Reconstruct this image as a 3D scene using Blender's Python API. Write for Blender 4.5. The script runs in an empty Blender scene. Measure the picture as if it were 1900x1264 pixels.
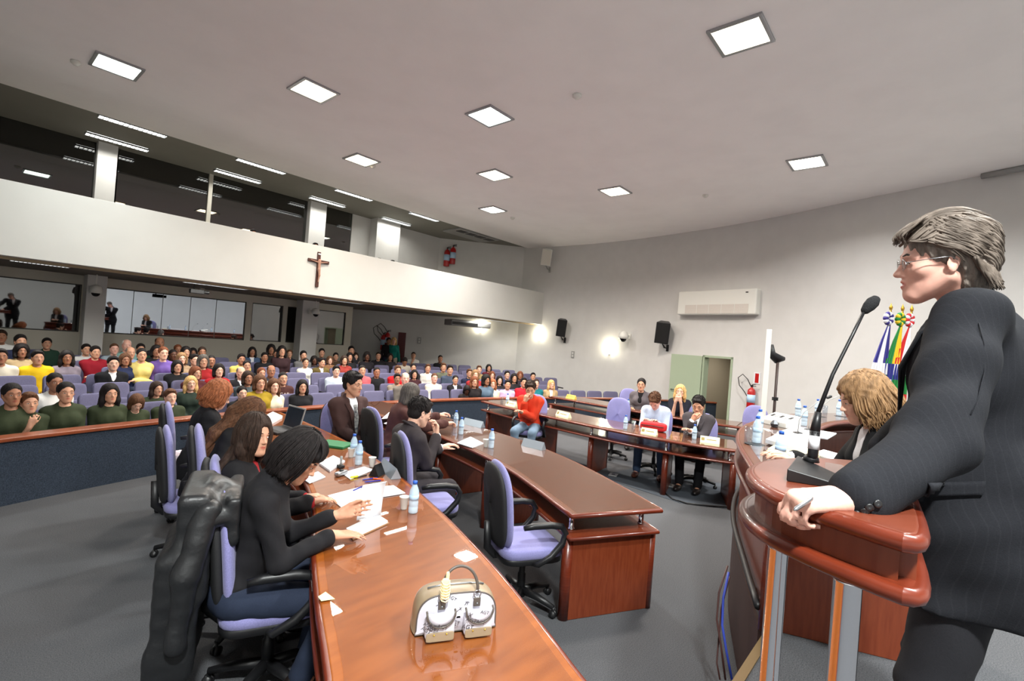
import bpy, bmesh, math, random
import numpy as np
from mathutils import Vector, Matrix
random.seed(7)
C = bpy.context.scene.collection
SC = bpy.context.scene
PI = math.pi
# ---------------------------------------------------------------- camera
F = 910.0; CX, CY = 950.0, 632.0; H = 2.0; W = 1900
a_ = math.radians(40.7)
fw = np.array([math.cos(a_), math.sin(a_), 0.004]); fw /= np.linalg.norm(fw)
r0 = np.cross(fw, [0, 0, 1]); r0 /= np.linalg.norm(r0); u0 = np.cross(r0, fw)
r_ = math.atan(0.077)
rg = r0*math.cos(r_)+u0*math.sin(r_); up = u0*math.cos(r_)-r0*math.sin(r_)
cam = bpy.data.cameras.new('camera'); cam.sensor_width = 36; cam.lens = F/W*36; cam.clip_start = 0.05; cam.clip_end = 200
co = bpy.data.objects.new('camera', cam); C.objects.link(co)
M4 = Matrix(((rg[0], up[0], -fw[0], 0), (rg[1], up[1], -fw[1], 0), (rg[2], up[2], -fw[2], H), (0, 0, 0, 1)))
co.matrix_world = M4; SC.camera = co
# ---------------------------------------------------------------- world, exposure
wd = bpy.data.worlds.new('world'); SC.world = wd; wd.use_nodes = True
wd.node_tree.nodes['Background'].inputs[0].default_value = (.75, .8, .9, 1)
wd.node_tree.nodes['Background'].inputs[1].default_value = 0.05
SC.view_settings.view_transform = 'Standard'; SC.view_settings.look = 'None'
SC.view_settings.exposure = 0.50; SC.view_settings.gamma = 1; SC.view_settings.use_curve_mapping = False

def ray(x, y): return fw+rg*(x-CX)/F+up*(CY-y)/F
O3 = np.array([0., 0., H])
def atz(x, y, z): d = ray(x, y); return O3+d*((z-H)/d[2])
def atY(x, y, Y): d = ray(x, y); return O3+d*(Y/d[1])
def atd(x, y, dep): return O3+ray(x, y)*dep
def proj(p):
    d = np.array(p, float)-O3; z = d@fw
    return CX+F*(d@rg)/z, CY-F*(d@up)/z, z
# ---------------------------------------------------------------- materials
def lin(c):
    return tuple(((v/255)/12.92 if v <= 10.31 else ((v/255+.055)/1.055)**2.4) for v in c)
MATS = {}
def mat(name, col, rough=.6, metal=0, spec=.5, coat=0, noise=0, nscale=40, bump=0, bscale=200, sheen=0, col2=None, stretch=None, emit=0, ecol=None, coatr=.05):
    if name in MATS: return MATS[name]
    m = bpy.data.materials.new(name); m.use_nodes = True; nt = m.node_tree; N = nt.nodes; L = nt.links
    b = N['Principled BSDF']; c = lin(col)
    b.inputs['Base Color'].default_value = (*c, 1); b.inputs['Roughness'].default_value = rough
    b.inputs['Metallic'].default_value = metal; b.inputs['Specular IOR Level'].default_value = spec
    b.inputs['Coat Weight'].default_value = coat; b.inputs['Coat Roughness'].default_value = coatr
    if sheen: b.inputs['Sheen Weight'].default_value = sheen
    if emit:
        b.inputs['Emission Color'].default_value = (*lin(ecol or col), 1); b.inputs['Emission Strength'].default_value = emit
    if noise or bump or col2:
        tc = N.new('ShaderNodeTexCoord'); mp = N.new('ShaderNodeMapping'); L.new(tc.outputs['Object'], mp.inputs[0])
        if stretch: mp.inputs['Scale'].default_value = stretch
    if noise or col2:
        nz = N.new('ShaderNodeTexNoise'); nz.inputs['Scale'].default_value = nscale; nz.inputs['Detail'].default_value = 4
        L.new(mp.outputs[0], nz.inputs[0]); mx = N.new('ShaderNodeMix'); mx.data_type = 'RGBA'
        rp = N.new('ShaderNodeValToRGB'); rp.color_ramp.elements[0].position = .35; rp.color_ramp.elements[1].position = .65
        L.new(nz.outputs[0], rp.inputs[0]); L.new(rp.outputs[0], mx.inputs[0])
        if col2: mx.inputs[6].default_value = (*c, 1); mx.inputs[7].default_value = (*lin(col2), 1)
        else:
            mx.inputs[6].default_value = (*[v*(1-noise) for v in c], 1); mx.inputs[7].default_value = (*[min(1, v*(1+noise)) for v in c], 1)
        L.new(mx.outputs[2], b.inputs['Base Color'])
    if bump:
        n2 = N.new('ShaderNodeTexNoise'); n2.inputs['Scale'].default_value = bscale; n2.inputs['Detail'].default_value = 3
        L.new(mp.outputs[0], n2.inputs[0]); bp = N.new('ShaderNodeBump'); bp.inputs['Strength'].default_value = bump; bp.inputs['Distance'].default_value = .01
        L.new(n2.outputs[0], bp.inputs['Height']); L.new(bp.outputs[0], b.inputs['Normal'])
    MATS[name] = m; return m
def cloth(name, col, **k): return mat(name, col, rough=.85, spec=.25, noise=.12, nscale=300, bump=.15, bscale=500, **k)
M_white = mat('painted_wall', (206, 205, 203), .7, noise=.02, nscale=3, bump=.03, bscale=60)
M_parapet = mat('parapet_paint', (206, 206, 202), .6, noise=.015, nscale=2)
M_ceil = mat('ceiling_paint', (250, 247, 246), .8, noise=.02, nscale=1.5)
M_dceil = mat('mezzanine_ceiling_shade', (128, 126, 118), .8, noise=.02, nscale=2)  # unlit look of this ceiling painted in as a darker grey
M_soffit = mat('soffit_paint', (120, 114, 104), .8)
M_carpet = mat('grey_blue_carpet', (86, 87, 90), .95, spec=.1, noise=.28, nscale=160, bump=.5, bscale=420)
M_carpet2 = mat('dark_blue_carpet_wall', (56, 64, 76), .95, spec=.1, noise=.3, nscale=110, bump=.5, bscale=300)
M_wood = mat('mahogany_edge', (106, 41, 22), .32, coat=.25, col2=(92, 32, 14), nscale=6, stretch=(1, 1, 14))
M_woodp = mat('mahogany_panel', (120, 54, 28), .4, coat=.25, col2=(108, 44, 20), nscale=5, stretch=(12, 12, 1.2))
M_top_lit = mat('desk_veneer_lit', (146, 80, 30), .38, spec=.2, coat=.0, col2=(128, 66, 20), nscale=4, stretch=(1, 5, 1), coatr=.015)  # near desk: stronger light put into the colour of the shared veneer
M_top_dim = mat('desk_veneer_dim', (94, 52, 30), .4, spec=.2, coat=.0, col2=(90, 54, 36), nscale=4, stretch=(1, 5, 1))  # same veneer, dimmer light and reflections put in as darker brown
M_topb = mat('lectern_veneer', (112, 54, 36), .32, coat=.15, col2=(100, 46, 30), nscale=5, stretch=(3, 1, 1))
M_cap = mat('barrier_cap_wood', (132, 66, 38), .35, coat=.3, noise=.15, nscale=8)
M_chrome = mat('chrome', (225, 225, 228), .08, metal=1)
M_steel = mat('brushed_metal', (170, 172, 176), .3, metal=.9)
M_alu = mat('aluminium_plate', (176, 186, 196), .35, metal=.6)
M_black = mat('black_plastic', (22, 22, 24), .42)
M_blackf = mat('black_fabric_shell', (26, 26, 28), .75, noise=.2, nscale=200)
M_lilac = mat('lilac_upholstery', (132, 130, 178), .9, spec=.15, noise=.1, nscale=180, bump=.2, bscale=500, sheen=.2)
M_lilac2 = mat('theatre_seat_upholstery', (108, 106, 134), .9, spec=.15, noise=.12, nscale=120)
M_frame = mat('white_aluminium_frame', (196, 192, 180), .45)
M_tan = mat('tan_trim', (170, 150, 118), .5)
M_green = mat('pale_green_door_paint', (158, 172, 148), .5)
M_red = mat('red_enamel', (176, 22, 24), .3, coat=.4)
M_paper = mat('white_paper', (222, 222, 226), .7)
M_ivory = mat('ivory_plastic', (232, 226, 190), .4)
M_wplast = mat('white_plastic', (226, 226, 220), .35)
M_gplast = mat('grey_plastic', (150, 150, 148), .45)
M_gold = mat('gold_metal', (200, 160, 60), .3, metal=.8)
def glassmat(name, tint, gl=.12, rough=.02, trans=.5, colr=(255, 255, 255)):
    m = bpy.data.materials.new(name); m.use_nodes = True; nt = m.node_tree; N = nt.nodes; L = nt.links
    N.remove(N['Principled BSDF']); out = N['Material Output']
    t = N.new('ShaderNodeBsdfTransparent'); t.inputs[0].default_value = (*[v*trans for v in lin(tint)], 1)
    g = N.new('ShaderNodeBsdfGlossy'); g.inputs['Roughness'].default_value = rough; g.inputs[0].default_value = (*lin(colr), 1)
    fr = N.new('ShaderNodeFresnel'); fr.inputs[0].default_value = 1.5
    ad = N.new('ShaderNodeMath'); ad.operation = 'ADD'; ad.inputs[1].default_value = gl; ad.use_clamp = True
    L.new(fr.outputs[0], ad.inputs[0]); mx = N.new('ShaderNodeMixShader')
    ge = N.new('ShaderNodeNewGeometry'); sb = N.new('ShaderNodeMath'); sb.operation = 'SUBTRACT'; sb.inputs[0].default_value = 1; L.new(ge.outputs['Backfacing'], sb.inputs[1])
    ml = N.new('ShaderNodeMath'); ml.operation = 'MULTIPLY'; L.new(ad.outputs[0], ml.inputs[0]); L.new(sb.outputs[0], ml.inputs[1])
    L.new(ml.outputs[0], mx.inputs[0]); L.new(t.outputs[0], mx.inputs[1]); L.new(g.outputs[0], mx.inputs[2]); L.new(mx.outputs[0], out.inputs[0])
    MATS[name] = m; return m
M_gsheet = glassmat('desk_glass', (255, 255, 255), .02, .02, .97)
M_dglass = glassmat('tinted_window_glass', (120, 130, 115), .10, .02, .6)
M_mglass = glassmat('mirror_window_glass', (90, 95, 95), .50, .015, .4, (200, 205, 215))
M_clear = glassmat('drinking_glass', (250, 252, 255), .05, .02, .93)
M_bottle = glassmat('bottle_plastic', (205, 228, 246), .06, .12, .8)
M_lens = glassmat('spectacle_lens', (250, 250, 250), .03, .02, .97)
# ---------------------------------------------------------------- object helpers
def tag(o, label=None, cat=None, group=None, kind=None):
    if label: o['label'] = label
    if cat: o['category'] = cat
    if group: o['group'] = group
    if kind: o['kind'] = kind
    return o
def thing(name, label, cat, loc=(0, 0, 0), rz=0, group=None):
    o = bpy.data.objects.new(name, None); C.objects.link(o); o.location = Vector([float(v) for v in loc]); o.rotation_euler.z = rz
    o.empty_display_size = .1
    return tag(o, label, cat, group)
def setslots(o):
    return o
class MB:
    def __init__(s): s.v = []; s.f = []; s.m = []; s.cur = 0
    def add(s, vs, fs):
        n = len(s.v); s.v += [tuple(map(float, p)) for p in vs]; s.f += [tuple(i+n for i in f) for f in fs]; s.m += [s.cur]*len(fs); return s
    def box(s, c, d, rz=0, R=None):
        vs = [Vector((x*d[0]/2, y*d[1]/2, z*d[2]/2)) for x in (-1, 1) for y in (-1, 1) for z in (-1, 1)]
        if R is None: R = Matrix.Rotation(rz, 3, 'Z')
        vs = [R@v+Vector(c) for v in vs]
        return s.add(vs, [(0, 1, 3, 2), (4, 6, 7, 5), (0, 4, 5, 1), (2, 3, 7, 6), (0, 2, 6, 4), (1, 5, 7, 3)])
    def tube(s, pts, rad, n=10, cap=True, sx=1):
        pts = [Vector([float(c) for c in p]) for p in pts]; k = len(pts)
        if not hasattr(rad, '__len__'): rad = [rad]*k
        vs = []; prev = None; cl = k > 3 and (pts[0]-pts[-1]).length < 1e-6
        for i, p in enumerate(pts):
            t = (pts[min(i+1, k-1)]-pts[max(i-1, 0)]).normalized()
            if cl and i in (0, k-1): t = (pts[1]-pts[k-2]).normalized()
            if prev is None:
                u = t.orthogonal().normalized() if abs(t.z) > .9 else t.cross(Vector((0, 0, 1))).normalized()
            else: u = (prev-t*prev.dot(t)).normalized()
            prev = u; w = t.cross(u)
            for j in range(n):
                a = 2*PI*j/n; vs.append(p+(u*math.cos(a)+w*math.sin(a)*sx)*rad[i])
        fs = [(i*n+j, i*n+(j+1) % n, (i+1)*n+(j+1) % n, (i+1)*n+j) for i in range(k-1) for j in range(n)]
        if cap: fs += [tuple(range(n-1, -1, -1)), tuple(range((k-1)*n, k*n))]
        return s.add(vs, fs)
    def lathe(s, prof, c=(0, 0, 0), n=20, axis=None):
        vs = []; 
        for r, z in prof:
            for j in range(n):
                a = 2*PI*j/n; vs.append(Vector((r*math.cos(a), r*math.sin(a), z)))
        if axis is not None:
            q = Vector((0, 0, 1)).rotation_difference(Vector([float(v) for v in axis])); vs = [q@v for v in vs]
        vs = [v+Vector([float(t) for t in c]) for v in vs]; k = len(prof)
        fs = [(i*n+j, i*n+(j+1) % n, (i+1)*n+(j+1) % n, (i+1)*n+j) for i in range(k-1) for j in range(n)]
        fs += [tuple(range(n-1, -1, -1)), tuple(range((k-1)*n, k*n))]
        return s.add(vs, fs)
    def prism(s, poly, z0, z1):
        n = len(poly); ar = sum(poly[i][0]*poly[(i+1) % n][1]-poly[(i+1) % n][0]*poly[i][1] for i in range(n))
        if ar < 0: poly = poly[::-1]
        vs = [(p[0], p[1], z0) for p in poly]+[(p[0], p[1], z1) for p in poly]
        return s.add(vs, [tuple(range(n-1, -1, -1)), tuple(range(n, 2*n))]+[(i, (i+1) % n, n+(i+1) % n, n+i) for i in range(n)])
    def ell(s, c, r, R=None, n=12, m=8):
        vs = []; 
        for i in range(m+1):
            th = PI*i/m
            for j in range(n):
                a = 2*PI*j/n; vs.append(Vector((r[0]*math.sin(th)*math.cos(a), r[1]*math.sin(th)*math.sin(a), -r[2]*math.cos(th))))
        if R is not None: vs = [R@v for v in vs]
        vs = [v+Vector([float(t) for t in c]) for v in vs]
        return s.add(vs, [(i*n+j, i*n+(j+1) % n, (i+1)*n+(j+1) % n, (i+1)*n+j) for i in range(m) for j in range(n)])
    def strip(s, a, b, z0, z1, t=.1, n=None):
        """upright slab from a to b (x,y) of thickness t to its left side"""
        a = Vector(a[:2]); b = Vector(b[:2]); d = (b-a).normalized(); w = Vector((-d.y, d.x))*t
        return s.prism([a, b, b+w, a+w], z0, z1)
    def grid(s, P):
        """P: rows of points -> open sheet"""
        r = len(P); c = len(P[0]); vs = [p for row in P for p in row]
        return s.add(vs, [(i*c+j, i*c+j+1, (i+1)*c+j+1, (i+1)*c+j) for i in range(r-1) for j in range(c-1)])
    def build(s, name, m, parent=None, smooth=False, bevel=0, seg=2, solid=0, sub=0, ang=35):
        me = bpy.data.meshes.new(name); me.from_pydata(s.v, [], s.f)
        ms = m if isinstance(m, (list, tuple)) else [m]
        for q in ms: me.materials.append(q)
        if len(ms) > 1: me.polygons.foreach_set('material_index', s.m)
        if smooth: me.polygons.foreach_set('use_smooth', [True]*len(me.polygons))
        me.validate(); me.update()
        o = bpy.data.objects.new(name, me); C.objects.link(o)
        if parent: o.parent = parent
        if solid:
            q = o.modifiers.new('s', 'SOLIDIFY'); q.thickness = solid; q.offset = 0
        if bevel:
            q = o.modifiers.new('b', 'BEVEL'); q.width = bevel; q.segments = seg; q.limit_method = 'ANGLE'; q.angle_limit = math.radians(ang)
            me.polygons.foreach_set('use_smooth', [True]*len(me.polygons))
            w = o.modifiers.new('w', 'WEIGHTED_NORMAL'); w.keep_sharp = True
        if sub:
            q = o.modifiers.new('u', 'SUBSURF'); q.levels = sub; q.render_levels = sub
        return o
def tree(o, parent=None):
    c = o.copy(); C.objects.link(c)
    if parent: c.parent = parent
    for ch in KIDS(o): tree(ch, c)
    return c
def KIDS(o): return [q for q in bpy.data.objects if q.parent == o]
def dup(o, loc=None, rz=None, label=None, group=None, scale=None):
    c = tree(o)
    if loc is not None: c.location = Vector([float(v) for v in loc])
    if rz is not None: c.rotation_euler.z = rz
    if label: c['label'] = label
    if group: c['group'] = group
    if scale: c.scale = scale
    return c
def smooth_curve(pts, n=40):
    """Catmull-Rom through 2D points, resampled"""
    P = [Vector(p) for p in pts]; P = [P[0]*2-P[1]]+P+[P[-1]*2-P[-2]]; out = []
    for i in range(1, len(P)-2):
        for j in range(12):
            t = j/12; p0, p1, p2, p3 = P[i-1:i+3]
            out.append(.5*((2*p1)+(p2-p0)*t+(2*p0-5*p1+4*p2-p3)*t*t+(3*p1-p0-3*p2+p3)*t**3))
    out.append(P[-2]); L = [0]
    for i in range(1, len(out)): L.append(L[-1]+(out[i]-out[i-1]).length)
    res = []; k = 0
    for i in range(n+1):
        s_ = L[-1]*i/n
        while k < len(L)-2 and L[k+1] < s_: k += 1
        t = (s_-L[k])/max(1e-9, L[k+1]-L[k]); res.append(out[k].lerp(out[k+1], t))
    return res
def offset(cur, d):
    """shift a 2D polyline sideways (left positive)"""
    res = []
    for i, p in enumerate(cur):
        t = (cur[min(i+1, len(cur)-1)]-cur[max(i-1, 0)]).normalized(); res.append(p+Vector((-t.y, t.x))*d)
    return res
def struct(name, mb, m, **k):
    o = mb.build(name, m, **k); o['kind'] = 'structure'; return o
# ================================================================ the hall
K = .85
ZC = 5.68           # main ceiling
WALL = [Vector(p) for p in [(8.0, 17.65), (11.86, 14.39), (14.48, 12.18)]]+smooth_curve([(14.48, 12.18), (14.68, 9.4), (14.45, 6.9), (13.76, 3.9), (12.68, 1.2), (11.6, -1.6), (9.6, -5.2)], 26)[1:]
def wallhit(x, y):
    d = ray(x, y)
    for i in range(len(WALL)-1):
        a, b = WALL[i], WALL[i+1]; e = b-a; den = d[0]*e.y-d[1]*e.x
        if abs(den) < 1e-9: continue
        t = (a.x*e.y-a.y*e.x)/den; s_ = (a.x*d[1]-a.y*d[0])/den
        if t > 0 and -1e-6 <= s_ <= 1+1e-6:
            p = O3+d*t; n = Vector((-(-e.y), -e.x)); n.normalize()
            if n.dot(Vector((-d[0], -d[1]))) < 0: n = -n
            return Vector(p), n
    return None, None
def onwall(x, y, off=0):
    p, n = wallhit(x, y); q = p+Vector((n.x, n.y, 0))*off
    return q, n, math.atan2(n.y, n.x)
m = MB(); m.prism([(-4, -5.3), (16, -5.3), (16, 12.03), (-4, 12.03)], 5.66, 5.9); struct('ceiling', m, M_ceil)
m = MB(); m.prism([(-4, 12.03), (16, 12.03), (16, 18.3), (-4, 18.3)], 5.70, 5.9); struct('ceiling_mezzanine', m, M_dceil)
# door opening in the curved wall
dA, dn, _ = onwall(1302, 700); dB, _, _ = onwall(1358, 700)
DZ = 2.06
segs = []
pts = WALL
m = MB()
def wseg(mb, a, b, z0, z1):
    d = (b-a).normalized(); w = Vector((d.y, -d.x))*(-.18)
    mb.prism([a, b, b+w, a+w], z0, z1)
ins = []
for i in range(len(pts)-1):
    a, b = pts[i], pts[i+1]; L_ = (b-a).length; t0 = None
    cuts = [(0, a), (1, b)]
    for q in (dA, dB):
        q2 = Vector((q.x, q.y)); t = (q2-a).dot(b-a)/L_**2
        if 0 < t < 1 and abs((q2-a).cross(b-a))/L_ < .01: cuts.append((t, q2))
    cuts.sort(key=lambda c: c[0])
    for j in range(len(cuts)-1):
        u, v = cuts[j][1], cuts[j+1][1]; mid = (u+v)/2
        ins.append((u, v))
s0 = Vector((dA.x, dA.y)); s1 = Vector((dB.x, dB.y))
for u, v in ins:
    mid = (u+v)/2; t = (mid-s0).dot(s1-s0)/(s1-s0).length_squared
    near = (mid-s0).length < 2.0
    wseg(m, u, v, DZ if (near and 0 < t < 1) else -.3, 5.9)
struct('wall_right', m, M_white)
# behind and left of the camera
m = MB(); m.box((-4.1, 6.5, 2.9), (.2, 24, 6)); struct('wall_left', m, M_white)
m = MB(); m.box((3, -5.3, 2.9), (14.4, .2, 6)); struct('wall_rear', m, M_white)
# corridor behind the open door
dd = (s1-s0).normalized(); nn = Vector((dn.x, dn.y))
m = MB()
b0 = s0-nn*.19; b1 = s1-nn*.19; c0 = b0-nn*2.2-dd*.6; c1 = b1-nn*2.2+dd*.9
m.prism([c0, c1, c1-nn*.1, c0-nn*.1], 0, 2.6); m.prism([b0-dd*.6, c0, c0-dd*.1, b0-dd*.7], 0, 2.6); m.prism([b1+dd*.9, c1, c1+dd*.1, b1+dd*1.0], 0, 2.6)
m.prism([b0-dd*.6, b1+dd*.9, c1, c0], 2.6, 2.7)
struct('wall_corridor', m, mat('corridor_paint', (150, 140, 122), .8))
CORR = (b0+b1+c0+c1)/4
# door: frame + open leaf with handle
t = thing('door_1', None, None, (0, 0, 0)); t['kind'] = 'structure'; del_ = None
m = MB()
for q, e in ((s0, 1), (s1, -1)):
    m.prism([q+nn*.02, q+dd*e*.06+nn*.02, q+dd*e*.06-nn*.2, q-nn*.2], 0, DZ)
m.prism([s0+nn*.02, s1+nn*.02, s1-nn*.2, s0-nn*.2], DZ-.06, DZ)
m.build('door_frame', M_green, t, bevel=.004)
lf = atz(1245, 690, 1); 
hinge = s0+nn*.05
dirl = (-dd*1.0+nn*.28).normalized(); Lw = (s1-s0).length*.98
m = MB(); m.prism([hinge, hinge+dirl*Lw, hinge+dirl*Lw+Vector((dirl.y, -dirl.x))*.04, hinge+Vector((dirl.y, -dirl.x))*.04], .01, DZ-.03)
leaf = m.build('door_leaf', M_green, t, bevel=.004)
m = MB(); hp = hinge+dirl*(Lw-.07); side = Vector((-dirl.y, dirl.x))
if side.dot(Vector((-1, -.6))) < 0: side = -side
m.tube([(hp.x, hp.y, 1.0), (hp.x+side.x*.05, hp.y+side.y*.05, 1.0), (hp.x+side.x*.05-dirl.x*.1, hp.y+side.y*.05-dirl.y*.1, 1.0)], .011)
m.build('door_handle', M_black, leaf, smooth=True)
# ---------------------------------------------------------------- mezzanine front (parapet), slab and soffit
YP = 13.1*K; ZB = float(atY(0, 473, YP)[2]); ZT = float(atY(0, 331, YP)[2])
xe = 14.62
m = MB(); m.box(((xe-4)/2, YP+.09, (ZB+ZT)/2), (xe+4, .18, ZT-ZB)); struct('wall_parapet', m, M_parapet, bevel=.008)
YW = 17.35*K; YPIL = 16.55*K
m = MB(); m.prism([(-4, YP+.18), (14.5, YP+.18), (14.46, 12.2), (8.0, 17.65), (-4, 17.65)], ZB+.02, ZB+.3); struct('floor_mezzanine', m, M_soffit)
m = MB(); m.box((5.2, YP+.28, ZB-.01), (18.4, .1, .06)); struct('trim_1', m, M_tan)
# pillars
def pillar(x0, x1, n):
    m = MB(); m.box(((x0+x1)/2, YPIL+.2, 2.88), (x1-x0, .4, 5.76)); struct('wall_pillar_%d' % n, m, M_white, bevel=.012)
pa = atY(182.5, 266, YPIL); pb = atY(220, 272, YPIL); pc = atY(577, 378, YPIL); pd_ = atY(607, 384, YPIL)
pillar(pa[0], pb[0], 1); pillar(pc[0], pd_[0], 2); PILS = [(float(pa[0]), float(pb[0])), (float(pc[0]), float(pd_[0]))]
# lower back wall with window openings, upper glass front
def X(px, py, Y=YW): return float(atY(px, py, Y)[0])
def Z(px, py, Y=YW): return float(atY(px, py, Y)[2])
PANEROT = -6.3
ZS = Z(0, 609); ZH = Z(0, 512)
xend = X(653, 600)
m = MB(); m.box(((xend-4)/2, YW+.1, ZS/2), (xend+4, .2, ZS)); m.box(((xend-4)/2, YW+.1, (ZH+ZB+.02)/2), (xend+4, .2, ZB+.02-ZH))
fr = [(147, 186), (455, 466), (524, 532), (641, 653)]
for a, b in fr: xa, xb = X(a, 600), X(b, 600); m.box(((xa+xb)/2, YW+.1, (ZS+ZH)/2), (xb-xa, .2, ZH-ZS))
struct('wall_back', m, mat('back_wall_paint', (204, 199, 186), .7))
m = MB(); m.box((xend-.05, YW+1.6, 1.4), (.1, 2.9, 2.9)); struct('wall_booth_side', m, M_white)
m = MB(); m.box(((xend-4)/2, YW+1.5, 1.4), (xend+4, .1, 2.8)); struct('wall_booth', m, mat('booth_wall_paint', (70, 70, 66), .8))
wins = [(-60, 147, M_dglass), (186, 455, M_mglass), (466, 524, M_dglass), (532, 641, M_dglass)]
for i, (a, b, g) in enumerate(wins):
    xa, xb = X(a, 600), X(b, 600); t = thing('window_%d' % (i+1), None, None, ((xa+xb)/2, YW+.06, ZS)); t['kind'] = 'structure'
    w = xb-xa; h = ZH-ZS
    if i != 1: m = MB(); m.box((0, 0, h/2), (w, .012, h)); m.build('pane', g, t)
    else:
        ed = [X(f_, 600)-(xa+xb)/2 for f_ in (186, 245, 300, 352, 400, 455)]
        for j in range(5):
            m = MB(); m.box(((ed[j]+ed[j+1])/2, .03, h/2), (ed[j+1]-ed[j], .01, h), rz=math.radians(PANEROT)); m.build('pane', g, t)
    m = MB()
    for sx in (-1, 1): m.box((sx*(w/2-.012), -.01, h/2), (.024, .05, h))
    m.box((0, -.01, .012), (w, .05, .024)); m.box((0, -.01, h-.012), (w, .05, .024)); m.build('window_frame', mat('dark_window_frame', (60, 58, 54), .5), t)
    if i == 1:
        m = MB()
        for f_ in (245, 300, 352, 400): m.box((X(f_, 600)-(xa+xb)/2, -.012, h/2), (.012, .012, h))
        m.build('mullion', mat('thin_mullion', (110, 112, 112), .4), t)
# upper glass front between pillars
ZG = 5.74
ups = [(-60, 178), (216, 388), (393, 577), (607, 653)]
for i, (a, b) in enumerate(ups):
    YG = YPIL+.2; xa, xb = float(atY(a, 350, YG)[0]), float(atY(b, 400, YG)[0]); t = thing('window_%d' % (i+5), None, None, ((xa+xb)/2, YG, ZB+.3)); t['kind'] = 'structure'
    w = xb-xa; h = ZG-ZB-.3
    m = MB(); m.box((0, 0, h/2), (w, .012, h)); m.build('pane', M_dglass, t)
xm = float(atY(390.5, 400, YPIL)[0]); m = MB(); m.box((xm, YPIL+.2, 4.25), (.09, .12, 3.0)); struct('trim_2', m, M_frame)
# dark room behind the glass, light wall part to its right
xr = float(atY(653, 420, YPIL+.2)[0])
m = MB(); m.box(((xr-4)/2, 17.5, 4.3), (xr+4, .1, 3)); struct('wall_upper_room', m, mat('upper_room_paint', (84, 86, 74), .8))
m = MB(); m.prism([(xr, YPIL+.2), (12.1, YPIL+.2), (12.1, YPIL+.4), (xr, YPIL+.4)], ZB+.3, 5.76)
xq0, xq1 = float(atY(692, 440, YPIL)[0]), float(atY(735, 440, YPIL)[0]); m.box(((xq0+xq1)/2, YPIL+.0, 4.3), (xq1-xq0, .4, 3.0))
struct('wall_upper_back', m, M_white)
# ---------------------------------------------------------------- low curved barrier
BC = Vector((6.0, -8.15)); BR = 16.0
def bp(ang, r): return Vector((BC.x+r*math.sin(ang), BC.y+r*math.cos(ang)))
A0, A1 = math.asin(-9.9/BR), math.asin(9.3/BR)
an = [A0+(A1-A0)*i/60 for i in range(61)]
m = MB(); m.prism([(-4, -5.3), (16, -5.3), (16, bp(A1, BR+.05).y)]+[bp(a, BR+.05) for a in an[::-1]]+[(-4, bp(A0, BR+.05).y)], -.3, 0); struct('floor', m, M_carpet)
m = MB(); m.prism([(-4, 2), (16, 2), (16, 18.3), (-4, 18.3)], -.6, -.35); struct('floor_base', m, M_carpet)
m = MB(); m.prism([bp(a, BR) for a in an]+[bp(a, BR+.12) for a in an[::-1]], -.14, .64); struct('wall_barrier', m, M_carpet2)
m = MB(); m.prism([bp(a, BR-.03) for a in an]+[bp(a, BR+.17) for a in an[::-1]], .64, .68); struct('trim_3', m, M_cap, bevel=.008)
# gently stepped audience floor
RY = [BR+.75+.86*i for i in range(8)]
def rowz(i): return -.12+.045*i
m = MB()
for i in range(8):
    r0_, r1_ = (RY[i]-.43 if i else BR+.04), (RY[i]+.43 if i < 7 else RY[i]+3.6)
    m.prism([bp(a, r0_) for a in an]+[bp(a, r1_) for a in an[::-1]], -.36, rowz(i))
struct('floor_audience', m, M_carpet)
# ---------------------------------------------------------------- dais
P_FRONT = smooth_curve([(2.88, .60), (3.44, .82), (4.33, 1.15), (5.23, 1.36), (6.2, 1.42), (7.26, 1.34), (8.4, .95), (9.3, .35), (9.9, -.5)], 48)
m = MB(); m.prism([(-4, .56), (2.86, .56)]+P_FRONT+[Vector((10.2, -1.4)), Vector((10.2, -5.2)), Vector((-4, -5.2))], 0, .6); struct('floor_dais', m, [M_carpet])
m = MB(); rp = [Vector((-4, .56)), Vector((2.86, .56))]+P_FRONT; rp2 = [p+Vector((0, .02)) for p in rp]
m.prism(rp+rp2[::-1], .0, .6); struct('trim_4', m, mat('dark_dais_riser', (58, 34, 28), .55))
m = MB(); m.prism([(-4, .545), (2.86, .545), (2.86, .585), (-4, .585)], .6, .608); struct('trim_5', m, mat('brass_nosing', (112, 92, 62), .4, metal=.4))
# ================================================================ lamps
def area(parent, loc, sx, sy, power, col):
    l = bpy.data.lights.new('lamp_light', 'AREA'); l.shape = 'RECTANGLE'; l.size = sx; l.size_y = sy; l.energy = power; l.color = col; l.spread = math.radians(150)
    o = bpy.data.objects.new('lamp_light', l); C.objects.link(o); o.parent = parent; o.location = loc; return o
WARM = (1, .90, .80); NEUT = (.97, 1, .98); WW = (1, .96, .92)
def ceil_lamp(x, y, lab, col, ecol, pw, show=True):
    t = thing('ceiling_light', lab, 'ceiling light', (x, y, 5.66), 0, 'recessed square lights in the main ceiling')
    m = MB()
    for sx, sy, dx, dy in ((0, 1, .58, .045), (0, -1, .58, .045), (1, 0, .045, .49), (-1, 0, .045, .49)): m.box((sx*.268, sy*.268, -.01), (dx, dy, .03))
    m.build('frame', M_steel, t, bevel=.004)
    m = MB(); m.box((0, 0, -.002), (.49, .49, .01))
    m.build('diffuser', mat('lamp_diffuser_'+str(ecol), ecol, .5, emit=14, ecol=ecol), t)
    area(t, (0, 0, -.03), .48, .48, pw, col)
PW = 190
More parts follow.
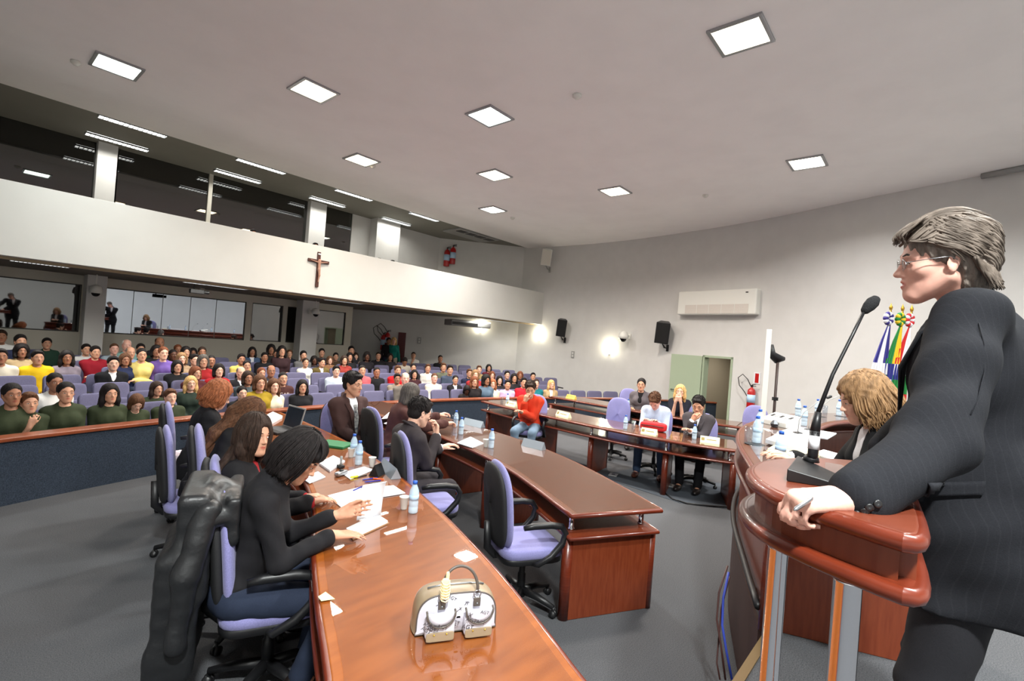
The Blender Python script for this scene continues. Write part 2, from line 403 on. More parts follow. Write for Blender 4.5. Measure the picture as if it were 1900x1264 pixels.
for x, y, lab, col, ec in [
    (1.50, 9.46, 'square ceiling light glowing cool white, leftmost and above the white parapet', NEUT, (240, 255, 236)),
    (3.56, 7.50, 'square ceiling light glowing orange, second from the left in the nearer rows', WARM, (255, 232, 190)),
    (5.64, 5.70, 'square ceiling light glowing pale green-white above the middle desks', NEUT, (240, 255, 236)),
    (5.70, 1.85, 'large square ceiling light glowing orange, nearest to the speaker at top right', WARM, (255, 236, 200)),
    (5.67, 9.51, 'small square ceiling light glowing orange with a smoke detector by its corner', WARM, (255, 232, 190)),
    (7.76, 7.55, 'square ceiling light glowing orange in the middle of the ceiling, above a smaller white one', WARM, (255, 236, 200)),
    (9.83, 9.53, 'smallest square ceiling light glowing white, closest to the mezzanine corner', WW, (255, 250, 225)),
    (9.92, 5.76, 'square ceiling light glowing warm orange right of the ceiling centre', WARM, (255, 236, 200)),
    (10.03, 1.93, 'square ceiling light glowing warm white above the curved wall at right', WW, (255, 246, 220))]:
    ceil_lamp(x, y, lab, col, ec, {9.46: 62, 9.51: 60, 9.53: 90, 7.50: 80, 7.55: 115, 1.85: 120, 1.93: 120, 5.70: 140, 5.76: 150}.get(y, PW))
for x, y, nm in ((3.56, -1.6, 'above and behind the speaker'), (7.76, -1.6, 'above the presiding table'), (-.8, -1.4, 'behind the photographer')):  # unseen lamps added to light the foreground from the camera side
    ceil_lamp(x, y, 'square ceiling light outside the picture, '+nm, NEUT, (240, 255, 236), 460 if x < 0 else 170)
def tubelamp(x0, x1, y, z, lab, grp, pw, name='fluorescent_light'):
    L_ = x1-x0; t = thing(name, lab, 'fluorescent light', ((x0+x1)/2, y, z), 0, grp)
    m = MB(); m.box((0, 0, .012), (L_, .2, .02)); m.build('housing', M_steel, t)
    m = MB(); m.box((0, 0, -.004), (L_-.04, .13, .008)); m.build('tube', mat('fluorescent_tube', (250, 250, 240), .5, emit=7), t)
    m = MB(); n = 14
    for i in range(n+1): m.box((-L_/2+L_*i/n, 0, -.02), (.012, .19, .03))
    for s_ in (-1, 1): m.box((0, s_*.09, -.02), (L_, .012, .035))
    m.build('louvre', M_steel, t)
    if pw: area(t, (0, 0, -.05), L_, .15, pw, (1, .98, .9))
names = ['leftmost', 'second from the left', 'third from the left', 'rightmost']
for i in range(0, 4):
    for r, (yy, nm) in enumerate(((12.17, 'along the main ceiling edge'), (13.62, 'nearer the upper windows'))):
        x0 = 1.72+2.43*i+.02*r
        lab = ('louvred fluorescent light %s in the mezzanine ceiling, %s' % (nm, names[i])) if i >= 0 else 'louvred fluorescent light in the mezzanine ceiling left of the picture'
        tubelamp(x0, x0+1.08, yy, 5.69, lab, 'fluorescent lights in the mezzanine ceiling', 15)
for i, (a, b, y0, nm) in enumerate([(345, 458, 522, 'above the reflecting window'), (600, 665, 555, 'right of the second pillar'), (840, 905, 588, 'near the right wall lamps'), (20, 130, 481, 'left of the first pillar')]):
    p = atz(a, y0, ZB-.02); q = atz(b, y0+(b-a)*.131, ZB-.02)
    tubelamp(max(-3.8, float(p[0])), float(q[0]), YP+.55, ZB+.0, 'louvred fluorescent light under the mezzanine %s' % nm, 'fluorescent lights under the mezzanine', 26)
t = thing('ceiling_light', 'ceiling light in the corridor behind the open pale green door', 'ceiling light', (CORR.x, CORR.y, 2.6)); m = MB(); m.lathe([(0, -.06), (.14, -.05), (.16, 0), (0, 0)], (0, 0, 0), 18); m.build('diffuser', mat('added_lamp_glass', (250, 244, 230), .5, emit=4), t, smooth=True); area(t, (0, 0, -.08), .25, .25, 22, (1, .95, .85))  # hidden lamp added to brighten the corridor interior
def sconce(x, y, lab):
    p, n, r = onwall(x, y, .0); t = thing('wall_lamp', lab, 'wall lamp', p, r, 'glowing wall lamps')
    m = MB(); m.lathe([(.02, -.1), (.05, -.06), (.075, .0), (.095, .07), (.09, .08), (.0, .02)], (.12, 0, 0), 16); m.build('lamp_shade', mat('wall_lamp_glass', (255, 250, 225), .5, emit=16), t, smooth=True)
    m = MB(); m.box((.02, 0, -.05), (.04, .08, .12)); m.tube([(.02, 0, -.08), (.12, 0, -.13), (.12, 0, -.1)], .012); m.build('bracket', M_wplast, t, bevel=.004)
    l = bpy.data.lights.new('bulb', 'POINT'); l.energy = 8; l.color = (1, .9, .66); l.shadow_soft_size = .06
    o = bpy.data.objects.new('bulb', l); C.objects.link(o); o.parent = t; o.location = (.16, 0, .17)
sconce(891, 612, 'glowing wall lamp under the mezzanine beside the ceiling air conditioner')
sconce(1001, 627, 'glowing wall lamp just below the end of the parapet')
sconce(1131, 652, 'glowing wall lamp between the two black loudspeakers')
# ================================================================ furniture
def sbox(mb, c, d, e=.35, n=24, m=14, R=None):
    """soft box (superellipsoid)"""
    def sp(v, p): return math.copysign(abs(v)**p, v)
    vs = []
    for i in range(m+1):
        ph = -PI/2+PI*i/m
        for j in range(n):
            a = 2*PI*j/n
            p = Vector((d[0]/2*sp(math.cos(ph), e)*sp(math.cos(a), e), d[1]/2*sp(math.cos(ph), e)*sp(math.sin(a), e), d[2]/2*sp(math.sin(ph), e)))
            if R is not None: p = R@p
            vs.append(p+Vector(c))
    return mb.add(vs, [(i*n+j, i*n+(j+1) % n, (i+1)*n+(j+1) % n, (i+1)*n+j) for i in range(m) for j in range(n)])
def egg(mb, c, w, h, t, R, e1=.75, n=32, m=12, lo=0, flat=.5):
    """padded oval slab standing in the local YZ plane"""
    vs = []
    def sp(v, p): return math.copysign(abs(v)**p, v)
    for i in range(m+1):
        ph = -PI/2+PI*i/m
        for j in range(n):
            a = 2*PI*j/n; y = sp(math.cos(a), e1 if math.sin(a) > 0 else .5)*w/2; z = sp(math.sin(a), e1 if math.sin(a) > 0 else .5)*h/2
            k = sp(math.cos(ph), flat); x = sp(math.sin(ph), .9)*t/2
            x += -.35*(y*y)*0+.25*(y/w)**2*w*.5
            vs.append(R@Vector((x, y*k, z*k))+Vector(c))
    return mb.add(vs, [(i*n+j, i*n+(j+1) % n, (i+1)*n+(j+1) % n, (i+1)*n+j) for i in range(m) for j in range(n)])
M_chairback = M_blackf
def make_chair(name, label, group, arms=True, low=False):
    t = thing(name, label, 'chair', (0, 0, 0), 0, group)
    m = MB(); sbox(m, (.0, 0, .475), (.50, .49, .095), .42); m.build('seat', M_lilac, t, smooth=True)
    m = MB(); sbox(m, (.0, 0, .425), (.49, .48, .07), .4); m.build('seat_shell', M_black, t, smooth=True)
    R = Matrix.Rotation(-.10, 3, 'Y')
    m = MB(); egg(m, (-.235, 0, .80), .47, .62, .075, R); m.build('backrest', M_lilac, t, smooth=True)
    m = MB(); egg(m, (-.28, 0, .795), .455, .60, .07, R); m.build('back_shell', M_blackf, t, smooth=True)
    m = MB(); m.tube([(-.10, 0, .40), (-.24, 0, .40), (-.30, 0, .46), (-.31, 0, .66)], .018, sx=1.6); m.build('back_support', M_black, t, smooth=True)
    if arms:
        for s_ in (-1, 1):
            m = MB(); y = .27*s_
            m.tube([(-.03, y*.75, .405), (.0, y, .42), (.10, y, .47), (.185, y, .56), (.205, y, .635), (.17, y, .685), (.08, y, .70), (-.06, y, .70), (-.13, y, .69)], [.016, .021, .024, .024, .024, .025, .026, .025, .018], n=10)
            m.build('armrest', M_black, t, smooth=True)
    m = MB(); m.lathe([(.030, .08), (.032, .24), (.024, .25), (.024, .40), (.06, .41)], (0, 0, 0), 14); m.build('gas_column', M_black, t, smooth=True)
    m = MB()
    for i in range(5):
        a = 2*PI*i/5+.3; m.tube([(0, 0, .115), (.15*math.cos(a), .15*math.sin(a), .105), (.29*math.cos(a), .29*math.sin(a), .075)], [.032, .026, .018], n=8)
    m.lathe([(.04, .07), (.045, .12), (.03, .14)], (0, 0, 0), 12)
    b = m.build('star_base', M_black, t, smooth=True)
    for i in range(5):
        a = 2*PI*i/5+.3; m = MB(); cx, cy = .29*math.cos(a), .29*math.sin(a)
        for s_ in (-1, 1):
            m.lathe([(.0, -.009), (.026, -.009), (.028, 0), (.026, .009), (.0, .009)], (cx-math.sin(a)*.013*s_, cy+math.cos(a)*.013*s_, .028), 12, axis=(-math.sin(a), math.cos(a), 0))
        m.lathe([(.008, .03), (.008, .075)], (cx, cy, 0), 8); m.build('caster', M_black, b, smooth=True)
    return t
# ---------------------------------------------------------------- two-tier curved desks
def desk(label, outer, inner, tops, panels, group='curved mahogany desks', z=.80, glass=True, ends=(True, True), name='curved_desk'):
    """outer/inner: 2D polylines of equal length at the top's edge; panels: list of indices carrying upright panels"""
    n = len(outer); c = sum((Vector(p) for p in outer), Vector((0, 0)))/n
    t = thing(name, label, 'desk', (c.x, c.y, 0), 0, group)
    L = lambda P: [Vector((p[0]-c.x, p[1]-c.y)) for p in P]
    o, i_ = L(outer), L(inner)
    def lp(k, f): return o[k].lerp(i_[k], f)
    poly = o+i_[::-1]
    m = MB(); m.prism(poly, z-.038, z); m.build('tabletop', [tops], t, bevel=.013, seg=3)
    # moulded rim in darker wood
    m = MB()
    ring = o+i_[::-1]
    ring = [Vector((p.x, p.y)) for p in ring]
    m.tube([(p.x, p.y, z-.020) for p in ring+[ring[0]]], .0185, n=8, cap=False); m.build('edge_moulding', M_wood, t, smooth=True)
    if glass:
        g = [lp(k, .05) for k in range(1, n-1)]; g2 = [lp(k, .95) for k in range(1, n-1)]
        g = [lp(0, .05)*.97+lp(1, .05)*.03]+g+[lp(n-1, .05)*.97+lp(n-2, .05)*.03]; g2 = [lp(0, .95)*.97+lp(1, .95)*.03]+g2+[lp(n-1, .95)*.97+lp(n-2, .95)*.03]
        m = MB(); m.prism(g+g2[::-1], z+.0005, z+.006); m.build('glass_sheet', M_gsheet, t)
    zs = z-.17
    m = MB(); so = [lp(k, .02) for k in range(n)]; si = [lp(k, 1.0) for k in range(n)]; m.prism(so+si[::-1], zs-.03, zs); m.build('lower_shelf', M_woodp, t)
    m = MB(); rr = so+si[::-1]; m.tube([(p.x, p.y, zs-.015) for p in rr+[rr[0]]], .016, n=8, cap=False); m.build('shelf_moulding', M_wood, t, smooth=True)
    for k in panels:
        for f in (.1, .9):
            q = lp(k, f) if 0 < k < n-1 else lp(k, f).lerp(lp(1 if k == 0 else n-2, f), .9)
            m = MB(); m.lathe([(.026, zs), (.026, zs+.012), (.02, zs+.016), (.02, z-.05), (.026, z-.046), (.026, z-.038)], (q.x, q.y, 0), 14); m.build('chrome_spacer', M_chrome, t, smooth=True)
        fe = .0 if k in (0, n-1) else .08; a = lp(k, fe); b = lp(k, 1-fe); dr = (b-a).normalized(); w = Vector((-dr.y, dr.x))
        if k == 0: w = w if w.dot(o[1]-o[0]) > 0 else -w
        elif k == n-1: w = w if w.dot(o[-2]-o[-1]) > 0 else -w
        th = .07
        a2 = a+w*(.04 if k in (0, n-1) else -th/2); b2 = b+w*(.04 if k in (0, n-1) else -th/2)
        m = MB(); m.prism([a2+dr*.03, b2-dr*.03, b2-dr*.03+w*th, a2+dr*.03+w*th], 0, zs-.03); pn = m.build('side_panel', M_woodp, t, bevel=.006)
        for q in (a2+w*th/2+dr*.03, b2+w*th/2-dr*.03): m = MB(); m.tube([(q.x, q.y, 0), (q.x, q.y, zs-.03)], .042, n=14); m.build('stile', M_wood, pn, smooth=True)
    return t
NA = 36
A_out = smooth_curve([(1.30, .30), (1.58, .89), (1.76, 1.24), (1.98, 1.70), (2.24, 2.33), (2.42, 2.84), (2.56, 3.26), (2.74, 3.9), (2.85, 4.40), (2.95, 5.0), (3.05, 5.9), (3.10, 6.75)], NA)
A_in = smooth_curve([(.45, .55), (.76, 1.17), (.94, 1.52), (1.15, 2.00), (1.40, 2.52), (1.66, 3.02), (1.86, 3.50), (2.02, 4.0), (2.13, 4.6), (2.2, 5.2), (2.25, 5.95), (2.27, 6.75)], NA)
B_out = smooth_curve([(3.73, 1.54), (4.03, 2.05), (4.35, 2.65), (4.62, 3.30), (4.79, 3.92), (4.90, 4.55), (5.02, 5.5), (5.08, 6.4), (5.08, 7.25)], NA)
B_in = smooth_curve([(3.03, 1.91), (3.34, 2.48), (3.62, 3.05), (3.83, 3.68), (3.98, 4.30), (4.08, 4.95), (4.18, 5.7), (4.25, 6.4), (4.27, 7.25)], NA)
C_out = smooth_curve([(7.06, 6.75), (6.86, 5.7), (6.76, 4.8), (6.70, 3.9), (6.69, 3.2), (6.76, 2.5), (6.98, 1.86)], NA)
C_in = smooth_curve([(7.90, 6.62), (7.72, 5.6), (7.62, 4.75), (7.57, 3.95), (7.56, 3.3), (7.60, 2.75), (7.76, 2.2)], NA)
D_out = smooth_curve([(9.46, 6.85), (9.40, 6.0), (9.33, 5.1), (9.30, 4.2), (9.32, 3.3), (9.45, 2.4), (9.75, 1.6)], NA)
D_in = smooth_curve([(10.2, 6.65), (10.18, 5.9), (10.13, 5.1), (10.1, 4.3), (10.12, 3.5), (10.24, 2.75), (10.5, 2.1)], NA)
desk('long curved mahogany desk nearest the camera, with the white handbag on it', A_out, A_in, M_top_lit, [0, 12, 24, 35])
desk('curved mahogany desk with a free end panel, where the man in glasses sits', B_out, B_in, M_top_dim, [0, 12, 19, 27, 36])
desk('curved mahogany desk across the aisle, where the man with the red bag sits', C_out, C_in, M_top_dim, [1, 11, 20, 29, 36])
desk('farthest curved mahogany desk, in front of the open pale green door', D_out, D_in, M_top_dim, [0, 12, 24, 36])
# ---------------------------------------------------------------- presiding table on the dais
n = len(P_FRONT); t = thing('presiding_table', 'long curved two-tier wooden table on the dais with water bottles', 'table', (6, 0, .6))
PL = lambda P, dz=0: [Vector((p[0]-6, p[1])) for p in P]
pf = PL(P_FRONT); 
po = PL(offset(P_FRONT, .03)); pi_ = PL(offset(P_FRONT, -.54))
PZ = .75
m = MB(); m.prism(po+pi_[::-1], PZ-.045, PZ); m.build('tabletop', M_top_dim, t, bevel=.012, seg=3)
m = MB(); rr = po+pi_[::-1]; m.tube([(p.x, p.y, PZ-.024) for p in rr+[rr[0]]], .022, n=8, cap=False); m.build('edge_moulding', M_wood, t, smooth=True)
m = MB(); g0 = PL(offset(P_FRONT, -.03)); g1 = PL(offset(P_FRONT, -.50)); m.prism(g0[1:-1]+g1[1:-1][::-1], PZ+.0005, PZ+.006); m.build('glass_sheet', M_gsheet, t)
f0 = PL(offset(P_FRONT, -.03)); f1 = PL(offset(P_FRONT, -.05)); m = MB(); m.prism(f0+f1[::-1], PZ-.17, PZ-.045); m.build('fascia', M_woodp, t)
l0 = PL(offset(P_FRONT, .05)); l1 = PL(offset(P_FRONT, -.3)); m = MB(); m.prism(l0+l1[::-1], PZ-.215, PZ-.17); m.build('lower_ledge', M_wood, t, bevel=.018, seg=3)
e0 = PL(offset(P_FRONT, -.01)); e1 = PL(offset(P_FRONT, -.04)); m = MB(); m.prism(e0+e1[::-1], 0.0, PZ-.215); m.build('front_panel', M_woodp, t)
m = MB(); k0 = PL(offset(P_FRONT, .028)); m.tube([(p.x, p.y, .115) for p in k0], .02, n=8); m.build('black_trim', M_black, t, smooth=True)
a, b = pf[0], pi_[0]; dr = (b-a).normalized(); w = Vector((-dr.y, dr.x)); w = w if w.dot(pf[1]-pf[0]) > 0 else -w
b = a+dr*.66
m = MB(); m.prism([a+w*.02, b, b+w*.04, a+w*.06], 0, PZ-.05); m.build('end_panel', M_woodp, t, bevel=.004)
m = MB(); m.tube([(a.x, a.y, 0), (a.x, a.y, PZ-.215)], .022, n=10); m.build('corner_stile', M_wood, t, smooth=True)
# ---------------------------------------------------------------- lectern
LZ = 1.72
lt = smooth_curve([(1.118, .022), (1.135, .08), (1.185, .195), (1.25, .275), (1.37, .335), (1.50, .35), (1.62, .325), (1.74, .27), (1.83, .19), (1.865, .11)], 30)
lt = lt+[Vector((1.862, .085)), Vector((1.845, .07)), Vector((1.70, .042)), Vector((1.45, .020)), Vector((1.28, .006)), Vector((1.20, .002)), Vector((1.155, .003)), Vector((1.136, .005)), Vector((1.123, .012))]
cc = Vector((1.5, .12)); t = thing('lectern', 'curved mahogany lectern with chrome legs and a microphone on top', 'lectern', (1.5, .12, .6))
def sc_(P, f, g=None): return [Vector(((p.x-cc.x)*f, (p.y-cc.y)*(g or f))) for p in P]
z0 = LZ-.6
m = MB(); m.prism(sc_(lt, 1.0), z0-.034, z0); m.build('lectern_top', M_topb, t, bevel=.012, seg=4)
m = MB(); rr = sc_(lt, 1.0); m.tube([(p.x, p.y, z0-.018) for p in rr+[rr[0]]], .0165, n=10, cap=False); m.build('edge_moulding', M_wood, t, smooth=True)
fr_ = sc_(lt[:31], .955); m = MB(); m.prism(fr_+sc_(lt[:31], .92)[::-1], z0-.095, z0-.033); m.build('fascia', M_woodp, t)
m = MB(); m.box((-.325, -.088, z0-.066), (.012, .06, .062)); m.build('side_fascia', M_woodp, t)
rr = sc_(lt, 1.0, 1.05); m = MB(); m.prism(rr, z0-.125, z0-.093); m.build('lower_ledge', M_wood, t, bevel=.008)
m = MB(); m.tube([(p.x, p.y, z0-.109) for p in rr+[rr[0]]], .0165, n=10, cap=False); m.build('ledge_moulding', M_wood, t, smooth=True)
q1 = atz(1445, 1010, 1.59); q2 = atz(1574, 1070, 1.59); q3 = atz(1815, 960, 1.59)
for lx, ly, r in ((q1[0], q1[1], .0205), (q2[0], q2[1], .0245), (q3[0], q3[1], .0245)):
    m = MB(); m.lathe([(r+.01, 0), (r+.01, .012), (r, .016), (r, z0-.14), (r+.004, z0-.135)], (lx-cc.x, ly-cc.y, 0), 24); m.build('chrome_leg', M_chrome, t, smooth=True)
m = MB(); m.prism([Vector((-.12, -.10)), Vector((.20, -.06)), Vector((.18, .10)), Vector((-.10, .06))], z0+.0005, z0+.005); m.build('glass_sheet', M_gsheet, t)
# ---------------------------------------------------------------- office chairs
ch0 = make_chair('office_chair', 'lilac office chair pushed away from the near desk, white cloth on its seat, farthest left', 'lilac office chairs')
def chair(x, y, rz, label): return dup(ch0, (x, y, 0), rz, label)
ch0.location = (1.50, 5.28, 0); ch0.rotation_euler.z = -.25
CHAIRS = {}
for key, x, y, rz, lab in [
    ('c2', 1.46, 4.50, -.15, 'lilac office chair whose back shows right of the chair with the white cloth'),
    ('c3', 1.28, 3.62, -.35, 'lilac office chair of the long-haired woman who looks up, its back above the jacket'),
    ('cA', 1.21, 2.62, -.70, 'lilac office chair with a black quilted jacket hung over its back'),
    ('cR', 1.95, 6.05, -.1, 'lilac office chair under the woman with short red hair'),
    ('b1', 3.47, 5.02, -.05, 'lilac office chair seen edge-on in front of the man with the striped tie'),
    ('bT', 3.28, 5.95, -.9, 'lilac office chair the man with the striped tie sits in'),
    ('b2', 3.13, 3.62, -.30, 'lilac office chair the man in glasses and dark suit sits in'),
    ('b3', 3.02, 2.24, -.42, 'empty lilac office chair at the free end of the middle desk'),
    ('bW', 3.75, 6.7, 0.0, 'lilac office chair under the grey-haired person in a brown coat'),
    ('g1', 8.25, 4.45, PI+.15, 'empty lilac office chair left of the man in the pale blue shirt'),
    ('g2', 8.1, 3.55, PI+.1, 'lilac office chair under the man in the pale blue shirt'),
    ('g3', 8.25, 2.65, PI+.1, 'lilac office chair under the man resting his chin on his hand'),
    ('g4', 8.4, 5.6, PI, 'lilac office chair under the person in the orange-red jumper'),
    ('h1', 10.75, 5.35, PI+.9, 'empty lilac office chair at the farthest desk, turned sideways'),
    ('h2', 10.95, 4.6, PI+.1, 'lilac office chair under the dark-haired woman at the farthest desk'),
    ('h3', 10.9, 4.0, PI+.1, 'lilac office chair under the blonde woman touching her face'),
    ('h4', 10.6, 2.62, PI+.2, 'empty lilac office chair left of the fire extinguisher, behind the farthest desk')]:
    CHAIRS[key] = chair(x, y, rz, lab)
# ================================================================ figures: distance-field bodies meshed with surface nets
def v3(p): return np.array([float(p[0]), float(p[1]), float(p[2])])
class SDF:
    """list of primitives; each: (op, kind, params, k)"""
    def __init__(s): s.P = []
    def cone(s, a, b, ra, rb=None, k=.02, op='u'): s.P.append((op, 'c', (v3(a), v3(b), ra, ra if rb is None else rb), k)); return s
    def ball(s, c, r, k=.02, op='u'): s.P.append((op, 'e', (v3(c), np.array([r, r, r]), np.eye(3)), k)); return s
    def ell(s, c, r, R=None, k=.02, op='u'): s.P.append((op, 'e', (v3(c), np.array(r, float), np.eye(3) if R is None else R), k)); return s
    def box(s, c, h, R=None, rr=.01, k=.02, op='u'): s.P.append((op, 'b', (v3(c), np.array(h, float), np.eye(3) if R is None else R, rr), k)); return s
    def half(s, p, n, k=.005, op='i'): s.P.append((op, 'h', (v3(p), v3(n)/np.linalg.norm(v3(n))), k)); return s   # keeps the side n points away from
    def bounds(s, pad):
        lo = np.full(3, 1e9); hi = -lo
        for op, kd, q, k in s.P:
            if op != 'u': continue
            if kd == 'c':
                for c, r in ((q[0], q[2]), (q[1], q[3])): lo = np.minimum(lo, c-r); hi = np.maximum(hi, c+r)
            else:
                r = np.linalg.norm(q[1]) if kd == 'b' else max(q[1])
                if kd == 'e': r = np.sqrt(((q[2]*q[1])**2).sum(1))
                lo = np.minimum(lo, q[0]-r); hi = np.maximum(hi, q[0]+r)
        return lo-pad, hi+pad
    def mesh(s, axes, infl=0.0, clip=None, disp=None):
        X, Y, Z = axes; D = np.full((len(X), len(Y), len(Z)), .25, np.float32)
        for op, kd, q, k in s.P:
            kk = k; mg = kk+.03+infl
            if kd == 'h':
                sl = (slice(None),)*3
            else:
                if kd == 'c': lo = np.minimum(q[0]-q[2], q[1]-q[3]); hi = np.maximum(q[0]+q[2], q[1]+q[3])
                elif kd == 'e': e = np.sqrt(((q[2]*q[1])**2).sum(1)); lo = q[0]-e; hi = q[0]+e
                else: e = np.abs(q[2])@q[1]+q[3]; lo = q[0]-e; hi = q[0]+e
                if op == 'u': mg = max(mg, .04)
                sl = []
                for ax, l, h in zip(axes, lo-mg, hi+mg): i0 = np.searchsorted(ax, l); i1 = np.searchsorted(ax, h); sl.append(slice(max(0, i0-1), i1+1))
                sl = tuple(sl)
            x = X[sl[0]][:, None, None]; y = Y[sl[1]][None, :, None]; z = Z[sl[2]][None, None, :]
            if x.size*y.size*z.size == 0: continue
            if kd == 'c':
                a, b, ra, rb = q; ab = b-a; L2 = float(ab@ab)+1e-12
                px, py, pz = x-a[0], y-a[1], z-a[2]; t = np.clip((px*ab[0]+py*ab[1]+pz*ab[2])/L2, 0, 1)
                d = np.sqrt((px-t*ab[0])**2+(py-t*ab[1])**2+(pz-t*ab[2])**2)-(ra+(rb-ra)*t)
            elif kd == 'e':
                c, r, R = q; px, py, pz = x-c[0], y-c[1], z-c[2]
                u = [R[0, i]*px+R[1, i]*py+R[2, i]*pz for i in range(3)]
                k0 = np.sqrt((u[0]/r[0])**2+(u[1]/r[1])**2+(u[2]/r[2])**2); k1 = np.sqrt((u[0]/r[0]**2)**2+(u[1]/r[1]**2)**2+(u[2]/r[2]**2)**2)+1e-9
                d = k0*(k0-1)/k1
            elif kd == 'b':
                c, r, R, rr = q; px, py, pz = x-c[0], y-c[1], z-c[2]
                u = [np.abs(R[0, i]*px+R[1, i]*py+R[2, i]*pz)-r[i]+0 for i in range(3)]
                d = np.sqrt(np.maximum(u[0], 0)**2+np.maximum(u[1], 0)**2+np.maximum(u[2], 0)**2)+np.minimum(np.maximum(np.maximum(u[0], u[1]), u[2]), 0)-rr
            else:
                p, n_ = q; d = (x-p[0])*n_[0]+(y-p[1])*n_[1]+(z-p[2])*n_[2]
            cur = D[sl]
            if op == 'u': h = np.clip(.5+.5*(cur-(d-infl))/kk, 0, 1); D[sl] = cur*(1-h)+(d-infl)*h-kk*h*(1-h)
            elif op == 's': h = np.clip(.5-.5*(cur+d)/kk, 0, 1); D[sl] = cur*(1-h)-d*h+kk*h*(1-h)
            elif op == 'i': D[sl] = np.maximum(cur, d)
        if disp is not None: D = D+disp(X[:, None, None], Y[None, :, None], Z[None, None, :]).astype(np.float32)
        return nets(D, axes)
def nets(D, axes):
    S = D < 0; nx, ny, nz = D.shape
    D[0] = D[-1] = .25; D[:, 0] = D[:, -1] = .25; D[:, :, 0] = D[:, :, -1] = .25; S = D < 0
    cnt = np.zeros((nx-1, ny-1, nz-1), np.int8)
    for i in (0, 1):
        for j in (0, 1):
            for k in (0, 1): cnt += S[i:nx-1+i, j:ny-1+j, k:nz-1+k]
    act = (cnt > 0) & (cnt < 8); I, J, Kk = np.nonzero(act); n = len(I)
    idx = np.full(act.shape, -1, np.int32); idx[I, J, Kk] = np.arange(n)
    P = np.zeros((n, 3)); Wt = np.zeros(n)
    cor = [(i, j, k) for i in (0, 1) for j in (0, 1) for k in (0, 1)]
    for a in cor:
        for ax in range(3):
            if a[ax]: continue
            b = list(a); b[ax] = 1
            da = D[I+a[0], J+a[1], Kk+a[2]]; db = D[I+b[0], J+b[1], Kk+b[2]]; cr = (da < 0) != (db < 0)
            t = np.where(cr, da/(da-db+1e-12), 0)
            q = np.array([np.full(n, a[0], float), np.full(n, a[1], float), np.full(n, a[2], float)]).T; q[:, ax] += t
            P += q*cr[:, None]; Wt += cr
    P /= np.maximum(Wt, 1)[:, None]
    V = np.empty((n, 3))
    for ax, (g, ii) in enumerate(zip(axes, (I, J, Kk))): V[:, ax] = g[ii]+P[:, ax]*(g[ii+1]-g[ii])
    Fs = []
    # x edges
    s = S[:-1, 1:-1, 1:-1]; e = S[1:, 1:-1, 1:-1]; m_ = s != e; i, j, k = np.nonzero(m_); j = j+1; k = k+1
    q = np.stack([idx[i, j-1, k-1], idx[i, j, k-1], idx[i, j, k], idx[i, j-1, k]], 1); fl = S[i, j, k]; q[~fl] = q[~fl][:, ::-1]; Fs.append(q)
    s = S[1:-1, :-1, 1:-1]; e = S[1:-1, 1:, 1:-1]; i, j, k = np.nonzero(s != e); i = i+1; k = k+1
    q = np.stack([idx[i-1, j, k-1], idx[i-1, j, k], idx[i, j, k], idx[i, j, k-1]], 1); fl = S[i, j, k]; q[~fl] = q[~fl][:, ::-1]; Fs.append(q)
    s = S[1:-1, 1:-1, :-1]; e = S[1:-1, 1:-1, 1:]; i, j, k = np.nonzero(s != e); i = i+1; j = j+1
    q = np.stack([idx[i-1, j-1, k], idx[i, j-1, k], idx[i, j, k], idx[i-1, j, k]], 1); fl = S[i, j, k]; q[~fl] = q[~fl][:, ::-1]; Fs.append(q)
    Fq = np.concatenate(Fs); return V, Fq
def np_mesh(name, V, Fq, relax=1):
    for _ in range(relax):
        A = np.zeros_like(V); c = np.zeros(len(V))
        for a, b in ((0, 1), (1, 2), (2, 3), (3, 0)):
            np.add.at(A, Fq[:, a], V[Fq[:, b]]); np.add.at(A, Fq[:, b], V[Fq[:, a]]); np.add.at(c, Fq[:, a], 1); np.add.at(c, Fq[:, b], 1)
        V = V*.45+.55*A/np.maximum(c, 1)[:, None]
    me = bpy.data.meshes.new(name); me.vertices.add(len(V)); me.vertices.foreach_set('co', V.astype(np.float32).ravel())
    me.loops.add(len(Fq)*4); me.loops.foreach_set('vertex_index', Fq.astype(np.int32).ravel()); me.polygons.add(len(Fq))
    me.polygons.foreach_set('loop_start', np.arange(0, len(Fq)*4, 4, dtype=np.int32)); me.polygons.foreach_set('loop_total', np.full(len(Fq), 4, np.int32))
    me.polygons.foreach_set('use_smooth', np.ones(len(Fq), bool)); me.update(calc_edges=True); return me
def axes_for(lo, hi, res, fine=None, fres=None):
    """graded axes: step fres inside the boxes in fine, res elsewhere"""
    out = []
    for d in range(3):
        x = lo[d]; L = [x]
        while x < hi[d]:
            f = any(b[0][d]-1e-6 <= x <= b[1][d] for b in fine) if fine else False
            x += fres if f else res
            L.append(x)
        out.append(np.array(L))
    return out
def frame(fwd, upv=(0, 0, 1)):
    """columns: forward(x), left(y), up(z)"""
    f = v3(fwd); f /= np.linalg.norm(f); u = v3(upv); l = np.cross(u, f); l /= np.linalg.norm(l); u = np.cross(f, l); return np.stack([f, l, u], 1)
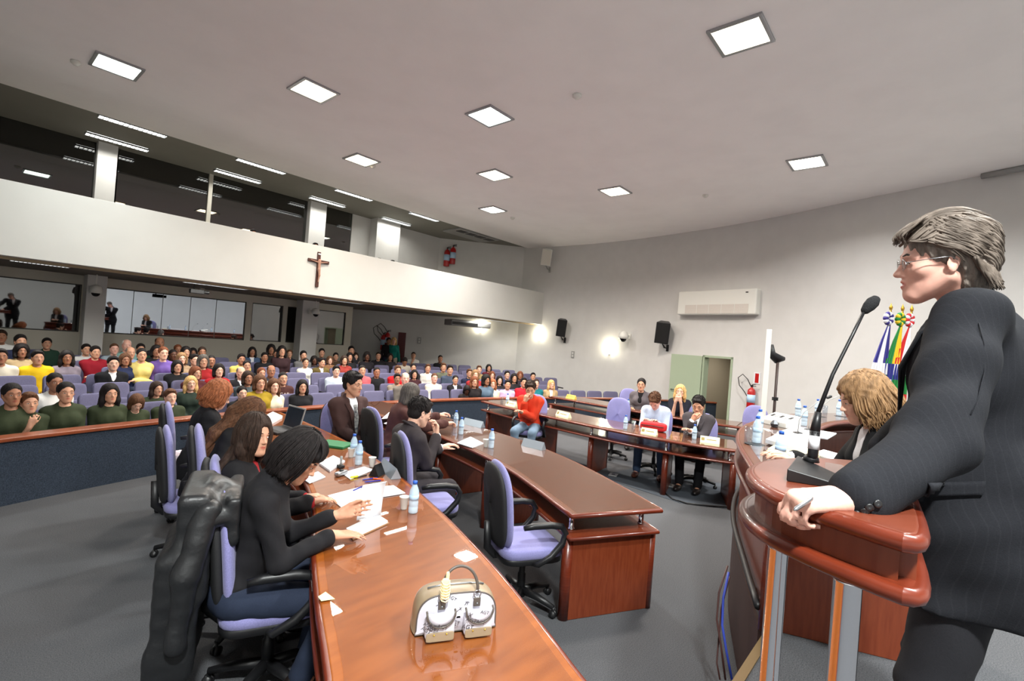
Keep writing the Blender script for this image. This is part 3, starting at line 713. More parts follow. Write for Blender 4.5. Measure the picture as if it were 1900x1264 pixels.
# head in local coordinates: +x forward, +y left, +z up, origin between the ears at eye level
def head(S, o, R, s=1.0, fem=False, jaw=1.0, nose=1.0, mouth=0.0, detail=True):
    T = lambda p: v3(o)+R@(v3(p)*s)
    def E(c, r, k=.02, op='u', Rl=None): S.ell(T(c), np.array(r)*s, R if Rl is None else R@Rl, k*s, op)
    def Cn(a, b, ra, rb=None, k=.012, op='u'): S.cone(T(a), T(b), ra*s, (ra if rb is None else rb)*s, k*s, op)
    w = .92 if fem else 1.0
    E((-.012, 0, .036), (.098, .077, .086), .02)
    E((.036, 0, -.022), (.058, .058*w, .088), .03)
    for y in (-1, 1):
        Cn((.0, y*.054*w, -.050), (.066, y*.016, -.100*jaw), .020, .020, .03)
        E((.054, y*.040*w, -.022), (.026, .022, .022), .02)
    E((.076, 0, -.096*jaw), (.020, .022*w, .018), .02)
    E((.062, 0, -.060), (.034, .034, .034), .02)
    if detail:
        for y in (-1, 1):
            Cn((.076, y*.046, .020), (.088, y*.014, .022), .009, .009, .012)
            E((.096, y*.032, .000), (.018, .017, .013), .010, 's')
            E((.0775, y*.031, .001), (.0125, .0165, .0115), .004)
        Cn((.086, 0, .016), (.106*1, 0, -.026), .0075, .0095, .012)
        E((.108, 0, -.030), (.0125*nose, .0105*nose, .0095*nose), .008)
        for y in (-1, 1):
            E((.099, y*.011, -.034), (.010, .0075, .0065), .005)
            E((.103, y*.0065, -.0405), (.004, .0032, .004), .003, 's')
        Cn((.088, -.019, -.0575), (.0975, 0, -.0545), .0048, .0058, .005); Cn((.088, .019, -.0575), (.0975, 0, -.0545), .0048, .0058, .005)
        Cn((.087, -.016, -.068), (.0955, 0, -.069), .0055, .0068, .006); Cn((.087, .016, -.068), (.0955, 0, -.069), .0055, .0068, .006)
        E((.103, 0, -.0615), (.012, .019, .0016+mouth), .002, 's')
        for y in (-1, 1):
            Rl = np.array(Matrix.Rotation(-.25, 3, 'Y')@Matrix.Rotation(y*.3, 3, 'Z'))
            E((-.008, y*.078, -.008), (.017, .006, .031), .004, 'u', Rl)
            E((-.004, y*.084, -.004), (.009, .004, .017), .004, 's', Rl)
            E((-.004, y*.076, -.032), (.008, .006, .008), .004)
    return T
def hand(S, wrist, R, s=1.0, side=1, curl=(.5, .5, .5, .5), thumb=(.6, .3), spread=.07, ks=1.0):
    """R columns: fingers direction, thumb side, back of the hand; side only labels"""
    T = lambda p: v3(wrist)+R@(v3(p)*s)
    S.cone(T((-.03, 0, 0)), T((.01, 0, 0)), .026*s, .025*s, .02*s)
    for y in (-.030, -.012, .010, .029): S.cone(T((.012, y*.62, 0)), T((.084 if abs(y) < .02 else .078, y, .002)), .0155*s, .0125*s, .012*s)
    for i, (y, ln, r) in enumerate(((.030, (.044, .026, .022), .0092), (.010, (.048, .030, .023), .0095), (-.011, (.045, .028, .022), .0090), (-.031, (.035, .021, .019), .0080))):
        p = np.array([.084 if abs(y) < .02 else .077, y, .002]); yaw = spread*(1.5-i); a = 0.0; c = curl[i]
        for j in range(3):
            a += c[j] if hasattr(c, '__len__') else c*(.55, .75, .6)[j]*1.35
            d = np.array([math.cos(a)*math.cos(yaw), math.cos(a)*math.sin(yaw), -math.sin(a)])
            q = p+d*ln[j]; S.cone(T(p), T(q), (r-.0006*j)*s, (r-.0006*(j+1))*s, .004*s*ks); p = q
    p = np.array([.012, .022, -.006]); a, c = thumb
    d = np.array([math.cos(a), math.sin(a), -.25]); d /= np.linalg.norm(d); q = p+d*.046; S.cone(T(p), T(q), .0165*s, .0125*s, .014*s)
    d2 = np.array([math.cos(a-c), math.sin(a-c), -.35]); d2 /= np.linalg.norm(d2); r2 = q+d2*.034; S.cone(T(q), T(r2), .0122*s, .0108*s, .005*s)
    d3 = np.array([math.cos(a-1.8*c), math.sin(a-1.8*c), -.4]); d3 /= np.linalg.norm(d3); S.cone(T(r2), T(r2+d3*.026), .0108*s, .0085*s, .004*s)
# ---------------------------------------------------------------- skins
def skinmat(name, col):
    if name in MATS: return MATS[name]
    m = mat(name, col, .5, spec=.35, noise=.05, nscale=60); nt = m.node_tree; N = nt.nodes; L = nt.links; b = N['Principled BSDF']
    b.inputs['Subsurface Weight'].default_value = .05; b.inputs['Subsurface Radius'].default_value = (.02, .008, .004); b.inputs['Subsurface Scale'].default_value = .3
    src = b.inputs['Base Color'].links[0].from_socket
    at = N.new('ShaderNodeAttribute'); at.attribute_name = 'lip'; mx = N.new('ShaderNodeMix'); mx.data_type = 'RGBA'
    L.new(at.outputs['Fac'], mx.inputs[0]); L.new(src, mx.inputs[6]); c = lin(col); mx.inputs[7].default_value = (c[0]*.72, c[1]*.36, c[2]*.38, 1)
    L.new(mx.outputs[2], b.inputs['Base Color']); return m
SK = [skinmat('skin_light', (228, 180, 156)), skinmat('skin_tan', (206, 154, 126)), skinmat('skin_brown', (164, 114, 88)), skinmat('skin_dark', (96, 60, 44)), skinmat('skin_rosy', (232, 178, 160))]
HAIRC = {'black': (22, 18, 18), 'dark': (40, 28, 22), 'brown': (74, 48, 32), 'auburn': (96, 54, 34), 'red': (128, 76, 48), 'blonde': (178, 142, 92), 'grey': (104, 95, 88), 'darkgrey': (70, 66, 62), 'dirtyblonde': (118, 90, 62), 'white': (190, 186, 180)}
def hairmat(c):
    nm = 'hair_'+c
    if nm in MATS: return MATS[nm]
    col = HAIRC[c]; m = mat(nm, col, .62, spec=.2, col2=tuple(min(255, int(v*1.3+8)) for v in col), nscale=70, bump=.5, bscale=160, stretch=(1, 1, .22)); return m
M_eyew = mat('eye_white', (226, 220, 214), .3); M_iris = mat('eye_iris', (40, 26, 18), .2); M_nail = mat('red_nail_polish', (150, 30, 50), .2)
def paint_lips(me, T_inv_pts, s=1.0):
    """T_inv_pts: vertices in head coordinates -> lip attribute"""
    P = T_inv_pts
    d = ((P[:, 1])/.0215)**2+((P[:, 2]+.0625)/.0115)**2
    w = np.clip(1.25-d, 0, 1)*(P[:, 0] > .078)
    a = me.attributes.new('lip', 'FLOAT', 'POINT'); a.data.foreach_set('value', w.astype(np.float32))
def add_face(par, T, R, s, brow='dark', gaze=(1, 0, 0), small=False):
    g = v3(gaze); g /= np.linalg.norm(g); Rm = Matrix(R.tolist())
    for y in (-1, 1):
        m = MB(); tilt = Rm@Matrix.Rotation(y*.30, 3, 'Z')
        m.cur = 0; m.ell(Vector(T((.0862, y*.0315, .0005))), (.0052*s, .0122*s, .0050*s), tilt, 14, 8)
        m.cur = 1; m.ell(Vector(T((.0888+.0004, y*.0315+.004*g[1]-y*.0012, .0008+.002*g[2]))), (.0034*s, .0050*s, .0049*s), tilt, 12, 8)
        m.cur = 2; m.tube([T((.0855, y*.0435, -.0002)), T((.0905, y*.037, .0050)), T((.0925, y*.030, .0058)), T((.0895, y*.0205, .0012))], [.0007*s, .0013*s, .0013*s, .0007*s], n=6)
        m.build('eye', [M_eyew, M_iris, M_iris], par, smooth=True)
    m = MB()
    for y in (-1, 1):
        m.tube([T((.079, y*.049, .021)), T((.090, y*.034, .0285)), T((.0955, y*.016, .0245))], [.002*s, .0036*s, .0026*s], n=6)
    m.build('eyebrows', hairmat(brow), par, smooth=True)
def locks(mb, T, paths, r=.006, n=6, jit=.004, rnd=random):
    """tapered strands: each path is a list of head-space points"""
    for pth in paths:
        k = len(pth); P = []
        for i, p in enumerate(pth): P.append(T([p[a]+rnd.uniform(-jit, jit) for a in range(3)]))
        rr = [r*(.55+.45*math.sin(PI*min(1, .15+.85*i/(k-1))))*(1 if i < k-1 else .25) for i in range(k)]
        # resample
        C2 = []
        Q = [P[0]*2-P[1]]+P+[P[-1]*2-P[-2]]; R2 = [rr[0]]+rr+[rr[-1]]
        out = []; ro = []
        for i in range(1, len(Q)-2):
            for j in range(4):
                t = j/4; a, b, c, d = Q[i-1:i+3]
                out.append(.5*((2*b)+(c-a)*t+(2*a-5*b+4*c-d)*t*t+(3*b-a-3*c+d)*t**3)); ro.append(R2[i]*(1-t)+R2[i+1]*t)
        out.append(P[-1]); ro.append(rr[-1]); mb.tube(out, ro, n=n)
# ---------------------------------------------------------------- a posed, dressed person
def ik(S, Wt, l1, l2, pole):
    S, Wt, pole = v3(S), v3(Wt), v3(pole); d = Wt-S; L = np.linalg.norm(d)
    if L > (l1+l2)*.985: Wt = S+d/L*(l1+l2)*.985; d = Wt-S; L = np.linalg.norm(d)
    a = (l1*l1-l2*l2+L*L)/(2*L); h = math.sqrt(max(0, l1*l1-a*a)); u = d/L; q = pole-u*(pole@u); q /= np.linalg.norm(q)
    return S+u*a+q*h, Wt
def rotz(a): return np.array([[math.cos(a), -math.sin(a), 0], [math.sin(a), math.cos(a), 0], [0, 0, 1]])
def roty(a): return np.array([[math.cos(a), 0, math.sin(a)], [0, 1, 0], [-math.sin(a), 0, math.cos(a)]])
def rotx(a): return np.array([[1, 0, 0], [0, math.cos(a), -math.sin(a)], [0, math.sin(a), math.cos(a)]])
GEN = dict(fem=False, s=1.0, seat=.50, lean=.05, side=0.0, turn=0.0, hyaw=0.0, hpitch=0.0, hroll=0.0, lh=None, rh=None, lpole=None, rpole=None, lcurl=(.45,)*4, rcurl=(.45,)*4, lR=None, rR=None,
           skin=0, hair='dark', style='short', top='shirt', topcol=(60, 60, 60), sleeves='long', legcol=(40, 44, 60), fat=1.0, res=.012, fres=.0065, feet=None, legs=True, glasses=None, inner=(230, 230, 235), tie=None, brow=None, stand=False, eyes=True, nails=False, neckz=0, wr=1.0, hneck=0.0, shoecol=(30, 24, 22))
def person(label, loc, rz, group=None, **kw):
    g = dict(GEN); g.update(kw); s = g['s']; fem = g['fem']; fw_ = .90 if fem else 1.0; fat = g['fat']
    hipz = g['seat']+.085*s if not g['stand'] else .92*s
    P0 = np.array([0, 0, hipz])
    Rt = rotz(g['turn'])@roty(g['lean'])@rotx(g['side'])
    tl = g.get('tl', 1.0)
    def TT(f, l, u): return P0+Rt@(np.array([f, l, u*tl])*s)
    S = SDF(); torso = []
    def tp(kind, *a): torso.append((kind, a))
    w = fw_*fat
    tor = [('e', (0, 0, .03), (.112*fat, .158*w, .115)), ('e', (.005, 0, .17), (.096*fat, .130*w, .13)), ('e', (.0, 0, .335), (.108*fat, .152*w, .16)), ('c', (-.01, -.135*fw_, .430), (-.01, .135*fw_, .430), .056), ('c', (-.005, 0, .40), (.0, 0, .50), .085, .054)]
    if fem: tor += [('e', (.072, -.066, .33), (.058, .062, .062)), ('e', (.072, .066, .33), (.058, .062, .062))]
    def addtor(Q, k=.05):
        for q in tor:
            if q[0] == 'e': Q.ell(TT(*q[1]), np.array(q[2])*s, Rt, k)
            else: Q.cone(TT(*q[1]), TT(*q[2]), q[3]*s, (q[4] if len(q) > 4 else q[3])*s, k)
    addtor(S)
    nb = TT(-.005+g['hneck']*.3, 0, .47); Rh = Rt@rotz(g['hyaw'])@roty(g['hpitch'])@rotx(g['hroll']) if not kw.get('hR') is not None else g['hR']
    up_ = Rt@np.array([.12+g['hneck'], 0, 1]); up_ /= np.linalg.norm(up_)
    hc = nb+up_*.165*s+Rh@np.array([.022, 0, .012])*s
    hs = s*(.97 if fem else 1.0)*g.get('hs', 1.0)
    if g.get('hcabs') is not None: hc = v3(g['hcabs'])
    T = head(S, hc, Rh, hs, fem, mouth=g.get('mouth', 0))
    S.cone(nb-up_*.02*s, hc+Rh@np.array([-.030, 0, -.05])*s, .054*s*(.86 if fem else 1), .050*s*(.86 if fem else 1), .02)
    # arms
    arms = {}
    for sd, key in ((1, 'l'), (-1, 'r')):
        sh = TT(-.01, .158*sd*fw_, .425); tgt = g[key+'h']
        if tgt is None: tgt = (.30, .13*sd, .20) if not g['stand'] else (.06, .24*sd, -.10)
        wr = (np.array(tgt, float)*s+np.array([0, 0, hipz])) if not g.get('absh') else v3(tgt)
        pole = g[key+'pole'] or (-.6, sd*.28, -.9)
        el, wr = ik(sh, wr, .285*s, .255*s, pole)
        if g.get(key+'arm'): sh, el, wr = [v3(q) for q in g[key+'arm']]
        arms[sd] = (sh, el, wr)
        S.cone(sh, el, .047*s*fw_, .037*s*fw_, .03); S.cone(el, wr, .037*s*fw_, .025*s*fw_, .02)
        fa = (wr-el)/np.linalg.norm(wr-el); Rk = g[key+'R']
        if Rk is None:
            z = np.array([0, 0, 1.0]); x = fa; y = np.cross(z, x); ny = np.linalg.norm(y); y = y/ny if ny > .2 else np.array([0, 1.0, 0]); z = np.cross(x, y); Rk = np.stack([x, -y*sd if False else y*(-sd), z], 1)
        else: Rk = np.stack([v3(c)/np.linalg.norm(v3(c)) for c in Rk], 1)
        if abs(np.linalg.det(Rk)) < .5: pass
        hand(S, wr+Rk[:, 0]*.02*s, Rk, s*.98*(.92 if fem else 1), sd, g[key+'curl'], thumb=g.get(key+'thumb', (.6, .3))); arms[sd] += (Rk,)
    # legs
    legsk = {}
    for sd in (1, -1):
        hp = P0+rotz(g['turn']*.3)@np.array([.02, .088*sd, -.02])*s
        ft = g['feet'][0 if sd == 1 else 1] if g['feet'] else ((.44, .12*sd, .09) if not g['stand'] else (.0, .10*sd, .09))
        ft = np.array(ft, float)*np.array([s, s, 1]); ft[2] = .085*s if ft[2] < .1 else ft[2]
        l1_ = .43*s if not g['stand'] else np.linalg.norm(ft-hp)*.503
        kn, ft = ik(hp, ft, l1_, l1_*.985, (1, .15*sd, .5)); legsk[sd] = (hp, kn, ft)
        if g['legs']: S.cone(hp, kn, .078*s, .052*s, .03); S.cone(kn, ft, .05*s, .034*s, .02); S.cone(ft, ft+np.array([.12, .01*sd, -.045])*s, .036*s, .022*s, .02)
    lo, hi = S.bounds(.02)
    fine = [(T((-.12, -.1, -.14)), T((.14, .1, .14)))]; fine = [(np.minimum(*fine[0])-.015, np.maximum(*fine[0])+.015)]
    ax = axes_for(lo, hi, g['res'], fine, g['fres']); V, Q = S.mesh(ax); me = np_mesh('person', V, Q)
    me.materials.append(SK[g['skin']]); paint_lips(me, (V-v3(hc))@Rh/hs)
    o = bpy.data.objects.new('person', me); C.objects.link(o); o.location = Vector([float(v) for v in loc]); o.rotation_euler.z = rz
    tag(o, label, 'person', group)
    def piece(nm, Q, res, m, inf=0, disp=None, relax=2):
        lo, hi = Q.bounds(.03+inf); V, Fq = Q.mesh(axes_for(lo, hi, res), infl=inf, disp=disp); me = np_mesh(nm, V, Fq, relax); me.materials.append(m)
        q = bpy.data.objects.new(nm, me); C.objects.link(q); q.parent = o; return q
    def folds(a): return lambda x, y, z: a*(np.sin(38*x+14*z+3*np.sin(11*y+9*z))*np.sin(31*y-21*z+2*np.sin(17*x)))
    # clothing
    kind = g['top']; inf = .010 if kind == 'shirt' else .019
    nm = {'shirt': 'shirt', 'jacket': 'jacket', 'suit': 'suit_jacket', 'tee': 't_shirt', 'sweater': 'jumper'}[kind]
    if kind in ('suit', 'jacket'):
        Q = SDF(); addtor(Q); Q.cone(nb-up_*.02*s, nb+up_*.035*s, .060*s, .056*s, .02)
        for sd in (1, -1):
            sh, el, wr, Rk = arms[sd]; f = (wr-el)/np.linalg.norm(wr-el); Q2 = SDF(); Q2.cone(wr-f*.06, wr-f*.0, .033*s, .033*s, .005); g.get('cuffs', True) and piece('shirt_cuff', Q2, .009, cloth('shirt_%d_%d_%d' % g['inner'], g['inner']), .009)
        Q.half(nb+up_*.052*s+Rt@np.array([-.01, 0, 0]), up_+Rt@np.array([.25, 0, 0]))
        piece('inner_shirt', Q, .011, cloth('shirt_%d_%d_%d' % g['inner'], g['inner']), .009)
    Q = SDF(); addtor(Q)
    if kind in ('suit', 'jacket'): Q.ell(TT(0, 0, -.02), np.array((.125*fat, .170*w, .16))*s, Rt, .05)
    if kind == 'suit' and g['stand']: Q.box(P0+np.array([.0, 0, -.035])*s, np.array((.060*fat, .100*w, .16))*s, None, .060*s, .05); Q.half(P0+np.array([0, 0, -.205])*s, (0, 0, -1))
    if g.get('collar', kind == 'shirt'): Q.cone(nb-up_*.02*s, nb+up_*.03*s, .060*s, .054*s, .02)
    else: Q.cone(nb-up_*.04*s, nb-up_*.0*s, .070*s, .058*s, .02)
    for sd in (1, -1):
        sh, el, wr, Rk = arms[sd]; f = (wr-el)/np.linalg.norm(wr-el); e = inf*.25; sr = g.get('sr', 1.0)
        Q.cone(sh, el if g['sleeves'] != 'short' else sh+(el-sh)*.72, .048*s*fw_*sr+e, (.040 if g['sleeves'] != 'short' else .049)*s*fw_*sr+e, .035)
        if g['sleeves'] == 'long': Q.cone(el, wr-f*.02*s, .040*s*fw_*sr+e, .031*s*sr+e, .025)
    # neck opening
    Q.ell(nb+up_*(.062 if kind == 'shirt' else .050)*s+Rt@np.array([.035, 0, 0])*s, np.array((.07, .056, .045))*s, Rt, .01, 's')
    if kind in ('suit', 'jacket'):
        dp = g.get('vdepth', .26)
        Q.cone(TT(.15, 0, .47), TT(.17, 0, .47-dp), .062*s, .012*s, .01, 's'); Q.cone(TT(.09, 0, .50), TT(.14, 0, .44), .05*s, .05*s, .01, 's')
    M_ = cloth('cloth_%d_%d_%d' % g['topcol'], g['topcol'])
    piece(nm, Q, g.get('cres', .012), M_, inf, g.get('foldfn') or folds(.005 if kind != 'tee' else .0035))
    if kind == 'suit' and g.get('lapels', True):
        for sd in (1, -1):
            m = MB(); m.tube([TT(-.055, .052*sd, .505), TT(.02, .070*sd, .487), TT(.085*fat, .073*sd, .44), TT(.130*fat, .046*sd, .36), TT(.146*fat, .006*sd, .47-g.get('vdepth', .26))], [.020*s, .022*s, .028*s, .026*s, .010*s], n=8, sx=.22); m.build('lapel', M_, o.children[0] if False else o, smooth=True)
    if kind == 'suit' and g.get('hcabs') is None:
        m = MB(); m.tube([TT(.03, .066, .490), TT(-.03, .066, .515), TT(-.075, .035, .535), TT(-.085, 0, .540), TT(-.075, -.035, .535), TT(-.03, -.066, .515), TT(.03, -.066, .490)], [.012*s, .018*s, .021*s, .022*s, .021*s, .018*s, .012*s], n=8, sx=.5); m.build('collar', M_, o, smooth=True)
    if g['tie']:
        m = MB(); P_ = [TT(.128, 0, .435), TT(.142, 0, .40), TT(.150*fat, 0, .30), TT(.140*fat, 0, .18), TT(.135*fat, 0, .08)]
        m.tube(P_, [.020*s, .016*s, .024*s, .030*s, .034*s], n=8, sx=.3); tq = m.build('tie', g['tie'], o, smooth=True)
    if g['legs']:
        Q = SDF(); Q.ell(P0+np.array([0, 0, -.01])*s, np.array((.12*fat, .168*w, .105))*s, None, .04)
        for sd in (1, -1):
            hp, kn, ft = legsk[sd]; Q.cone(hp, kn, .083*s, .060*s, .04); Q.cone(kn, ft+(kn-ft)*.06, .058*s, .050*s, .03)
        piece('trousers', Q, .015, cloth('trouser_%d_%d_%d' % g['legcol'], g['legcol']), .008, folds(.003))
        for sd in (1, -1):
            hp, kn, ft = legsk[sd]; Q = SDF(); b = ft.copy(); b[2] = .045*s
            Q.ell(b+np.array([.06, .005*sd, 0])*s, np.array((.135, .048, .042))*s, None, .02); Q.ell(b+np.array([-.02, 0, .03])*s, np.array((.05, .042, .05))*s, None, .02); Q.half((0, 0, .004), (0, 0, -1))
            piece('shoe', Q, .010, mat('shoe_%d_%d_%d' % g['shoecol'], g['shoecol'], .35), 0)
    # hair
    g['T'] = T; hairdo(o, g, T, Rh, hs, nb, Rt, TT, s)
    if g['eyes']: add_face(o, T, Rh, hs, g['brow'] or (g['hair'] if g['hair'] not in ('white',) else 'grey'), gaze=g.get('gaze', (1, 0, 0)))
    if g['glasses']: glasses(o, T, Rh, hs, g['glasses'])
    return o, dict(T=T, arms=arms, nb=nb, TT=TT, Rh=Rh, hc=hc, legs=legsk)
def glasses(o, T, Rh, s, m_):
    m = MB()
    for y in (-1, 1):
        cx, cy, cz = .101, y*.032, -.002; pts = []
        for i in range(17): a = 2*PI*i/16; pts.append(T((cx-.004*abs(math.cos(a)), cy+.023*math.cos(a), cz+.015*math.sin(a))))
        m.tube(pts, .0011*s, n=5, cap=False); m.tube([T((.096, y*.055, .003)), T((.06, y*.077, .006)), T((.0, y*.082, .008)), T((-.015, y*.082, -.004))], .0012*s, n=5)
    m.tube([T((.101, -.009, .002)), T((.106, 0, .004)), T((.101, .009, .002))], .0011*s, n=5)
    f = m.build('glasses', m_, o, smooth=True)
    m = MB()
    for y in (-1, 1):
        m.lathe([(.0, 0), (.022*s, 0), (.022*s, .0006), (0, .0006)], T((.0995, y*.032, -.002)), 16, axis=tuple(Rh[:, 0]))
    m.build('lenses', M_lens, f)
def hairdo(o, g, T, Rh, s, nb, Rt, TT, bs):
    st = g['style']; rnd = random.Random(int(abs(hash(str(T((0, 0, 0)))))) % 9999) if False else random.Random(5)
    if st == 'none': return
    S = SDF(); E = lambda c, r, k=.015, op='u': S.ell(T(c), np.array(r)*s, Rh, k*s, op); Cn = lambda a, b, ra, rb=None, k=.015, op='u': S.cone(T(a), T(b), ra*s, (ra if rb is None else rb)*s, k*s, op)
    hm = hairmat(g['hair']); res = g.get('hres', .009); lk = g.get('locks', 0)
    if st in ('short', 'balding', 'crop'):
        b = {'short': .007, 'crop': .002, 'balding': .001}[st]
        E((-.016, 0, .042), (.099+b, .079+b, .089+b)); E((-.045, 0, -.02), (.060+b*.5, .072+b*.6, .062))
        # face opening
        E((.112, 0, -.020), (.064, .085, .104), .012, 's'); E((.060, 0, -.062), (.085, .11, .068), .012, 's')
        if st == 'balding': E((.03, 0, .12), (.10, .062, .06), .01, 's'); E((.09, 0, .06), (.06, .09, .06), .01, 's')
        for y in (-1, 1): E((.0, y*.082, -.018), (.024, .02, .034), .006, 's')
        if st == 'short': E((.052, 0, .098), (.045, .055, .022), .02)
    elif st == 'longman':
        E((-.020, 0, .046), (.108, .090, .096)); E((-.055, 0, -.02), (.066, .080, .075)); E((-.060, 0, -.075), (.052, .070, .040))
        E((.122, 0, -.026), (.060, .10, .090), .010, 's'); E((.070, 0, -.065), (.085, .12, .072), .010, 's')
        for y in (-1, 1): E((.010, y*.086, -.030), (.026, .022, .030), .006, 's')
    elif st in ('bun', 'tied'):
        E((-.016, 0, .042), (.104, .084, .093)); E((-.050, 0, -.015), (.056, .072, .06)); E((-.115, 0, .01), (.035, .035, .035))
        E((.112, 0, -.018), (.062, .084, .102), .010, 's'); E((.060, 0, -.062), (.085, .11, .068), .010, 's')
        for y in (-1, 1): E((.0, y*.084, -.018), (.022, .016, .03), .006, 's')
    elif st in ('bob', 'curly', 'long', 'wavy'):
        cu = st in ('curly', 'wavy'); b = .016 if st != 'curly' else .03
        E((-.018, 0, .044), (.102+b*.7, .082+b*.8, .092+b*.7))
        zb = {'bob': -.085, 'curly': -.09, 'long': -.10, 'wavy': -.10}[st]
        for y in (-1, 1):
            Cn((-.01, y*.074, .02), (.008, y*.082, zb), .030+b*.4, .026+b*.4, .03)
            Cn((-.05, y*.045, .0), (-.05, y*.055, zb-.015), .045+b*.3, .036+b*.3, .03)
        Cn((-.07, 0, 0), (-.068, 0, zb-.02), .05+b*.3, .04+b*.3, .03)
        if st in ('long', 'wavy'):
            # falls over the back of the shoulders
            back = T((-.065, 0, -.09)); dn = v3((0, 0, -1)); ln = g.get('hlen', .26)
            R0 = Rt
            for y in (-.055, 0, .055):
                p0 = T((-.060, y*1.0, -.08)); p1 = TT(-.115, y*1.3, .40); p2 = TT(-.135, y*1.4, .44-ln)
                S.cone(p0, p1, .040*s, .036*s, .03); S.cone(p1, p2, .036*s, .018*s, .03)
            if g.get('front', True):
                for y in (-1, 1): S.cone(T((.0, y*.085, -.07)), TT(.055, y*.088, .36), .028*s, .014*s, .03)
        E((.116, 0, -.022), (.064, .062, .104), .010, 's'); E((.078, 0, -.065), (.064, .066, .090), .010, 's')
        if st == 'bob' and g.get('fringe', True): E((.072, 0, .062), (.034, .060, .034), .015)
    lo, hi = S.bounds(.02); fr = g.get('hamp', .0025)
    Ri = Rh
    def dsp(x, y, z):
        o_ = T((0, 0, 0)); px, py, pz = x-o_[0], y-o_[1], z-o_[2]
        lx = Ri[0, 0]*px+Ri[1, 0]*py+Ri[2, 0]*pz; ly = Ri[0, 1]*px+Ri[1, 1]*py+Ri[2, 1]*pz; lz = Ri[0, 2]*px+Ri[1, 2]*py+Ri[2, 2]*pz
        an_ = np.arctan2(ly, lx+.02)
        if st == 'curly': return .006*np.sin(95*lx+2*np.sin(60*lz))*np.sin(100*ly)*np.sin(85*lz+1)
        return fr*np.sin(26*an_+4*np.sin(20*lz))*np.clip((np.hypot(lx, ly)-.02)*20, 0, 1)
    V, Fq = S.mesh(axes_for(lo, hi, res), disp=dsp); me = np_mesh('hair', V, Fq, 1); me.materials.append(hm)
    q = bpy.data.objects.new('hair', me); C.objects.link(q); q.parent = o
    if g.get('lockfn'):
        m = MB(); g['lockfn'](m, T, TT); m.build('hair_strands', [hm] if not g.get('lockmats') else g['lockmats'], q, smooth=True)
# ================================================================ the speaker
def wloc(p, root): return tuple(v3(p)-v3(root))
root = np.array([1.93, -.13, .6])
def L_(p): return tuple((rotz(-SPR)@(v3(p)-root)).tolist())
SPR = math.radians(88)
wr_ = atd(1578, 926, 1.0); el_ = atd(1736, 820, 1.10); sh_ = atd(1796, 592, 1.27)
fd = rotz(-SPR)@np.array([-.66, .72, -.10]); th_ = rotz(-SPR)@np.array([.72, .66, .10]); bk = rotz(-SPR)@np.array([-.30, -.16, .92])
rw = atz(1640, 858, 1.755)
M_suit = mat('charcoal_pinstripe', (32, 33, 37), .9, spec=.12, noise=.1, nscale=300, bump=.12, bscale=400)
nt = M_suit.node_tree; N = nt.nodes; L = nt.links; tc = N.new('ShaderNodeTexCoord'); wv = N.new('ShaderNodeTexWave'); wv.inputs['Scale'].default_value = 26; wv.bands_direction = 'DIAGONAL'
mp = N.new('ShaderNodeMapping'); mp.inputs['Scale'].default_value = (1, 1, .0); L.new(tc.outputs['Object'], mp.inputs[0]); L.new(mp.outputs[0], wv.inputs[0])
rp = N.new('ShaderNodeValToRGB'); rp.color_ramp.elements[0].position = .93; rp.color_ramp.elements[1].position = 1; L.new(wv.outputs['Fac'], rp.inputs[0])
src = N['Principled BSDF'].inputs['Base Color'].links[0].from_socket; mx = N.new('ShaderNodeMix'); mx.data_type = 'RGBA'; ml = N.new('ShaderNodeMath'); ml.operation = 'MULTIPLY'; ml.inputs[1].default_value = .012
L.new(rp.outputs[0], ml.inputs[0]); L.new(ml.outputs[0], mx.inputs[0]); L.new(src, mx.inputs[6]); mx.inputs[7].default_value = (*lin((150, 150, 158)), 1); L.new(mx.outputs[2], N['Principled BSDF'].inputs['Base Color'])
MATS['cloth_46_47_52'] = M_suit
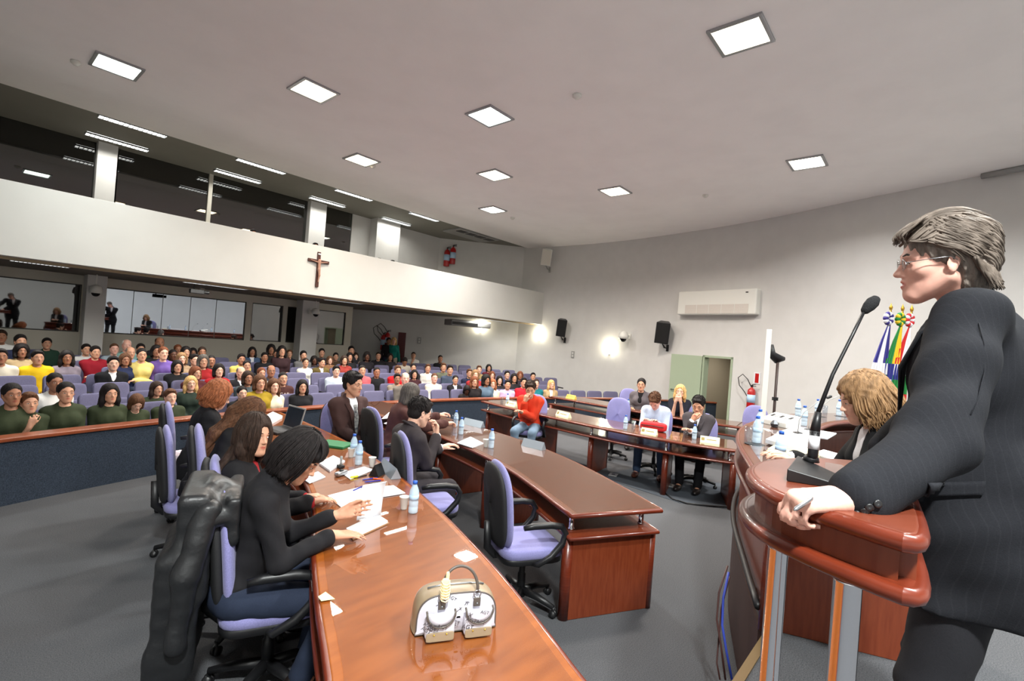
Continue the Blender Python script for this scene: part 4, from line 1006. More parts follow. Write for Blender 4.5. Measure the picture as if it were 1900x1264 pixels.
def spk_locks(m, T, TT):
    rn = random.Random(3)
    for i in range(420):
        y = rn.uniform(-1, 1); a = rn.random()
        if rn.random() < .62:   # left side and back, swept backward and down
            x0 = rn.uniform(.055, -.09); z0 = rn.uniform(.0 if x0 < -.045 else .052, .128); yy = .5+.5*abs(math.cos(max(0, z0-.04)*14))
            sd = 1 if rn.random() < .8 else -1
            P = []
            for t in (0, .33, .66, 1):
                th = math.acos(max(-1, min(1, (x0+.02)/.118)))+t*.75; z = z0-.030*t-.035*t*t; rz_ = math.sqrt(max(.12, 1-((z-.046)/(.108 if z > .046 else .20))**2)); P.append((-.02+.118*math.cos(th)*rz_, sd*.094*math.sin(min(PI, th))*rz_, z))
            locks(m, T, [P], r=rn.uniform(.0022, .0045), n=5, jit=.003, rnd=rn)
        else:                   # crown, swept from the brow back
            y0 = rn.uniform(-.075, .085); P = []
            x0 = rn.uniform(.03, .095)
            for t in (0, .33, .66, 1):
                x = max(-.115, x0-.14*t); zz = 1-((x+.02)/.122)**2-(y0/.098)**2; P.append((x, y0*(1-.1*t), .046+.103*math.sqrt(max(.03, zz))))
            locks(m, T, [P], r=rn.uniform(.0022, .0045), n=5, jit=.004, rnd=rn)
    for i in range(60):      # tufts over the forehead
        y0 = rn.uniform(-.06, .075); locks(m, T, [[(.045, y0, .130), (.080, y0*1.02, .112), (.100+rn.uniform(-.008, .008), y0, .086), (.104+rn.uniform(-.01, .004), y0*.9, .070+rn.uniform(-.01, .015))]], r=.0032, n=5, jit=.004, rnd=rn)
    for i in range(260):      # thick ends at the nape, curling out
        y0 = rn.uniform(-.09, .095); P = [(-.07+.02*abs(y0)/.09, y0, .0), (-.105+.045*(abs(y0)/.095)**2, y0*.97, -.03), (-.118+.045*(abs(y0)/.095)**2, y0*.95, -.06), (-.120+.04*(abs(y0)/.095)**2-rn.uniform(0, .012), y0*.93, -.088+rn.uniform(-.012, .015))]
        locks(m, T, [P], r=rn.uniform(.003, .006), n=5, jit=.004, rnd=rn)
    for i in range(26):      # above the ear
        P = [(.045, .080, .060), (.015, .090, .042), (-.02, .094, .028), (-.06, .090, .0+rn.uniform(-.02, .01))]; locks(m, T, [P], r=.004, n=5, jit=.005, rnd=rn)
hm2 = mat('hair_grey_strands', (126, 114, 104), .6, spec=.25, col2=(84, 74, 66), nscale=30)
Rh_ = rotz(.25)@roty(.12)@rotx(-.12)
sr_ = root+np.array([.10, .06, 1.52]); 
kw = dict(stand=True, s=1.08, tl=1.14, lean=.11, side=.0, fat=1.10, hR=Rh_, hneck=.0, hs=.885*0+.875, hcabs=L_(atd(1748, 484, 1.40)), lthumb=(.35, 1.0), cuffs=False, foldfn=lambda x, y, z: .009*np.sin(26*z+9*x+4*np.sin(8*y))*np.sin(14*x+7*z)+.0035*np.sin(60*z-30*y+3*np.sin(9*x))*np.clip(1.3-z, 0, .4)*2, larm=(L_(sh_), L_(el_), L_(wr_)), skin=4, hair='grey', style='longman', hres=.006, top='suit', topcol=(46, 47, 52), inner=(232, 234, 240),
    legcol=(30, 30, 34), res=.010, fres=.0036, cres=.009, sr=1.10, lR=(fd, th_, bk), lcurl=((1.15, 1.25, .5), (1.25, 1.3, .5), (1.3, 1.3, .5), (1.3, 1.25, .5)), glasses=M_steel, brow='darkgrey', mouth=.002, lockfn=spk_locks, lockmats=[hm2], hamp=.004, shoecol=(16, 15, 15))
rl = v3(L_(rw)); kw['rh'] = tuple((rl-np.array([0, 0, .92*1.08]))/1.08)
spk, SI = person('grey-haired man in charcoal pinstripe suit leaning on the lectern', root, SPR, **kw)

# details lying on the jacket, found by looking along the sight lines
bpy.context.view_layer.update(); dg = bpy.context.evaluated_depsgraph_get(); jk = next(c for c in KIDS(spk) if c.name.startswith('suit_jacket'))
MI = jk.matrix_world.inverted(); 
def onjk(x, y, lift=.004):
    o_ = MI@Vector((0, 0, H)); d_ = (MI.to_3x3()@Vector(ray(x, y).tolist())).normalized(); ok, q, n_, _ = jk.ray_cast(o_, d_)
    return (q+n_*lift, n_) if ok else (None, None)
m = MB(); rows = []
for i in range(6):
    row = []
    for j in range(14): q, n_ = onjk(1718+8.3*j+(3-i)*1.2, 896+5.2*i-.22*j, .006 if 0 < i < 6 else .001); row.append(q)
    rows.append(row)
if all(q is not None for r_q in rows for q in r_q): m.grid(rows); f_ = m.build('pocket_flap', M_suit, jk, smooth=True, solid=.004)
for k, (x, y) in enumerate(((1612, 941), (1627, 935), (1604, 948), (1590, 952))):
    q, n_ = onjk(x, y, .002)
    if q is not None: m = MB(); m.lathe([(0, 0), (.0075, 0), (.008, .002), (.005, .003), (0, .002)], q, 14, axis=n_); m.build('cuff_button', M_black, jk, smooth=True)
m = MB(); S_ = [onjk(x, y, .001)[0] for x, y in ((1816, 600), (1826, 640), (1826, 690), (1815, 735), (1800, 770))]
if all(q is not None for q in S_): m.tube(S_, .0016, n=6); m.build('armhole_seam', M_suit, jk, smooth=True)
# ================================================================ people at the desks
def seated(label, hx, hy, face, chair=None, dz=None, group=None, **kw):
    """seats a person so that the head lies on the sight line through (hx, hy); the chair goes under them"""
    kw.setdefault('s', 1.06)
    o, I = person(label, (0, 0, 0), math.radians(face), group, **kw)
    hw = rotz(math.radians(face))@I['hc']; z0 = kw.get('rz0', 0)
    p = atz(hx, hy, hw[2]+z0); loc = p-hw; loc[2] = z0; o.location = Vector(loc.tolist())
    if chair:
        c = CHAIRS[chair] if isinstance(chair, str) else chair
        ca = math.radians(kw.get('cface', face)); c.location = (float(loc[0])-.02*math.cos(ca), float(loc[1])-.02*math.sin(ca), c.location.z); c.rotation_euler.z = ca
    LOG.append((label[:40], [round(float(v), 2) for v in loc])); return o, I, loc
def lhair(n, back=True, r=.006, ln=.30, seed=1, sp=.085, front=True, wave=0.0, z0=.10):
    """long strands from the parting over skull, down the back and sides"""
    def fn(m, T, TT):
        rn = random.Random(seed)
        for i in range(n):
            a = rn.uniform(.35, 2*PI-.35)      # around the head, 0 = face
            ca, sa = math.cos(a), math.sin(a); e = rn.uniform(.0, .008)
            P = [(-.018+.03*ca, .03*sa, .138+e), (-.018+.085*ca, .068*sa, .105+e), (-.018+(.112+e)*ca, (.094+e)*sa, .035), (-.022+(.112+e)*ca, (.098+e)*sa, -.05), (-.03+.105*ca, .095*sa, -.10)]
            L_ = [T(p) for p in P]; k = rn.uniform(.7, 1.0)*ln
            if k > .12:
                b1 = TT(-.105+.05*max(0, ca)+.02*abs(sa), .10*sa, .42-.25*k); b2 = TT(-.135+.10*max(0, ca)*1.6, .105*sa, .43-k)
                if ca > .25: b1 = TT(.05, .10*sa, .40); b2 = TT(.085, .095*sa, .43-k)
                L_ += [b1, b2]
            ident = lambda p: Vector([float(c) for c in p])
            locks(m, ident, [L_], r=rn.uniform(.6, 1.1)*r, n=5, jit=.003+wave, rnd=rn)
    return fn
def bobhair(n, r=.005, zb=-.10, seed=2, curl=0.0, fr=True):
    def fn(m, T, TT):
        rn = random.Random(seed)
        for i in range(n):
            a = rn.uniform(.0, 2*PI); ca, sa = math.cos(a), math.sin(a); e = rn.uniform(.0, .010)
            if ca > .72:
                if not fr: continue
                P = [(-.01, .02*sa, .142), (.05, .05*sa*1.2, .128), (.088, .075*sa*1.2, .092), (.100, .085*sa*1.2, .055)]
            else:
                o_ = .012 if curl else 0
                P = [(-.018+.03*ca, .03*sa, .142+e), (-.018+.088*ca, .072*sa, .108+e), (-.018+(.116+e)*ca, (.100+e)*sa, .035), (-.02+(.120+e+o_)*ca, (.104+e+o_)*sa, -.04), (-.02+(.108+o_)*ca, (.098+o_)*sa, zb+rn.uniform(-.015, .015))]
                if curl: P = [P[0], P[1], P[2]]+[tuple(c+rn.uniform(-curl, curl) for c in P[3])]+[((P[3][0]+P[4][0])/2+rn.uniform(-curl, curl), (P[3][1]+P[4][1])/2+rn.uniform(-curl, curl), (P[3][2]+P[4][2])/2)]+[tuple(c+rn.uniform(-curl, curl) for c in P[4])]
            locks(m, T, [P], r=rn.uniform(.6, 1.1)*r, n=5, jit=.003, rnd=rn)
    return fn
def menhair(n=260, r=.0042, seed=3, lift=.0):
    def fn(m, T, TT):
        rn = random.Random(seed)
        for i in range(n):
            a = rn.uniform(.0, 2*PI); e = rn.uniform(.0, 1)**.6; th = e*1.75
            def on_(th, a, h=.004): return (-.016+(.104+h)*math.sin(th)*math.cos(a), (.084+h)*math.sin(th)*math.sin(a), .042+(.096+h)*math.cos(th))
            if math.cos(a) > .35 and th > .95: continue
            if math.cos(a) > -.1 and th > 1.45: continue
            P = [on_(th, a), on_(th+.16, a+.06, .009+lift), on_(th+.34, a+.12, .005)]
            if math.cos(a) > .45 and th > .6: P = [on_(th, a), on_(th+.1, a+.25, .012+lift), on_(th+.18, a+.5, .006)]
            locks(m, T, [P], r=rn.uniform(.7, 1.2)*r, n=5, jit=.002, rnd=rn)
    return fn
CH = CHAIRS; LOG = []
def putchair(key, bx, by, zt, deg, sc=1.0):
    c = CHAIRS[key] if isinstance(key, str) else key; a = math.radians(deg); p = atz(bx, by, zt); c.location = (float(p[0])+.30*sc*math.cos(a), float(p[1])+.30*sc*math.sin(a), c.location.z); c.rotation_euler.z = a; c.scale = (sc, sc, sc); LOG.append((key, tuple(round(v, 2) for v in c.location)))
# women on the near side of desk A
NR = dict(res=.010, fres=.005, cres=.010, hres=.007)
def hw(l, u=0, f=.36): return (f, l, u)
w1, I1, q1_ = seated('woman with black bob and black shirt reading a book at the near desk', 556, 848, -22, None, s=1.10, fem=True, lean=.22, tl=1.06, hyaw=-.35, hpitch=.42, hneck=.12, skin=1, hair='black', style='bob', fringe=True,
    top='shirt', topcol=(26, 25, 28), legcol=(36, 44, 62), lh=(.43, .02, .30), rh=(.40, -.12, .255), lR=((.9, -.25, .30), (.2, .25, .95), (-.3, .9, -.1)), rR=((.96, .12, -.10), (-.1, .97, .1), (.1, 0, 1)), lcurl=(.25,)*4, rcurl=(.22,)*4, lockfn=bobhair(420, .0055, -.115), feet=((.36, .12, .09), (.30, -.10, .09)), **NR)
w2, I2, q2_ = seated('woman with long dark hair in black blazer looking up over her shoulder', 473, 808, -30, None, s=1.06, fem=True, lean=.15, tl=1.0, hyaw=-.80, hpitch=-.10, skin=1, hair='dark', style='long', hlen=.30, top='suit', inner=(150, 30, 36), topcol=(24, 23, 26), legcol=(26, 26, 30),
    lockfn=lhair(420, ln=.34), lh=(.42, .05, .22), rh=(.47, -.10, .235), lapels=False, **NR)
w3, I3, q3_ = seated('long-haired woman in black jacket bending over papers beside the laptop', 462, 768, -12, 'cR', s=1.06, fem=True, lean=.42, tl=1.0, hyaw=-.05, hpitch=.45, skin=0, hair='brown', style='long', hlen=.26, top='jacket', topcol=(28, 27, 29), inner=(40, 40, 44), legcol=(26, 26, 30), lockfn=lhair(380, ln=.30, seed=4), **NR)
w4, I4, q4_ = seated('woman with short curly red hair, spectacles and black jacket beyond the other women', 405, 733, -10, None, s=1.06, fem=True, lean=.16, hyaw=-.1, hpitch=.28, skin=0, hair='red', style='curly', fringe=False, top='jacket', topcol=(24, 24, 28), inner=(226, 224, 224), legcol=(26, 26, 30), glasses=M_black, lockfn=bobhair(420, .006, -.10, 7, .010, False), **NR)
NR2 = dict(res=.012, fres=.0055, cres=.011, hres=.008)
M_tie = mat('striped_tie', (190, 190, 186), .6, col2=(70, 72, 84), nscale=30)
t1, It1, qt1 = seated('man in brown suit with striped tie sitting turned toward the speaker', 655, 713, -92, 'bT', s=1.15, lean=-.02, hyaw=.42, hpitch=.12, skin=1, hair='black', style='short', lockfn=menhair(), top='suit', topcol=(66, 46, 44), inner=(236, 238, 244), tie=M_tie, legcol=(60, 42, 40), lh=(.30, .05, .06), rh=(.32, -.02, .07), vdepth=.34, fat=1.14, cface=-92, **NR2)
t2, It2, qt2 = seated('man in glasses and dark suit resting his chin on his hand', 779, 765, -8, 'b2', s=1.08, lean=.20, hyaw=-.05, hpitch=.10, skin=0, hair='black', style='short', lockfn=menhair(), top='suit', topcol=(58, 52, 54), inner=(226, 230, 240), legcol=(46, 42, 46), glasses=M_steel, rh=(.34, -.03, .40), rR=((.1, .2, .97), (.3, .9, 0), (.9, -.3, .1)), rcurl=(.75,)*4, lh=(.46, .08, .26), **NR2)
t3, It3, qt3 = seated('person with greying hair and brown coat gesturing over the middle desk', 762, 733, -18, 'bW', s=1.08, fem=True, lean=.26, hyaw=.0, hpitch=.05, skin=0, hair='darkgrey', style='bob', fringe=False, top='jacket', topcol=(78, 48, 44), inner=(50, 30, 30), legcol=(40, 34, 36), lh=(.58, .06, .36), rh=(.60, -.14, .30), lcurl=(.7,)*4, rcurl=(.8,)*4, **NR2)
# behind the desks across the aisle (they face the camera)
f1, If1, qf1 = seated('person in orange-red jumper resting chin on hand at the desk across the aisle', 984, 722, 205, 'g4', s=1.06, lean=.28, hpitch=.05, hyaw=.2, skin=1, hair='dark', style='short', lockfn=menhair(), top='sweater', topcol=(206, 60, 34), collar=False, rh=(.34, -.04, .40), rR=((.1, .2, .97), (.3, .9, 0), (.9, -.3, .1)), rcurl=(.7,)*4, lh=(.42, -.04, .25), legcol=(110, 130, 150), **NR2)
f2, If2, qf2 = seated('man in pale blue shirt looking down at a red bag on the desk', 1215, 744, 195, 'g2', s=1.10, lean=.26, hpitch=.62, hyaw=-.1, hneck=.15, skin=4, hair='brown', style='short', lockfn=menhair(), top='shirt', topcol=(196, 210, 232), lh=(.40, .08, .27), rh=(.40, -.10, .27), legcol=(66, 84, 112), feet=((.42, .18, .09), (.45, -.16, .09)), shoecol=(84, 44, 30), **NR2)
f3, If3, qf3 = seated('man in grey suit with his hand over his mouth at the desk across the aisle', 1296, 752, 188, 'g3', s=1.08, lean=.20, hpitch=.15, skin=1, hair='black', style='short', lockfn=menhair(), top='suit', topcol=(72, 68, 72), inner=(236, 238, 244), tie=M_black, legcol=(24, 24, 28), rh=(.32, -.04, .40), rR=((.1, .4, .9), (.3, .9, 0), (.9, -.3, .1)), rcurl=(.8,)*4, lh=(.40, -.02, .27), **NR2)
f4, If4, qf4 = seated('woman with dark pulled-back hair and patterned grey jacket at the farthest desk', 1190, 714, 200, 'h2', s=1.12, fem=True, lean=.05, hpitch=-.05, skin=1, hair='black', style='tied', top='jacket', topcol=(96, 90, 94), inner=(24, 22, 24), legcol=(30, 30, 34), vdepth=.30, **NR2)
f5, If5, qf5 = seated('blonde woman in black top pressing both hands to her mouth at the farthest desk', 1262, 727, 196, 'h3', s=1.08, fem=True, lean=.15, hpitch=-.22, skin=0, hair='blonde', style='long', hlen=.22, top='tee', sleeves='short', topcol=(26, 28, 40), lh=(.30, .04, .46), rh=(.30, -.05, .46), lR=((.1, -.3, .95), (0, -.9, -.3), (.95, .1, 0)), rR=((.1, .3, .95), (0, .9, -.3), (.95, .1, 0)), lcurl=(.5,)*4, rcurl=(.5,)*4, legcol=(30, 30, 34), **NR2)
# woman at the presiding table
pch = dup(ch0, (3.3, .1, .6), math.radians(95), 'lilac office chair of the curly-haired woman at the presiding table'); CHAIRS['p1'] = pch
pw, Ipw, qpw = seated('woman with curly dark blonde hair in black coat writing at the presiding table', 1602, 741, 118, 'p1', rz0=.6, s=1.06, fem=True, lean=.26, hpitch=.10, hyaw=-.12, skin=0, hair='dirtyblonde', style='curly', fringe=False, top='jacket', topcol=(20, 20, 22), inner=(216, 214, 216), legcol=(24, 24, 28), lh=(.46, .0, .24), rh=(.46, -.16, .24), lockfn=bobhair(520, .006, -.13, 9, .012, False), **NR)

CHAIRS['c1'] = ch0
putchair('b1', 684, 757, 1.13, -10, 1.03); putchair('b2', 738, 803, 1.13, -24, 1.03); putchair('b3', 916, 857, 1.10, -28)
putchair('c1', 303, 748, 1.13, -14, 1.03); putchair('c2', 357, 790, 1.13, -18, 1.03); putchair('c3', 385, 850, 1.13, -20, 1.03); putchair('cA', 402, 903, 1.12, -22, 1.03)
# ================================================================ the audience
def theatre_seat(name, folded):
    t = thing(name, 'lilac padded theatre seat in the audience', 'seat')
    m = MB(); R = Matrix.Rotation(-.16, 3, 'Y'); sbox(m, (-.225, 0, .655), (.075, .50, .46), .28, R=R); m.build('backrest', M_lilac2, t, smooth=True)
    m = MB(); sbox(m, (-.262, 0, .62), (.03, .47, .46), .2, R=R); m.build('back_shell', mat('seat_shell_purple', (74, 66, 92), .5), t, smooth=True)
    m = MB()
    if folded: sbox(m, (-.125, 0, .46), (.085, .46, .36), .3, R=Matrix.Rotation(-.06, 3, 'Y'))
    else: sbox(m, (.02, 0, .355), (.42, .46, .08), .3)
    m.build('seat_cushion', M_lilac2, t, smooth=True)
    m = MB(); m.box((-.12, 0, .16), (.10, .36, .32)); m.build('pedestal', mat('seat_shell_purple', (74, 66, 92), .5), t, bevel=.01)
    for s_ in (-1, 1):
        m = MB(); sbox(m, (.0, .262*s_, .58), (.32, .05, .035), .3); m.tube([(-.16, .262*s_, .60), (-.18, .262*s_, .3), (-.16, .25*s_, .05)], .014); m.build('armrest', M_black, t, smooth=True)
    return t
ACACHE = {}
def spec_of(o):
    L = [(o, -1)]; i = 0
    while i < len(L):
        for c in KIDS(L[i][0]): L.append((c, i))
        i += 1
    return L
def copy_spec(L):
    N = []
    for q, pi in L:
        c = q.copy(); C.objects.link(c)
        if pi >= 0: c.parent = N[pi]
        N.append(c)
    return N
POSES = {'n': dict(), 'x': dict(lh=(.24, -.12, .20), rh=(.26, .12, .17)), 'h': dict(rh=(.25, -.05, .40), rR=((.1, .25, .96), (.3, .9, 0), (.9, -.3, .1)), rcurl=(.7,)*4, lh=(.24, -.10, .14)),
         'd': dict(hpitch=.4, lean=.15), 'l': dict(hyaw=.25, lh=(.26, .10, .05), rh=(.26, -.10, .05))}
KINDS = {'ms': dict(style='short'), 'mc': dict(style='crop'), 'mb': dict(style='balding'), 'fl': dict(fem=True, style='long', hlen=.20), 'ft': dict(fem=True, style='tied'), 'fb': dict(fem=True, style='bob', fringe=False), 'fc': dict(fem=True, style='curly')}
TOPS = {'t': ('tee', 'short'), 's': ('shirt', 'long'), 'j': ('suit', 'long'), 'w': ('sweater', 'long')}
def aud_proto(kind, pose, top):
    key = (kind, pose, top)
    if key not in ACACHE:
        kw = dict(s=1.0, seat=.335, lean=-.06, res=.019, fres=.0095, cres=.018, hres=.013, legcol=(44, 50, 68), feet=((.27, .10, .09), (.27, -.10, .09)), lh=(.24, .04, .04), rh=(.25, -.05, .05))
        kw.update(KINDS[kind]); kw.update(POSES[pose]); tp, sl = TOPS[top]; kw.update(top=tp, sleeves=sl, lapels=False)
        if top == 'w': kw['collar'] = False
        o, I = person('p', (0, 0, 0), 0, None, **kw)
        for c in bpy.data.objects:
            if c is o or c.parent is o or (c.parent and c.parent.parent is o):
                for ms in c.material_slots: m_ = ms.material; ms.link = 'OBJECT'; ms.material = m_
        ACACHE[key] = [spec_of(o), I['hc'], False]
    return ACACHE[key]
def seat_aud(label, hx, hy, kind, pose, top, tcol, hair='black', skin=1, group='people in the audience', face=None, row=None, sc=1.0):
    pr = aud_proto(kind, pose, top); hc = pr[1]; d = ray(hx, hy); best = None
    for i in range(8):
        if row is not None and i != row: continue
        r = RY[i]-.02; dx, dy = d[0], d[1]; A = dx*dx+dy*dy; B_ = -2*(dx*BC.x+dy*BC.y); Cc = BC.x**2+BC.y**2-r*r; t = (-B_+math.sqrt(B_*B_-4*A*Cc))/(2*A)
        p = O3+d*t; need = (p[2]-rowz(i))/hc[2]; cost = abs(need-1.0)*4+max(0, abs(need-1.0)-.10)*14
        if p[1] > YW-.55: cost += 6
        for q in SEATED_AT[i]:
            dd_ = math.hypot(q[0]-p[0], q[1]-p[1])
            if dd_ < .50: cost += (.50-dd_)*2.5
        if best is None or cost < best[0]: best = (cost, i, p, need)
    _, i, p, need = best; sc = min(1.14, max(.86, need)); SEATED_AT[i].append((float(p[0]), float(p[1]), label))
    if pr[2]: N = copy_spec(pr[0])
    else: N = [q for q, _ in pr[0]]; pr[2] = True
    o = N[0]; o.name = 'person'; a = math.atan2(-.5-p[1], 2.6-p[0]) if face is None else math.radians(face); a += random.uniform(-.08, .08)
    h2 = rotz(a)@(hc*sc); o.location = (float(p[0]-h2[0]), float(p[1]-h2[1]), rowz(i)); o.rotation_euler.z = a; o.scale = (sc,)*3
    o['label'] = label; o['category'] = 'person'; o['group'] = group
    tm = cloth('cloth_%d_%d_%d' % tcol, tcol)
    for q in N:
        nm = q.name.split('.')[0]
        if nm == 'person': q.material_slots[0].material = SK[skin]
        elif nm in ('hair', 'eyebrows'): q.material_slots[0].material = hairmat(hair)
        elif nm in ('shirt', 'suit_jacket', 't_shirt', 'jumper', 'jacket'): q.material_slots[0].material = tm
    PLACED.append((o, i)); return o, pr, N
SEATED_AT = [[] for _ in range(8)]; PLACED = []
OL = (52, 60, 40); BK = (26, 26, 30); WH = (228, 228, 226); NV = (34, 40, 66); GY = (120, 118, 122)
